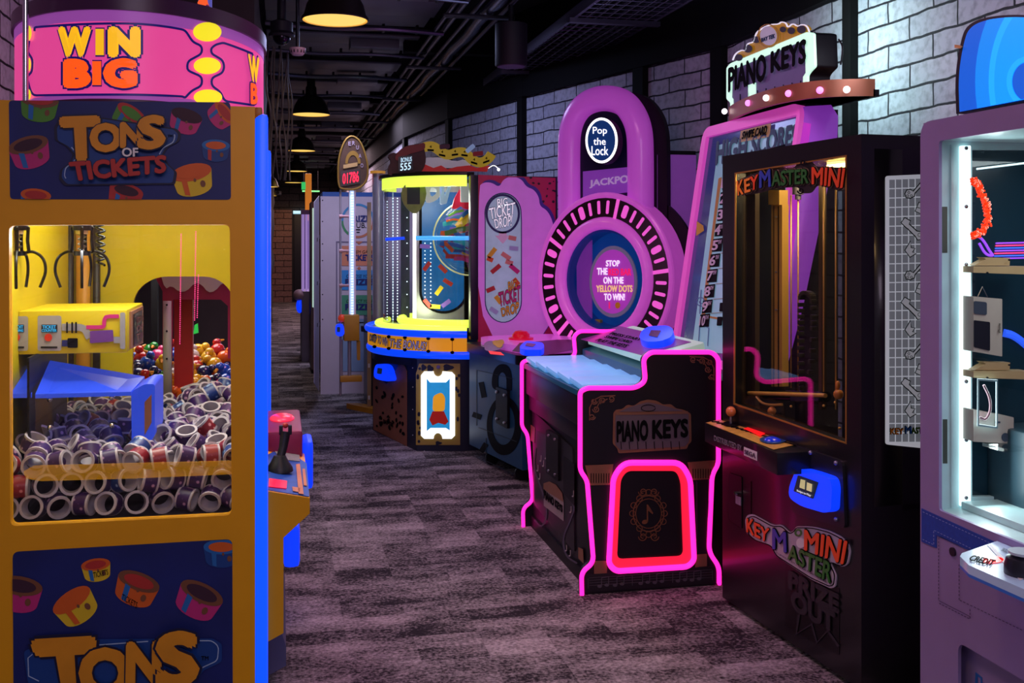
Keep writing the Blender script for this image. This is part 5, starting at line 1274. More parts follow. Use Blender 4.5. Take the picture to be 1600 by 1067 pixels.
bm = B(); tube(bm, chaikin([KM3.at(1182, 620), KM3.at(1190, 630), KM3.at(1205, 633), KM3.at(1222, 632)], 2), .005, 6); obj('coil_tube', bm, brs, t)
wl = mat('warm_tube_glow', 'ffe8a8', .3, em=1.6, ecol='ffdf90')
obj('top_lamp', shape(B(), KM1, rect(1292, 251, 1340, 262, 2), 0, .03), wl, t)
obj('inner_ceiling_plate', kbox(B(), .03, .95, .07, .72, 1.80, 1.81), mat('inner_gold_plate', 'a07838', .35, .5), t)
lamp('key_game_inner_light', 'AREA', (2.05, 3.65, 1.79), 6, (1, .76, .38), .3)
# console
kc = obj('control_shelf', box(B(), 1.72, 1.87, 3.44, 4.09, .675, .755, .004), kb, t)
KT = PZ(.756)
goldpl = obj('gold_deck_plate', shape(B(), KT, [(1103, 661), (1124, 656), (1254, 693), (1209, 703)], .002, .001), mat('gold_tiger_print', 'd0a850', .35, 0, var=.5, vs_=35), kc, smooth=False)
stroke('stripe_print', KT, [[(1112+i*7.5, 660+i*2.1), (1124+i*7.5, 660+i*2.3)] for i in range(17)], 1.3, ink, goldpl, .004)
bm = shape(B(), KT, ell(1143, 664, 14, 4.2, 20), .006, .001); obj('round_plate', bm, ink, goldpl, smooth=False)
obj('red_display', shape(B(), KT, [(1162, 672), (1172, 669), (1198, 678), (1188, 684)], .007, .001), mat('red_letters_lit', 'e02020', .3, em=.7, ecol='ff1818'), goldpl, smooth=False)
obj('blue_plate', shape(B(), KT, ell(1208, 689, 21, 6, 24), .006, .001), mat('blue_disc_print', '20508a', .3), goldpl, smooth=False)
obj('blue_button', sph(B(), KT.at(1207, 690), .034, 1, 1, .55), mat('blue_button_lens', '1838c0', .15, em=.25, ecol='1030ff', coat=.5), kc)
b0 = KT.at(1142, 664)
j = obj('joystick', cyl(B(), b0, b0+Vector((0, 0, .05)), .006, 10), steel, kc); obj('ball_top', sph(B(), b0+Vector((0, 0, .055)), .021), mat('orange_ball_top', 'd87848', .25, coat=.6), j)
KX = PX(1.72)
text(KX, 'DISTRIBUTED BY', [(1117, 680), (1160, 696), (1160, 705), (1117, 688)], mat('grey_letters', '8a8a96', .4), kc, .002, .02)
sg_ = obj('maker_label', shape(B(), KX, [(1163, 698), (1183.5, 706), (1183.5, 720), (1163, 711)], .002, .001), whitep, kc, smooth=False)
text(KX, 'SEGA', [(1165, 702), (1182, 708.5), (1182, 716), (1165, 708.5)], mat('grey_blue_letters', '50506a', .4), sg_, .004, .02)
cs = obj('coin_slot', shape(B(), KF, quad([(1140, 738), (1160, 745), (1160, 826), (1140, 812)], 2), .004, .004), black, t)
obj('coin_tag', shape(B(), KF, [(1152, 774), (1160, 777), (1160, 790), (1152, 786)], .008, .003), mat('pale_tag', '8a88a0', .4), cs)
obj('lock_barrel', cyl(B(), KF.at(1155, 770, .004), KF.at(1155, 770, .022), .008), chrome, cs)
stroke('door_seam', KF, [[(1174, 752), (1174, 806), (1212, 824)]], 1, ink, t, .002)
mp_ = obj('reader_plate', shape(B(), KF, quad([(1228, 690), (1320, 720), (1324, 826), (1240, 800)], 8), .010, .010), kedge, t)
bm = B()
for x, y in ((1271, 707), (1311, 723), (1311, 811), (1272, 790)): sph(bm, KF.at(x, y, .012), .008, u=10, v=6)
obj('domed_bolts', bm, mat('bolt_violet_steel', '9a98c0', .3, .7), mp_)
rd_ = reader(t, KF, [(1262, 730), (1284, 735), (1314, 745), (1318, 760), (1316, 796), (1306, 800), (1268, 789), (1249, 776), (1250, 758)], .045, [(1265, 741), (1297, 752), (1289, 778), (1258, 766)])
bm = shape(shape(B(), KF, [(1271, 747), (1278, 749), (1277, 763), (1269, 760)], .052, .001), KF, [(1281, 752), (1289, 755), (1288, 767), (1280, 764)], .052, .001)
rs = obj('card_icons', bm, mat('cream_icon_glow', 'd8d098', .4, em=.5), rd_, smooth=False)
text(KF, 'Swipe to Play', [(1265, 763), (1287, 771), (1287, 775), (1265, 767)], mat('white_icon_glow', 'd0d0d8', .4, em=.4), rd_, .051, .02)
# big lower sticker
wst = mat('sticker_white', 'b8b0c4', .4)
stk = [(1166, 812), (1170, 804), (1178, 803), (1205, 818), (1211, 820), (1222, 819), (1236, 832), (1243, 828), (1246, 822), (1256, 822), (1262, 822), (1275, 823), (1298, 829), (1316, 838), (1328, 850), (1331, 862), (1327, 882), (1318, 886), (1306, 880), (1300, 880), (1309, 900), (1307, 917), (1300, 919), (1270, 905), (1214, 868), (1206, 852), (1196, 848), (1180, 843), (1168, 832)]
st = obj('logo_sticker', shape(shape(B(), KF, quad(stk, 5), .004, .003, 0), KF, quad(stk, 5), .006, .001, 0), wst, t, smooth=False)
stroke('sticker_line', KF, [[tuple(p) for p in fillet([(1247+(x-1247)*.965, 862+(y-862)*.94) for x, y in stk], 5, 3)]], 1.4, ink, st, .007)
bubble(KF, st, [('K', [(1171, 810), (1182, 812), (1182, 836), (1171, 830)], orr), ('E', [(1183, 816), (1192, 820), (1192, 841), (1184, 837)], orr), ('Y', [(1193, 822), (1206, 826), (1203, 846), (1193, 842)], orr), ('M', [(1212, 826), (1232, 832), (1233, 862), (1212, 856)], bll),
                ('ASTER', [(1236, 850), (1305, 880), (1302, 910), (1236, 872)], grl), ('MINI', [(1262, 828), (1328, 846), (1322, 880), (1262, 858)], orr)], .009, ink)
obj('ornament_print', shape(shape(B(), KF, ell(1254, 848, 7, 8, 16), .008, .001, 1), KF, [ell(1250, 832, 6, 6, 14), ell(1250, 832, 3.4, 3.4, 12)], .008, .001, 0), [grl, whitep], st, smooth=False)
text(KF, 'COPYRIGHT CO.,LTD. ALL RIGHTS RESERVED', [(1216, 862), (1296, 909), (1296, 912), (1216, 865)], ink, st, .008, .0)
fl = obj('prize_door', shape(B(), KF, quad([(1228, 872), (1312, 918), (1312, 1024), (1228, 978)], 3), .002, .002), mat('prize_door_dark', '0c0b0f', .35), t)
for s, q in (('PRIZE', [(1236, 893), (1312, 930), (1312, 956), (1236, 918)]), ('OUT', [(1240, 922), (1306, 958), (1306, 988), (1240, 950)])): text(KF, s, q, mat('dim_grey_letters', '2c2a32', .5), fl, .006, .06)
stroke('star_print', KF, [[(1250, 960), (1246, 990), (1270, 975), (1278, 1004), (1295, 985), (1312, 1010)]], 4, MATS['dim_grey_letters'], fl, .005)

# ================================================================ lilac prize machine, right edge
lm = mat('lilac_cabinet', '9888bc', .45, var=.06, coat=.1); cyw = mat('cyan_white_lining', 'b8d8dc', .35, em=.04)
t = thing('prize_machine', 'lilac cabinet with a white lit window of boxed prizes, at the right edge', 'arcade machine', (2.3, 2.4, 0))
XF = 1.90; LF = PX(XF)
lw = [(1467, 220), (1640, 193.5), (1640, 867), (1467, 797)]
xo = LF.at(1438, 300); YLF = xo.y; YLN = 1.9
zt_ = LF.at(1438, 190).z
lo = [(1438, 192), (1444, 187)]
of_ = fillet([(XF, YLF, 1.862), (XF, YLN, 1.862), (XF, YLN, 0), (XF, YLF, 0)], [.05, .05, .001, .001], 6)
wp_ = [LF.at(*p) for p in ((1467, 220), (1467, 797))]
wz1, wz0 = wp_[0].z, wp_[1].z; wy = wp_[0].y
def slabX(bm, x, th, outer, holes=[]):       # slab in the plane x, yz rings
    R_ = [outer]+holes
    V, tri_ = tess([[(-p[0], p[1]) for p in r] for r in R_])
    b2 = bmesh.new(); vv = [b2.verts.new((0, -p.x, p.y)) for p in V]
    for f in tri_: b2.faces.new([vv[i] for i in f])
    bmesh.ops.delete(b2, geom=[v for v in b2.verts if not v.link_faces], context='VERTS'); b2.verts.index_update()
    a = [bm.verts.new((x, v.co.y, v.co.z)) for v in b2.verts]; b = [bm.verts.new((x+th, v.co.y, v.co.z)) for v in b2.verts]
    for f in b2.faces:
        i = [v.index for v in f.verts]; bm.faces.new([a[k] for k in i]); bm.faces.new([b[k] for k in reversed(i)])
    for e in b2.edges:
        if len(e.link_faces) == 1: i, j = e.verts[0].index, e.verts[1].index; bm.faces.new((a[i], a[j], b[j], b[i]))
    b2.free(); return bm
hole = [tuple(p) for p in fillet([(wy, wz1), (YLN+.08, wz1), (YLN+.08, wz0), (wy, wz0)], .012, 4)]
recess = [tuple(p) for p in fillet([(LF.at(1497, 1000).y, LF.at(1497, 1003).z), (YLN+.12, LF.at(1497, 1003).z), (YLN+.12, .05), (LF.at(1497, 1000).y, .05)], .03, 5)]
ff = obj('front_panel', slabX(B(), XF, .010, [(p.y, p.z) for p in of_], [hole, recess]), lm, t)
obj('recess_panel', box(B(), XF+.036, XF+.05, YLN+.1, YLF-.02, .02, .55), lm, t)
bm = box(B(), XF+.0105, 2.75, YLF-.03, YLF, 0, 1.86); obj('end_panel', bm, lm, t)
boxo('roof', (XF+.0105, 2.75, YLN, YLF-.03, 1.80, 1.86), lm, t); boxo('lower_body', (XF+.06, 2.75, YLN, YLF-.03, 0, .66), lm, t)
boxo('rear_panel', (2.7, 2.75, YLN, YLF-.03, .66, 1.8), mat('dark_teal_panel', '1a2c38', .3), t)
# window lining: far jamb with a light strip, sill, head, inner pane
yj = wy+.02
JP = PY(yj)
ji = [(1519, 234), (1700, 234), (1700, 776), (1519, 776)]
jx0 = XF+.012
jo = [proj((jx0, yj, wz1+.02)), proj((2.7, yj, wz1+.02)), proj((2.7, yj, wz0-.02)), proj((jx0, yj, wz0-.02))]
jb = obj('inner_jamb', shape(B(), JP, [jo, ji], 0, .02), cyw, t)
boxo('sill', (jx0-.004, 2.7, YLN+.05, yj, wz0-.03, wz0-.002), cyw, t, .003); boxo('head', (jx0-.004, 2.7, YLN+.05, yj, wz1+.002, wz1+.03), cyw, t, .003)
boxo('sill_step', (XF+.08, 2.7, YLN+.05, yj-.01, wz0-.002, wz0+.02), cyw, t, .004)
lst = obj('light_strip', shape(B(), JP, rect(1498, 228, 1513, 790, 2), .012, .010), mat('cool_led_glow', 'e8ffff', .3, em=1.35, ecol='dcfcff'), t)
bm = B()
for y in (232, 323, 413, 504, 595, 686, 776): shape(bm, JP, ell(1505, y, 2.6, 3, 10), .016, .003)
obj('strip_screws', bm, steel, lst)
obj('jamb_slot', shape(B(), JP, [rect(1472, 323, 1480, 395), rect(1473, 655, 1480, 724)], .001, .001), mat('slot_olive', '4a5048', .5), jb, smooth=False)
obj('jamb_ridge', shape(B(), JP, rect(1484, 226, 1487, 792), .008, .008), cyw, jb)
obj('inner_pane', shape(B(), JP, ji, -.01, .004), pane, t)
obj('compartment_back', box(B(), 2.05, 2.7, YLF-.034, YLF-.03, .7, 1.8), mat('dark_teal_back', '16303e', .25, em=.03, ecol='205068'), t)
lamp('prize_window_light', 'AREA', (2.02, wy-.05, 1.25), 2.2, (.82, 1, 1), .08, 1.0, rot=(PI/2, 0, PI))
lamp('prize_window_light', 'AREA', (2.2, 2.35, 1.76), 2.6, (.82, .98, 1), .3, .5)
# shelves, boxes
beige = mat('beige_bracket', 'b89a70', .45); bxw = mat('white_carton', 'b8aca0', .45)
JQ = PY(wy-.04)
for y in (402, 566):
    b_ = obj('shelf_bracket', shape(B(), JQ, [(1521, y+14), (1610, y+14), (1610, y+27), (1521, y+24)], 0, .05), beige, t)
    obj('bracket_arm', shape(B(), JQ, [(1526, y+13), (1544, y+3), (1539, y), (1582, y+1), (1581, y+13)], -.01, .03), beige, b_)
    bm = B()
    for p in ((1576, y+4), (1542, y+24)): shape(bm, JQ, ell(*p, 1.5, 1.5, 8), .004, .003)
    obj('bracket_screws', bm, black, b_)
def carton(nm, q, depth, lab, front=None):
    o = obj(nm, shape(B(), JQ, quad(q, 1.5), .0, depth), bxw)
    tag(o, lab, 'box')
    return o
o = carton('phone_box', [(1521, 463), (1566, 467), (1566, 557), (1521, 549)], .05, 'white phone box hanging between the two beige shelf brackets')
obj('screen_print', shape(B(), JQ, quad([(1521, 500), (1546, 503), (1546, 548), (1521, 542)], 2), .003, .002), mat('phone_black_print', '1c1c28', .3), o)
obj('screen_print', shape(B(), JQ, quad([(1521, 470), (1541, 472), (1541, 492), (1521, 490)], 3), .003, .002), mat('phone_grey_print', '404858', .3), o)
text(JQ, 'iPhone', [(1558, 520), (1558, 505), (1562, 505), (1562, 520)], ink, o, .004, .01)
obj('hang_cord', tube(B(), [JQ.at(1528, 463), JQ.at(1535, 448), JQ.at(1543, 464)], .0015, 5), steel, o)
o = carton('camera_box', [(1521, 640), (1584, 652), (1584, 693), (1521, 690)], .06, 'white carton sitting low behind the window below the brackets')
obj('box_print', shape(shape(B(), JQ, ell(1570, 683, 6, 7, 14), .003, .001), JQ, rect(1554, 658, 1562, 661), .003, .001), mat('phone_grey_print', '404858', .3), o, smooth=False)
boxo('prize_shelf', (2.03, 2.6, wy-.12, wy-.02, JQ.at(1521, 693).z-.012, JQ.at(1521, 693).z-.002), pane, t)
o = obj('clear_pouch', shape(B(), JQ, [[(1521, 590), (1552, 592), (1552, 668), (1521, 664)], [(1523, 593), (1550, 595), (1550, 665), (1523, 661)]], .02, .004), mat('pale_clear_plastic', '8aa8b0', .2), None)
obj('lanyard', tube(B(), [JQ.at(x, y, .02) for x, y in chaikin([(1530, 600), (1540, 620), (1541, 640), (1533, 655), (1524, 650)], 2)], .004, 6), mat('rosy_cord', '8a6070', .5), o)
tag(o, 'clear pouch with a rose lanyard hanging under the lower bracket', 'pouch')
rd = random.Random(5); bm = B(); pts = chaikin([(1521, 283), (1530, 290), (1537, 310), (1543, 330), (1544, 348), (1536, 362), (1522, 368)], 2)
for i in range(len(pts)*14):
    p = pts[i % len(pts)]; c = JQ.at(p.x+rd.uniform(-4, 4), p.y+rd.uniform(-5, 5), rd.uniform(-.01, .01)); sph(bm, c, .0035, u=6, v=4)
o = obj('beaded_garland', bm, mat('orange_bead_glow', 'f04818', .35, em=.5, ecol='ff4010')); tag(o, 'glowing orange beaded garland inside the lit window', 'garland', kind='stuff')
bm = B()
for i in range(7): tube(bm, [PY(YLF-.036).at(1556-i*.5, 380+i*4), PY(YLF-.036).at(1640, 378+i*4)], .0025, 5, mi=i % 3)
o = obj('coloured_light_lines', bm, [mat('line_violet', 'a050ff', .4, em=.8), mat('line_pink', 'ff4080', .4, em=.8), mat('line_blue', '4070ff', .4, em=.8)], t)
obj('coloured_swirl', tube(B(), [PY(YLF-.036).at(x, y) for x, y in chaikin([(1526, 368), (1536, 374), (1548, 395), (1553, 400), (1540, 398), (1530, 380)], 2)], .004, 6), MATS['line_violet'], t)
obj('string_light', tube(B(), [PY(YLF-.036).at(1526, 264), PY(YLF-.036).at(1640, 250)], .003, 6), MATS['cool_led_glow'], t)
obj('blue_arc_light', tube(B(), [PY(YLF-.036).at(x, y) for x, y in chaikin([(1568, 520), (1585, 524), (1610, 545)], 2)], .012, 8), mat('blue_arc_glow', '3060ff', .4, em=.8), t)
obj('lower_tray', box(B(), 2.1, 2.69, 2.0, YLF-.04, .70, .95, .01), mat('tray_blue_grey', '2c4654', .4), t)
# denim blue band and stitched patch
LFx = LF
bmn = obj('blue_band', shape(B(), LF, [(1441, 794), (1570, 853), (1600, 866), (1600, 880), (1520, 862), (1464, 836), (1464, 856), (1441, 846)], .003, .002), mat('denim_blue', '1848b0', .6, var=.25, vs_=90), ff)
bm = B()
def dash(bm, S, a, b, n, wd, off):
    a = Vector(a); b = Vector(b)
    for i in range(n):
        p = a.lerp(b, (i+.15)/n); q = a.lerp(b, (i+.75)/n); shape(bm, S, thick([tuple(p), tuple(q)], wd), off, 0)
for a, b, n in (((1443, 799), (1555, 851), 22), ((1443, 842), (1461, 851), 4), ((1461, 851), (1461, 828), 4), ((1461, 828), (1520, 857), 12)): dash(bm, LF, a, b, n, .9, .0045)
obj('stitch_print', bm, mat('pale_stitch', '98b0e0', .5), bmn, smooth=False)
bm = B()
for a, b, n in (((1468, 839), (1468, 938), 18), ((1468, 942), (1517, 967), 10), ((1517, 967), (1517, 950), 3), ((1500, 938), (1500, 880), 10), ((1500, 937), (1600, 985), 18)): dash(bm, LF, a, b, n, 1, .003)
shape(bm, LF, thick([(1470, 838), (1500, 852)], .8), .003, 0); shape(bm, LF, thick([(1468, 938), (1517, 963)], .8), .003, 0)
obj('stitch_print', bm, mat('dark_stitch', '2c1c48', .5), ff, smooth=False)
obj('round_lock', cyl(B(), LF.at(1490, 862, -.001), LF.at(1490, 862, .006), .0125), mat('lock_dark', '1c1426', .4), ff)
# control deck
ZD = .692; tipP = PZ(ZD)
dpts = [tipP.at(1500, 869), tipP.at(1503, 864), tipP.at(1558, 845), Vector((1.899, 2.0, ZD)), Vector((1.70, 2.0, ZD)), tipP.at(1514, 883)]
dd = obj('control_deck', slabq(B(), PZ(ZD), dpts, .022), mat('deck_pale_blue_glow', 'a8b8d8', .25, em=.12, ecol='a8c8f0'), t)
obj('deck_edge', slabq(B(), PZ(ZD), [p-Vector((0, 0, .022)) for p in dpts], .008), mat('deck_blue_edge', '2868c8', .35, em=.1), dd)
text(tipP, 'CREDIT', [(1520, 869), (1556, 877), (1549, 886), (1513, 876)], ink, dd, .002, .03)
obj('credit_display', shape(B(), tipP, blob(1551, 875, 16, 6, 20, .08, 1), .002, .001), mat('red_digits_glow', 'ff3838', .3, em=.8, ecol='ff2828'), dd, smooth=False)
obj('light_bar_print', shape(B(), tipP, [(1542, 852), (1548, 851), (1600, 905), (1594, 908)], .002, .001), whitep, dd, smooth=False)
text(tipP, 'SKILL & PRIZE', [(1568, 857), (1592, 866), (1588, 870), (1564, 861)], ink, dd, .002, .01)
p = tipP.at(1600, 897); obj('knob', lathe(B(), [(.045, 0), (.045, .02), (.04, .04), (.02, .05), (0, .05)], p), mat('knob_black', '20202c', .3), dd); obj('knob_cap', cyl(B(), p+Vector((0, 0, .05)), p+Vector((0, 0, .056)), .036), mat('knob_cap_pale', 'c0d0e0', .3), dd)
obj('logo_mark', shape(B(), PX(XF+.036), [[(1525, 1050), (1535, 1058), (1536, 1085), (1524, 1080)], [(1528, 1056), (1533, 1060), (1533, 1078), (1528, 1075)]], .002, .001), bluep, t, smooth=False)
# blue disc topper
DP = PX(1.96)
dq = [(1494, 178)]+[tuple(p) for p in chaikin([(1494, 178), (1492, 120), (1500, 68), (1510, 38), (1545, 25), (1600, 22), (1660, 30), (1720, 80)], 3)]+[(1720, 135)]
do = obj('disc_topper', shape(B(), DP, dq[1:], 0, .05), mat('disc_black_rim', '101020', .4), t)
dk = lambda k, dx=0, dy=0: [(1640+(x-1640)*k+dx, 110+(y-110)*k+dy) for x, y in dq[1:]]
bm = B(); cols_ = [('disc_blue_deep', '0a58c8'), ('disc_blue_mid', '0a84e8'), ('disc_cyan', '18a8f8'), ('disc_blue_bright', '0898f0')]
ms = [mat(n_, c_, .35, em=.95) for n_, c_ in cols_]
cl_ = [(x, y) for x, y in dk(.955)]
shape(bm, DP, cl_, .003, 0, 0)
for r, mi, o_ in ((124, 1, .005), (102, 2, .007), (92, 3, .009)): shape(bm, DP, ell(1650, 128, r, r*1.5, 60), o_, 0, mi, clip=cl_)
shape(bm, DP, [ell(1612, 128, 34, 40, 40), ell(1613, 128, 27, 32, 40)], .011, 0, 2, clip=cl_); shape(bm, DP, ell(1613, 128, 26, 31, 40), .011, 0, 0, clip=cl_)
obj('disc_light', bm, ms, do, smooth=False)
obj('orange_clip', shape(B(), DP, [(1497, 70), (1505, 71), (1508, 73), (1505, 76), (1497, 75)], .012, .004), mat('clip_orange', 'e0a060', .4, em=.1), do)
lamp('disc_glow', 'AREA', (1.9, 2.5, 2.1), 1.5, (.3, .6, 1), .3, rot=(0, PI/2, 0))
# ================================================================ big ticket drop game
t = thing('ticket_drop_game', 'round fronted game with lime light rings, blue tubes and a lilac cloud side panel', 'arcade machine', (1.4, 8.2, 0))
GX, GY = 1.45, 8.2
def arc3(r, z, a0=-100, a1=-215, n=40): return [Vector((GX+r*math.cos(math.radians(a0+(a1-a0)*i/n)), GY+r*math.sin(math.radians(a0+(a1-a0)*i/n)), z)) for i in range(n+1)]
def band_(bm, r0, r1, z0, z1, a0=-100, a1=-215, n=40, mi=0):
    o0, o1, i0, i1 = arc3(r1, z0, a0, a1, n), arc3(r1, z1, a0, a1, n), arc3(r0, z0, a0, a1, n), arc3(r0, z1, a0, a1, n)
    V = [[bm.verts.new(p) for p in L_] for L_ in (o0, o1, i1, i0)]
    for k in range(4):
        a, b = V[k], V[(k+1) % 4]
        for i in range(n): bm.faces.new((a[i], a[i+1], b[i+1], b[i])).material_index = mi
    for e in (0, n): bm.faces.new([V[k][e] for k in range(4)]).material_index = mi
    return bm
lime = mat('lime_ring_glow', 'e8ff60', .35, em=1.0, ecol='e4ff58'); btube = mat('blue_tube', '0840e8', .3, em=.8, ecol='0848ff')
navyb = mat('navy_cabinet', '141a30', .4)
obj('top_light_ring', band_(B(), .63, .665, 1.905, 1.985), lime, t); obj('top_plate', band_(B(), .0, .69, 1.985, 2.01), mat('dark_green_plate', '1c2218', .4), t)
band_m = mat('amber_band_glow', 'f0a020', .4, em=.45, ecol='f0a018')
obj('blue_tube_upper', tube(B(), arc3(.775, .838), .026, 12), btube, t); obj('blue_tube_lower', tube(B(), arc3(.755, .69, -96, -205), .032, 12), btube, t)
bb_ = obj('text_band', band_(B(), .60, .775, .715, .815), band_m, t)
CB = Cyl(GX, GY, .775)
text(CB, 'THE BONUS!', [(611, 529), (668, 534), (667, 547), (611, 542)], whitep, bb_, .012, .01, shear=.2, outline=ink, ob=.06)
text(CB, 'DROP TO WIN', [(580, 522), (608, 528), (608, 541), (580, 532)], whitep, bb_, .012, .01, shear=.2, outline=ink, ob=.06)
bm = B()
for x in (587, 609, 634, 670, 707): 
    for y in (522+(x-577)**.5*.7, 538+(x-577)**.5*1.1): shape(bm, CB, ell(x, y, 3.2, 2.6, 10), .010)
obj('band_notches', bm, ink, bb_, smooth=False)
stroke('band_lines', CB, [[(670, 532), (670, 549)], [(707, 531), (707, 549)], [(587, 524), (587, 536)], [(609, 527), (609, 541)]], .9, mat('amber_line', '9a5a10', .4), bb_, .009)
obj('drum_base', band_(B(), .0, .74, .60, .83), navyb, t)
obj('playfield_floor', band_(B(), .0, .735, .83, .845), mat('playfield_grey', '8a8a98', .3), t)
obj('floor_light_ring', tube(B(), arc3(.70, .872), .022, 10), lime, t)
obj('floor_light_ring', tube(B(), arc3(.52, .895, -95, -260), .030, 10), lime, t)
obj('curved_pane', band_(B(), .652, .656, .85, 1.905, -98, -205), pane, t)
# lower cabinet facets
A_, B_2, C_ = (.735, 8.46), (.972, 7.545), (1.29, 7.47)
obj('lower_cabinet', prism(B(), [A_, B_2, C_, (1.9, 7.47), (1.9, 9.05), (.95, 9.05)], 0, .66), navyb, t)
F1, F2 = PV(A_, B_2), PV(B_2, C_)
tan = mat('tan_leopard_print', '9a6248', .5, var=.15); tgn = mat('tan_green_print', 'a08a3c', .5, var=.25, vs_=3)
a1 = obj('front_artwork', shape(B(), F1, [(583, 590), (590, 566), (596, 592), (604, 600), (612, 592), (628, 560), (636, 580), (636, 697), (584, 671)], .003, .002), tan, t, smooth=False)
rd = random.Random(2); bm = B()
for i in range(30):
    x = rd.uniform(588, 632); y = rd.uniform(602, 664)+(x-584)*.35
    if y > 668+(x-584)*.45: continue
    shape(bm, F1, ell(x, y, rd.uniform(1.2, 2.4), rd.uniform(2, 4.6), 9, rot=rd.uniform(-.6, .3)), .006, .001)
obj('dark_spots', bm, ink, a1, smooth=False)['kind'] = 'stuff'
text(F1, 'BAY TEK', [(601, 655), (616, 661), (616, 667), (601, 661)], ink, a1, .008, .05); obj('monogram', shape(B(), F1, [(605, 652), (608, 648), (611, 653)], .008, .001), ink, a1)
reader(t, F1, [(597, 568), (612, 569), (617, 580), (622, 596), (606, 594), (593, 590), (594, 576)], .05, [(600, 574), (607, 575), (606, 584), (599, 583)])
a2 = obj('side_artwork', shape(B(), F2, [(650, 583), (655, 568), (719, 568), (719, 695), (650, 695)], .003, .002), tgn, t, smooth=False)
bm = B()
for i in range(16):
    x = rd.choice((rd.uniform(652, 658), rd.uniform(711, 718))); y = rd.uniform(575, 690); shape(bm, F2, ell(x, y, 2.2, rd.uniform(2, 4), 10), .006, .001)
for x, y, rx, ry in ((672, 576, 5, 6), (700, 574, 8, 5), (685, 692, 5, 3), (662, 574, 4, 5)): shape(bm, F2, blob(x, y, rx, ry, 14, .2, 3), .006, .001)
obj('dark_spots', bm, navyb, a2, smooth=False)
obj('lock_button', cyl(B(), F2.at(685, 573, .0), F2.at(685, 573, .012), .014), chrome, a2)
tk = [(663, 580), (677, 580)]+ell(684.5, 580, 7, 8, 10, PI, 0)+[(692, 580), (706, 581), (711, 586), (711, 680), (706, 685), (692, 685)]+ell(684.5, 685, 7, 9, 10, 0, -PI)+[(663, 685), (658, 680), (658, 586)]
lt = obj('lit_ticket', shape(B(), F2, tk, .012, .010), mat('lit_ticket_glow', 'f4f8ff', .4, em=1.35), a2, smooth=False)
obj('ticket_picture', shape(B(), F2, [(667, 591), (672, 597), (697, 597), (703, 591), (703, 672), (697, 668), (673, 668), (667, 673)], .014, .001), mat('ticket_blue_glow', '2088c0', .4, em=.65, ecol='2494d0', var=.4, vs_=25), lt, smooth=False)
obj('picture_print', shape(shape(B(), F2, [(671, 655), (676, 642), (694, 642), (701, 658), (696, 663), (685, 660), (676, 664)], .016, .001, 0), F2, quad([(677, 618), (690, 612), (696, 620), (695, 642), (676, 642)], 5), .016, .001, 1), [mat('ticket_red_glow', 'b02018', .4, em=.3), mat('ticket_amber_glow', 'e8a020', .4, em=.6)], lt, smooth=False)
bm = B()
for x, y in ((645, 575), (645, 605), (645, 640), (645, 680), (656, 705)): sph(bm, F2.at(x+7, y, .0) if x > 650 else F1.at(x, y, 0), .006, u=8, v=6)
obj('rivets', bm, steel, t)
# side panel with the cloud
SB = PY(7.45); pX0, pX1 = SB.at(747, 300).x, 1.99
obj('cabinet_shell', box(box(box(B(), pX0-.0, pX1, 7.46, 7.5, .6, 1.976), pX1-.03, pX1, 7.5, 9.05, 0, 1.976), 1.3, pX1, 9.0, 9.05, .6, 1.976), navyb, t)
obj('shell_roof', box(B(), pX0, pX1, 7.5, 9.05, 1.95, 1.976), black, t)
sp2 = obj('cloud_side_panel', shape(B(), SB, [(747, 273), (868, 278), (868, 540), (747, 540)], .0, .008), mat('crimson_art', 'a81848', .4, em=.10, var=.2), t, smooth=False)
bm = B(); rd = random.Random(8)
for i in range(70):
    x = rd.uniform(760, 867); y = rd.uniform(277, 380)
    if y > 300 and x < 835: continue
    q = ell(x, y, rd.uniform(1, 2.4), rd.uniform(1, 2.6), 8, rot=rd.uniform(0, 2)); shape(bm, SB, q, .0015, 0)
obj('dark_blots', bm, mat('dark_plum_print', '240818', .5), sp2, smooth=False)['kind'] = 'stuff'
cloud = chaikin([(747, 292), (755, 285), (768, 285), (780, 293), (786, 280), (800, 275), (815, 280), (822, 292), (834, 296), (842, 308), (843, 322), (854, 328), (862, 342), (866, 360), (866, 540), (747, 540)], 2, True)
shape_c = [tuple(p) for p in cloud]; ins = [(747, 277), (867, 277), (867, 539), (747, 539)]
obj('cloud_shadow', shape(B(), SB, [(x+4, y-4) for x, y in shape_c], .003, 0, clip=ins), mat('cloud_indigo', '3a2488', .4, em=.08), sp2, smooth=False)
cl2 = obj('cloud', shape(B(), SB, shape_c, .005, 0, clip=ins), mat('cloud_lilac', 'c488d0', .4, em=.30, ecol='b860c8'), sp2, smooth=False)
pill = [(757, 345)]+[tuple(p) for p in ell(785.5, 333, 29, 32, 20, PI, 2*PI)]+[(815, 345), (815, 465)]+ell(786, 470, 29, 34, 16, 0, PI)
pw_ = obj('side_window', shape(B(), SB, pill, .008, .001), mat('window_print_blue_grey', '9ab0c0', .3, em=.32, ecol='90b0c8', var=.5, vs_=8), sp2, smooth=False)
obj('window_outline', shape(B(), SB, [pill, [(786+(x-786)*.95, 415+(y-415)*.985) for x, y in pill]], .010, .001), mat('indigo_outline', '1c1c60', .4), pw_, smooth=False)
obj('badge', shape(shape(B(), SB, [ell(785, 334, 27, 31, 36), ell(785, 334, 23.5, 27.5, 36)], .012, .001, 0), SB, [(779, 362), (779, 368), (773, 368), (785, 381), (797, 368), (791, 368), (791, 362)], .012, .001, 1), [MATS['indigo_outline'], whitep], pw_, smooth=False)
wl2 = mat('white_letter_lit', 'f0f4ff', .4, em=.5)
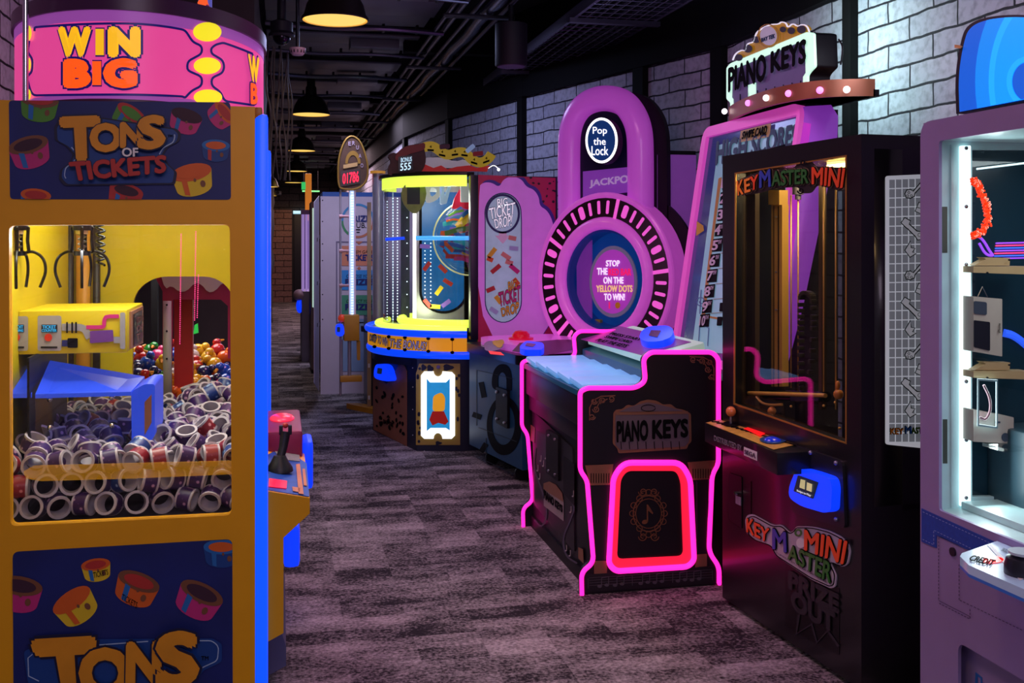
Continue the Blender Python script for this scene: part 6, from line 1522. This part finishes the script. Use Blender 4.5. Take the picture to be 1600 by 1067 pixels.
for s, q in (('BIG', [(776, 311), (792, 309), (792, 321), (777, 323)]), ('TICKET', [(763, 326), (804, 316), (803, 334), (766, 343)]), ('DROP!', [(771, 343), (800, 335), (798, 353), (774, 357)])):
    text(SB, s, q, wl2, pw_, .014, .01, outline=MATS['indigo_outline'], ob=.05)
bm = B(); rd = random.Random(12); tm = [redp, orange, yelp, pinkp, mat('pale_pink_print', 'd89a80', .4), mat('ice_print', 'a8c8e0', .4)]
for i, (x, y, a, k, l) in enumerate(((768, 395, -.9, 2, 9), (774, 420, -.7, 0, 9), (803, 420, .7, 3, 9), (766, 452, -.4, 0, 7), (790, 400, .6, 4, 8), (802, 388, .1, 5, 7), (771, 485, .6, 5, 7), (778, 468, .9, 2, 7), (795, 410, .3, 4, 6), (765, 405, .4, 1, 5), (800, 372, .2, 4, 6), (806, 440, .9, 1, 6))):
    c, s = math.cos(a), math.sin(a); shape(bm, SB, [(x+u*c-v*s, y+u*s+v*c) for u, v in ((-l, -3.5), (l, -3.5), (l, 3.5), (-l, 3.5))], .0145, 0, k)
obj('flying_ticket_print', bm, tm, pw_, smooth=False)
for s, q, m_ in (('BIG', [(793, 441), (806, 437), (806, 452), (794, 455)], yelp), ('TICKET', [(778, 458), (812, 446), (812, 468), (780, 478)], pinkp), ('DROP', [(782, 482), (810, 471), (809, 488), (784, 494)], yelp)): text(SB, s, q, m_, pw_, .016, .02, outline=brownp, ob=.06)
obj('front_edge_post', box(B(), SB.at(735, 300).x, SB.at(747, 300).x, 7.44, 7.52, .80, 1.98, .004), mat('post_blue_black', '101020', .35), t)
# inside: back panel, oval panel, wheel, cut-out letters
IB = PY(8.55)
obj('back_panel', shape(B(), IB, rect(655, 275, 770, 506), 0, .01), mat('back_panel_blue', '1868b0', .35, em=.22, ecol='1878c8', var=.5, vs_=9), t)
IG = PY(8.25)
gp = obj('oval_frame', shape(B(), IG, [[(648, 285), (760, 285), (760, 501), (648, 501)], [(657, 300), (730, 300), (730, 455)]+ell(693.5, 455, 36.5, 32, 18, 0, PI)], 0, .03), mat('brushed_grey_plate', '98989c', .3, .3), t, smooth=False)
obj('oval_gasket', shape(B(), IG, [[(655, 300), (731, 300), (731, 455)]+ell(693, 455, 38, 35, 18, 0, PI), [(659, 300), (727, 300), (727, 455)]+ell(693, 455, 34, 31, 18, 0, PI)], .004, .004), ink, gp, smooth=False)
obj('side_light_tube', shape(B(), IG, rect(645, 310, 650, 500, 1), .01, .02), mat('white_tube_glow', 'ffffff', .3, em=1.2), gp)
obj('dark_upright', shape(B(), PY(8.1), rect(726, 400, 732, 500, 2), 0, .03), ink, t)
obj('orange_blue_print', shape(shape(B(), PY(8.3), rect(731, 400, 745, 500), 0, .01, 0), PY(8.3), [(732, 410), (745, 400), (745, 416), (732, 424)], .003, .002, 1), [mat('print_pale_blue', '5a98b8', .4, em=.1), orange], t, smooth=False)
WC = PY(7.95).at(735, 372)
wh = obj('prize_wheel', tube(B(), [PY(7.95).at(x, y) for x, y in ell(735, 372, 58, 58, 44)], .006, 8, closed=True), mat('pale_yellow_rim', 'd8dca0', .3, em=.3), t)
obj('wheel_glass', sph(B(), WC, .268, 1, .35, 1, 32, 20), pane, wh)
cl5 = [redp, yelp, mat('teal_sheet', '20a0a8', .3, em=.15), pinkp, greenp, orange, bluep, mat('violet_sheet', '8060c0', .3, em=.1)]
bm = B(); rd = random.Random(6)
for i in range(34):
    a = rd.uniform(PI*.5, PI*1.5); r = rd.uniform(10, 50); x, y = 735+r*math.cos(a), 372+r*math.sin(a)
    d = rd.uniform(-.5, .5)+(-.35 if y < 372 else .35); l, w_ = rd.uniform(10, 24), rd.uniform(1.5, 4.5)
    c, s = math.cos(d), math.sin(d)
    q = [(x+u*c-v*s, y+u*s+v*c) for u, v in ((-l, -w_), (0, -w_-2), (l, -w_), (l, w_), (0, w_-2), (-l, w_))]
    q = [p if (p[0]-735)**2+(p[1]-372)**2 < 54**2 else (735+(p[0]-735)*.75, 372+(p[1]-372)*.75) for p in q]
    shape(bm, Plane((0, 7.95+rd.uniform(-.07, .07), 0), (0, 1, 0)), q, 0, .004, rd.randrange(8))
obj('paper_tickets', bm, cl5, wh, smooth=False)['kind'] = 'stuff'
obj('blue_cross_tube', tube(B(), [PY(7.75).at(650, 372), PY(7.75).at(740, 372)], .016, 12), mat('sky_tube_glow', '58b8ff', .3, em=1.1, ecol='3ca0ff'), t)
obj('blue_cross_tube', tube(B(), [PY(7.85).at(602, 374), PY(7.85).at(632, 372)], .012, 12), btube, t)
lw_ = mat('pale_letter_plastic', 'c8ccd8', .35, em=.22)
obj('cutout_letter', shape(B(), PY(7.9), [[tuple(p) for p in chaikin([(664, 288), (684, 286), (692, 296), (686, 310), (674, 317), (664, 316)], 1, True)], [tuple(p) for p in chaikin([(671, 293), (682, 293), (683, 302), (673, 309)], 1, True)]], 0, .02), lw_, t)
obj('cutout_letter', shape(B(), PY(7.9), [(687, 286), (693, 286), (695, 306), (702, 286), (706, 287), (698, 318), (691, 320), (688, 318)], 0, .02), mat('ice_letter', 'a8c8f0', .35, em=.3), t)
obj('cutout_letter', shape(B(), PY(7.9), rect(720, 286, 735, 316, 2), 0, .02), lw_, t)
obj('red_drip_board', shape(B(), PY(7.92), [(706, 325), (710, 310), (718, 296), (724, 298), (734, 312), (734, 328), (726, 326), (720, 322), (712, 327)], 0, .015), mat('red_board', 'c81838', .4, em=.15), t)
mo = obj('hanging_monitor', shape(B(), PY(7.8), [tuple(p) for p in chaikin([(634, 286), (660, 286), (667, 298), (664, 316), (657, 328), (648, 335), (638, 328), (629, 316), (627, 300)], 1, True)], 0, .03), mat('mossy_frame', '7a8a48', .5, em=.05, var=.5, vs_=20), t)
obj('monitor_screen', shape(B(), PY(7.8), rect(636, 292, 656, 319, 1), .003, .002), mat('monitor_dark_green', '182a1c', .2), mo)
dot = mat('led_dot_glow', 'd8ecff', .3, em=1.4)
bm = B()
for x, y0, y1, dd_ in ((605, 315, 500, 4.5), (614, 310, 500, 4.5), (621, 310, 495, 4.5), (664, 380, 480, 6), (673, 380, 480, 6), (636, 320, 500, 20)):
    pl = PY(8.35 if x < 640 else 8.3); y = y0
    while y < y1: bm.faces.new([bm.verts.new(pl.at(x+a, y+b, .0)) for a, b in ((-.9, -.9), (.9, -.9), (.9, .9), (-.9, .9))]); y += dd_
obj('led_dots', bm, dot, t, smooth=False)['kind'] = 'stuff'
for a, b in ((613.2, 614.8),): obj('led_strip_board', shape(B(), PY(8.36), rect(a, 300, b, 506), 0, .01), mat('strip_ice', 'a0b8d8', .3, em=.22, ecol='90a8e0'), t)
obj('inner_dark_column', shape(B(), PY(8.4), rect(627, 300, 640, 503), 0, .05), mat('inner_teal_dark', '243848', .35, var=.6, vs_=20), t)
bm = B(); rd = random.Random(15)
for x, y, a, k in ((667, 416, -.9, 0), (692, 420, .8, 0), (700, 441, .6, 0), (686, 454, -.9, 1), (668, 474, .9, 0), (680, 479, .1, 1), (697, 474, -.6, 7), (664, 385, .1, 7)):
    c, s = math.cos(a), math.sin(a); shape(bm, PY(8.2), [(x+u*c-v*s, y+u*s+v*c) for u, v in ((-8, -3), (8, -3.5), (8, 3), (-8, 3.5))], 0, .004, k)
obj('falling_ticket_cutouts', bm, cl5, t, smooth=False)
obj('ball_lane', cyl(B(), PY(8.0).at(664, 506), PY(8.0).at(735, 502), .018, 10), chrome, t)
lamp('drop_game_light', 'POINT', (1.25, 7.95, 1.8), 6, (.95, 1, .85), .1); lamp('drop_game_light', 'POINT', (1.15, 8.1, 1.0), 3, (.9, 1, .6), .1)
lamp('drop_tube_light', 'POINT', (.75, 7.3, .62), 1.5, (.1, .25, 1), .1)
# topper
TPn = PY(7.9)
wd = obj('bonus_barrel', shape(B(), TPn, [tuple(p) for p in chaikin([(608, 276), (606, 262), (612, 252), (605, 243), (614, 238), (620, 240), (626, 233), (634, 228), (645, 226), (660, 224), (664, 236), (666, 250), (662, 264), (654, 272), (640, 276)], 1, True)], .0, .06), mat('barrel_brown', '4a3430', .6, var=.5, vs_=18), t)
obj('barrel_banner', shape(B(), TPn, [tuple(p) for p in chaikin([(616, 248), (622, 236), (636, 228), (652, 226), (664, 222), (664, 234), (650, 238), (636, 242), (622, 252)], 1, True)], .01, .008), mat('banner_red_brown', '7a3028', .5, em=.05), wd)
sc_2 = obj('bonus_screen', shape(B(), TPn, quad([(622, 245), (644, 242), (645, 266), (622, 269)], 2), .016, .008), mat('bonus_screen_black', '080a10', .2), wd)
iceg = mat('ice_digit_glow', 'c0e8ff', .3, em=1.2)
text(TPn, 'BONUS', [(626, 247), (643, 245), (643, 252), (626, 254)], iceg, sc_2, .018, 0); text(TPn, '555', [(625, 256), (642, 254), (641, 265), (625, 267)], iceg, sc_2, .018, .01)
rib = chaikin([(662, 230), (676, 227), (688, 236), (700, 243), (716, 237), (728, 238), (738, 250), (752, 255), (764, 248), (769, 240)], 3)
rb_ = obj('ticket_ribbon', shape(B(), TPn, thick([tuple(p) for p in rib], 15)[0], -.01, .015), mat('ribbon_yellow', 'c8b020', .4, em=.22), t)
bm = B()
for x, y, a in ((673, 232, .1), (691, 240, .35), (711, 239, -.2), (726, 240, .2), (741, 252, .5), (760, 250, -.6)): put_text(bm, TPn, '4', [(x-1.5, y-5), (x+1.5, y-5), (x+1.5, y-1), (x-1.5, y-1)], -.005, .02); shape(bm, TPn, [(x-5, y+1-a*3), (x+5, y+1+a*3), (x+5, y+4+a*3), (x-5, y+4-a*3)], -.005, .001)
obj('lettering', bm, ink, rb_, smooth=False)
obj('white_scroll_board', shape(B(), TPn, [tuple(p) for p in chaikin([(660, 246), (690, 245), (712, 252), (728, 248), (738, 256), (732, 262), (700, 262), (680, 262), (660, 264)], 1, True)], -.03, .012), mat('scroll_white', 'c8c8d8', .4, em=.15), rb_)
obj('red_board', shape(B(), TPn, [(655, 262), (664, 256), (678, 262), (690, 258), (700, 264), (715, 260), (734, 258), (746, 262), (766, 258), (762, 268), (740, 267), (655, 272)], -.025, .012), mat('topper_red_glow', 'b82018', .4, em=.25), rb_)
bm = B()
for x, y, a, k in ((735, 232, -.7, 0), (747, 240, -.1, 1), (695, 229, -.1, 2)):
    c, s = math.cos(a), math.sin(a); shape(bm, TPn, quad([(x+u*c-v*s, y+u*s+v*c) for u, v in ((-8, -3.5), (8, -3.5), (8, 3.5), (-8, 3.5))], 2), .0, .01, k)
obj('flying_ticket_board', bm, [mat('ice_print_lit', '90b0d8', .4, em=.3), redp, mat('plum_board', '50283c', .5)], rb_, smooth=False)
obj('hook_light', sph(tube(B(), chaikin([TPn.at(763, 263), TPn.at(772, 257), TPn.at(780, 265)], 2), .003, 6), TPn.at(779, 265), .012), mat('star_glow', 'ffffff', .3, em=1.5), rb_)
obj('topper_plinth', box(B(), 1.0, 1.45, 7.88, 8.3, 2.01, 2.03), black, t)

# ================================================================ jackpot arch game behind it
t = thing('jackpot_arch_game', 'slim game with an arch shaped red number display and a white dotted tube', 'arcade machine', (.95, 9.5, 0))
JP2 = PY(9.3)
boxo('cabinet', (.80, 1.5, 9.42, 10.2, 0, .80), navyb, t)
gy = mat('yellow_bracket', 'c88a20', .45)
q = JP2.at
arch = [tuple(p) for p in chaikin([(528, 292), (528, 255), (532, 235), (540, 217), (550, 212), (562, 220), (570, 240), (575, 262), (573, 285), (556, 297), (536, 296)], 2, True)]
ad = obj('arch_sign', shape(B(), JP2, arch, .03, .10), mat('arch_brown', '3c2418', .5, var=.3), t)
obj('gold_rim', tube(B(), [JP2.at(x, y, .035) for x, y in arch], .009, 6, closed=True), mat('arch_gold_rim', '8a6a30', .4, .5), ad)
obj('inner_arch', shape(B(), JP2, [ell(551, 256, 12, 20, 22, PI, 2*PI), ell(551, 257, 8, 14, 18, PI, 2*PI)], .036, .004), mat('arch_gold_rim', '8a6a30', .4, .5), ad)
ds = obj('number_display', shape(B(), JP2, [(532, 268), (562, 264), (562, 287), (532, 292)], .038, .006), mat('display_black', '140408', .2), ad)
text(JP2, '01786', [(535, 272), (560, 268), (560, 284), (535, 288)], mat('red_digit_glow', 'ff2040', .3, em=1.3, ecol='ff1838'), ds, .042, .02)
obj('name_bar', shape(B(), JP2, [(536, 258), (558, 254), (558, 260), (536, 264)], .04, .004), mat('bar_tan', '9a7a50', .4), ad)
bm = B(); 
for s, x, y in (('E', 544, 222), ('R', 550, 221), ('U', 556, 228), ('A', 560, 241), ('O', 563, 256)): put_text(bm, JP2, s, (x, y, x+4, y+6), .038, .02)
obj('lettering', bm, mat('grey_violet_letters', '8a7a90', .4), ad, smooth=False)
obj('sign_post', shape(B(), PY(9.35), rect(545, 290, 556, 500), 0, .03), mat('pink_white_tube', 'c8a8c0', .3, em=.15), t)
lt = obj('dotted_tube', shape(B(), JP2, rect(546, 298, 553, 491, 1), .02, .02), mat('ice_tube_glow', 'b8d0ff', .3, em=.7), t)
bm = B(); y = 301
while y < 490: bm.faces.new([bm.verts.new(JP2.at(550+a, y+b, .024)) for a, b in ((-1.6, -1), (1.6, -1), (1.6, 1), (-1.6, 1))]); y += 4.2
obj('led_dots', bm, dot, lt, smooth=False)['kind'] = 'stuff'
bm = B(); cyl(bm, q(532, 296), q(532, 618), .010, 12); obj('chrome_pole', bm, mat('column_silver', 'a8a0b0', .35, .4), t)
for y in (338, 392, 446): obj('pole_clamp', cyl(cyl(B(), q(531, y), q(545, y), .012, 10), q(530, y), q(535, y), .018, 10), mat('pink_clamp', 'c8909a', .4), t)
obj('yellow_block', box(B(), q(537, 500).x, q(561, 500).x, 9.25, 9.4, q(545, 532).z, q(545, 492).z, .008), gy, t)
obj('red_knob', sph(B(), q(534, 497, .02), .035, u=14, v=8), mat('red_orange_knob', 'e84828', .3, em=.2), t)
reader(t, JP2, [(524, 506), (536, 505), (538, 520), (534, 525), (524, 524)], .05, [(526, 510), (531, 510), (531, 518), (526, 518)])
for x in (534, 546): obj('chrome_rod', cyl(B(), q(x, 500 if x > 540 else 530), q(x, 594), .010 if x < 540 else .016, 12), mat('column_silver', 'a8a0b0', .35, .4), t)
obj('yellow_clamp', box(B(), q(531, 590).x, q(565, 590).x, 9.24, 9.34, q(531, 596).z, q(531, 587).z, .006), gy, t)
obj('yellow_arm', shape(B(), JP2, quad([(557, 532), (563, 532), (563, 563), (558, 563)], 2), .0, .02), gy, t)
obj('base_rail', prism(B(), [(.60, 9.62), (.63, 9.55), (.86, 9.15), (.86, 9.42), (.70, 9.62)], .0, .045), gy, t)
obj('wood_edge', shape(B(), PY(9.38), rect(574, 316, 580, 640), 0, .03), mat('wood_edge', 'a88868', .5), t)
obj('white_hinge', shape(B(), PY(9.36), [rect(575, 568, 578, 574), rect(575, 618, 578, 624)], .01, .01), white, t)
sc3 = PY(9.0)
a_, b_ = sc3.at(584, 300), sc3.at(600, 300)
bm = B(); cx0 = (a_.x+b_.x)/2; cyl(bm, (cx0, 9.1, .75), (cx0, 9.1, sc3.at(590, 270).z), .046, 24); obj('steel_column', bm, mat('column_silver', 'a8a0b0', .35, .4), t)
bm = B(); cyl(bm, (cx0, 9.1, sc3.at(590, 270).z), (cx0, 9.1, sc3.at(590, 266).z), .065, 24); obj('column_cap', bm, mat('amber_cap', 'c88830', .4, em=.3), t)
obj('cabinet_top', prism(B(), [(.72, 9.5), (.9, 9.05), (1.2, 9.05), (1.2, 9.5)], .70, .75), navyb, t)

# ================================================================ white prize hub cabinet
t = thing('prize_hub_cabinet', 'tall white cabinet with a ring logo and coloured price panels', 'cabinet', (.8, 11, 0))
phw = mat('prize_hub_white', 'b8aac0', .45, var=.05)
HZ = 1.5+(HY-307)*10.45/1650
obj('body', prism(B(), [(.405, 10.56), (.60, 10.56), (1.35, 10.56), (1.35, 11.6), (.47, 11.35)], .0, HZ), phw, t)
boxo('blue_roof_panel', (.43, 1.35, 10.7, 11.3, HZ, HZ+.05), mat('roof_blue', '184a98', .4, em=.1), t)
HB = PY(10.56)
o = obj('ring_logo', shape(shape(shape(B(), HB, [ell(559, 345, 26, 27, 30, PI, 2.0*PI)+ell(559, 345, 22.5, 23.5, 30, 2*PI, PI)], .004, .003, 1), HB, ell(559, 345, 26, 27, 16, 0, PI*.6)+ell(559, 345, 22.5, 23.5, 16, PI*.6, 0), .004, .003, 0), HB, ell(559, 345, 26, 27, 16, PI*.6, PI)+ell(559, 345, 22.5, 23.5, 16, PI, PI*.6), .004, .003, 2), [mat('ring_rust', 'b06850', .5), mat('ring_blue', '3880b8', .5), mat('ring_green', '3a8058', .5)], t, smooth=False)
text(HB, 'PRIZE', (545, 337, 578, 346), navy, t, .006, .04); text(HB, 'HUB.', (549, 348, 572, 356), ink, t, .006, .0)
obj('small_print', shape(shape(B(), HB, rect(556, 358, 563, 359.5), .006, .002), HB, rect(557, 362, 562, 363.5), .006, .002), ink, t, smooth=False)
fr2 = obj('panel_frame', shape(B(), HB, [[(525, 377), (600, 377), (600, 505), (525, 505)], [(527, 379), (598, 379), (598, 503), (527, 503)]], .004, .006), mat('frame_violet_grey', '6a6080', .4), t, smooth=False)
for q_, nm, c_, l1, l2 in (((534, 384, 585, 415), 'rust_panel', 'b8705c', 'REDEEM GAME', 'TICKETS'), ((534, 422, 585, 453), 'blue_panel', '2c78c0', 'CHOOSE YOUR', 'PRIZES'), ((534, 461, 585, 492), 'green_panel', '3c7c68', 'COLLECT YOUR', 'PRIZES')):
    p_ = obj(nm, shape(B(), HB, rect(*q_), .005, .002), mat('hub_'+nm, c_, .5, em=.08), t, smooth=False)
    text(HB, l1, (541, q_[1]+7, 583, q_[1]+12), ink, p_, .008, .0, shear=.2); text(HB, l2, (540, q_[1]+14, 584, q_[1]+23), navy, p_, .008, .05)
obj('ornament_print', shape(shape(B(), HB, [(555, 377), (567, 377), (561, 382)], .006, .001), HB, [(558, 419), (561, 416), (564, 419), (561, 422)], .006, .001), MATS['ring_rust'], t, smooth=False)
obj('floor_tint_panel', shape(B(), HB, rect(534, 498, 590, 580), .004, .002), mat('sky_panel', '8098c0', .45), t, smooth=False)
bm = B()
for y in (313, 346, 381, 407, 460, 499): shape(bm, HB, ell(504, y, 1, 1, 8), .002, .002)
obj('rivets', bm, black, t)
PF = PV((.405, 10.56), (.47, 11.35))
obj('corridor_edge', shape(B(), PF, [(490, 316), (498, 306), (498, 612), (490, 598)], .005, .004), phw, t, smooth=False)
obj('shelf_openings', shape(B(), PV((.40, 10.58), (.46, 11.36)), [[(494, 372), (500, 366), (500, 371), (494, 378)], [(494, 440), (500, 436), (500, 441), (494, 446)], [(494, 505), (500, 503), (500, 508), (494, 511)]], .008, .002), mat('opening_dark', '281c20', .6), t, smooth=False)
# tall glass tube game, further down
t = thing('glass_tube_game', 'slim game of three lit violet tubes beyond the white cabinet', 'arcade machine', (.50, 13.6, 0))
GT = PY(13.5); vt = mat('violet_tube_glow', 'c8b0e8', .3, em=.45, ecol='b898e8')
for a, b, c, d in ((471, 475.5, 332, 455), (477, 481, 335, 455), (482, 486, 333, 475)): obj('light_tube', cyl(B(), GT.at((a+b)/2, c), GT.at((a+b)/2, d), (b-a)/2*13.5/1650, 12), vt, t)
obj('tube_cap', shape(B(), GT, rect(470, 328, 486, 335, 1), .05, .12), mat('cap_violet', '8a5890', .4), t)
g0, g1 = GT.at(471, 400).x, GT.at(486, 400).x
obj('pedestal', box(B(), g0, g1+.1, 13.45, 14.2, 0, GT.at(480, 455).z, .01), mat('pedestal_grey', '6a6078', .4), t)
obj('card_reader', sph(B(), GT.at(468, 478), .06, .7, 1, 1.5), readblue, t); obj('shelf', sph(B(), GT.at(467, 461), .09, .8, 1, .8), mat('pale_pink_bowl', 'a88898', .4), t)
t = thing('mint_edge_cabinet', 'narrow brown cabinet with a pale green lit edge between tubes and white cabinet', 'cabinet', (.53, 12.3, 0))
GM = PY(12.2)
obj('lit_edge', shape(B(), GM, rect(488, 325, 493, 480, 1), .01, .02), mat('mint_edge_glow', 'c0e8d8', .3, em=.6), t)
obj('body', box(B(), GM.at(486, 400).x, GM.at(500, 400).x+.4, 12.2, 12.9, .05, GM.at(490, 315).z), mat('cabinet_brown', '4a3438', .5), t)
bm = B()
for dx in (0, .3): cyl(bm, (GM.at(488, 400).x+dx+.03, 12.25, .035), (GM.at(488, 400).x+dx+.03, 12.29, .035), .035, 14)
obj('caster', bm, black, t)
lamp('hub_fill', 'SPOT', (.35, 8.7, 3.1), 110, (.9, .85, 1), .1, rot=(.75, 0, -.22), spot=1.0, blend=1)  # added spot that brightens the white cabinet, no fixture hangs there

# ---------------------------------------------------------------- small repeated pieces become parts of their own
def split_loose(o, name):
    src = bmesh.new(); src.from_mesh(o.data); src.verts.ensure_lookup_table(); seen = set(); isl = []
    for v in src.verts:
        if v in seen: continue
        st = [v]; seen.add(v); g = []
        while st:
            a = st.pop(); g.append(a)
            for e in a.link_edges:
                b = e.other_vert(a)
                if b not in seen: seen.add(b); st.append(b)
        isl.append(g)
    for g in isl:
        nb = bmesh.new(); mp = {v: nb.verts.new(v.co) for v in g}; fs = set(f for v in g for f in v.link_faces)
        for f in fs:
            h = nb.faces.new([mp[v] for v in f.verts]); h.material_index = f.material_index; h.smooth = f.smooth
        me = bpy.data.meshes.new(name); nb.to_mesh(me); nb.free()
        for m_ in o.data.materials: me.materials.append(m_)
        c = bpy.data.objects.new(name, me); C.objects.link(c); c.parent = o.parent; c.location = o.location
        if 'label' in o: c['label'] = o['label']
    src.free(); bpy.data.objects.remove(o)
SPL = {'bolts': 'bolt', 'pane_bolts': 'bolt', 'domed_bolts': 'domed_bolt', 'rivets': 'rivet', 'strip_screws': 'screw', 'rail_screws': 'screw', 'post_screws': 'screw',
       'bracket_screws': 'screw', 'brass_nuts': 'brass_nut', 'corner_post': 'corner_post', 'glowing_side': 'glowing_side', 'yellow_dots': 'yellow_dot', 'light_slots': 'light_slot',
       'rear_rail': 'rear_rail', 'guide_rod': 'guide_rod', 'front_frame': 'front_frame'}
for o in list(bpy.data.objects):
    k = o.name.split('.')[0]
    if k in SPL and o.type == 'MESH' and not o.children: split_loose(o, SPL[k])
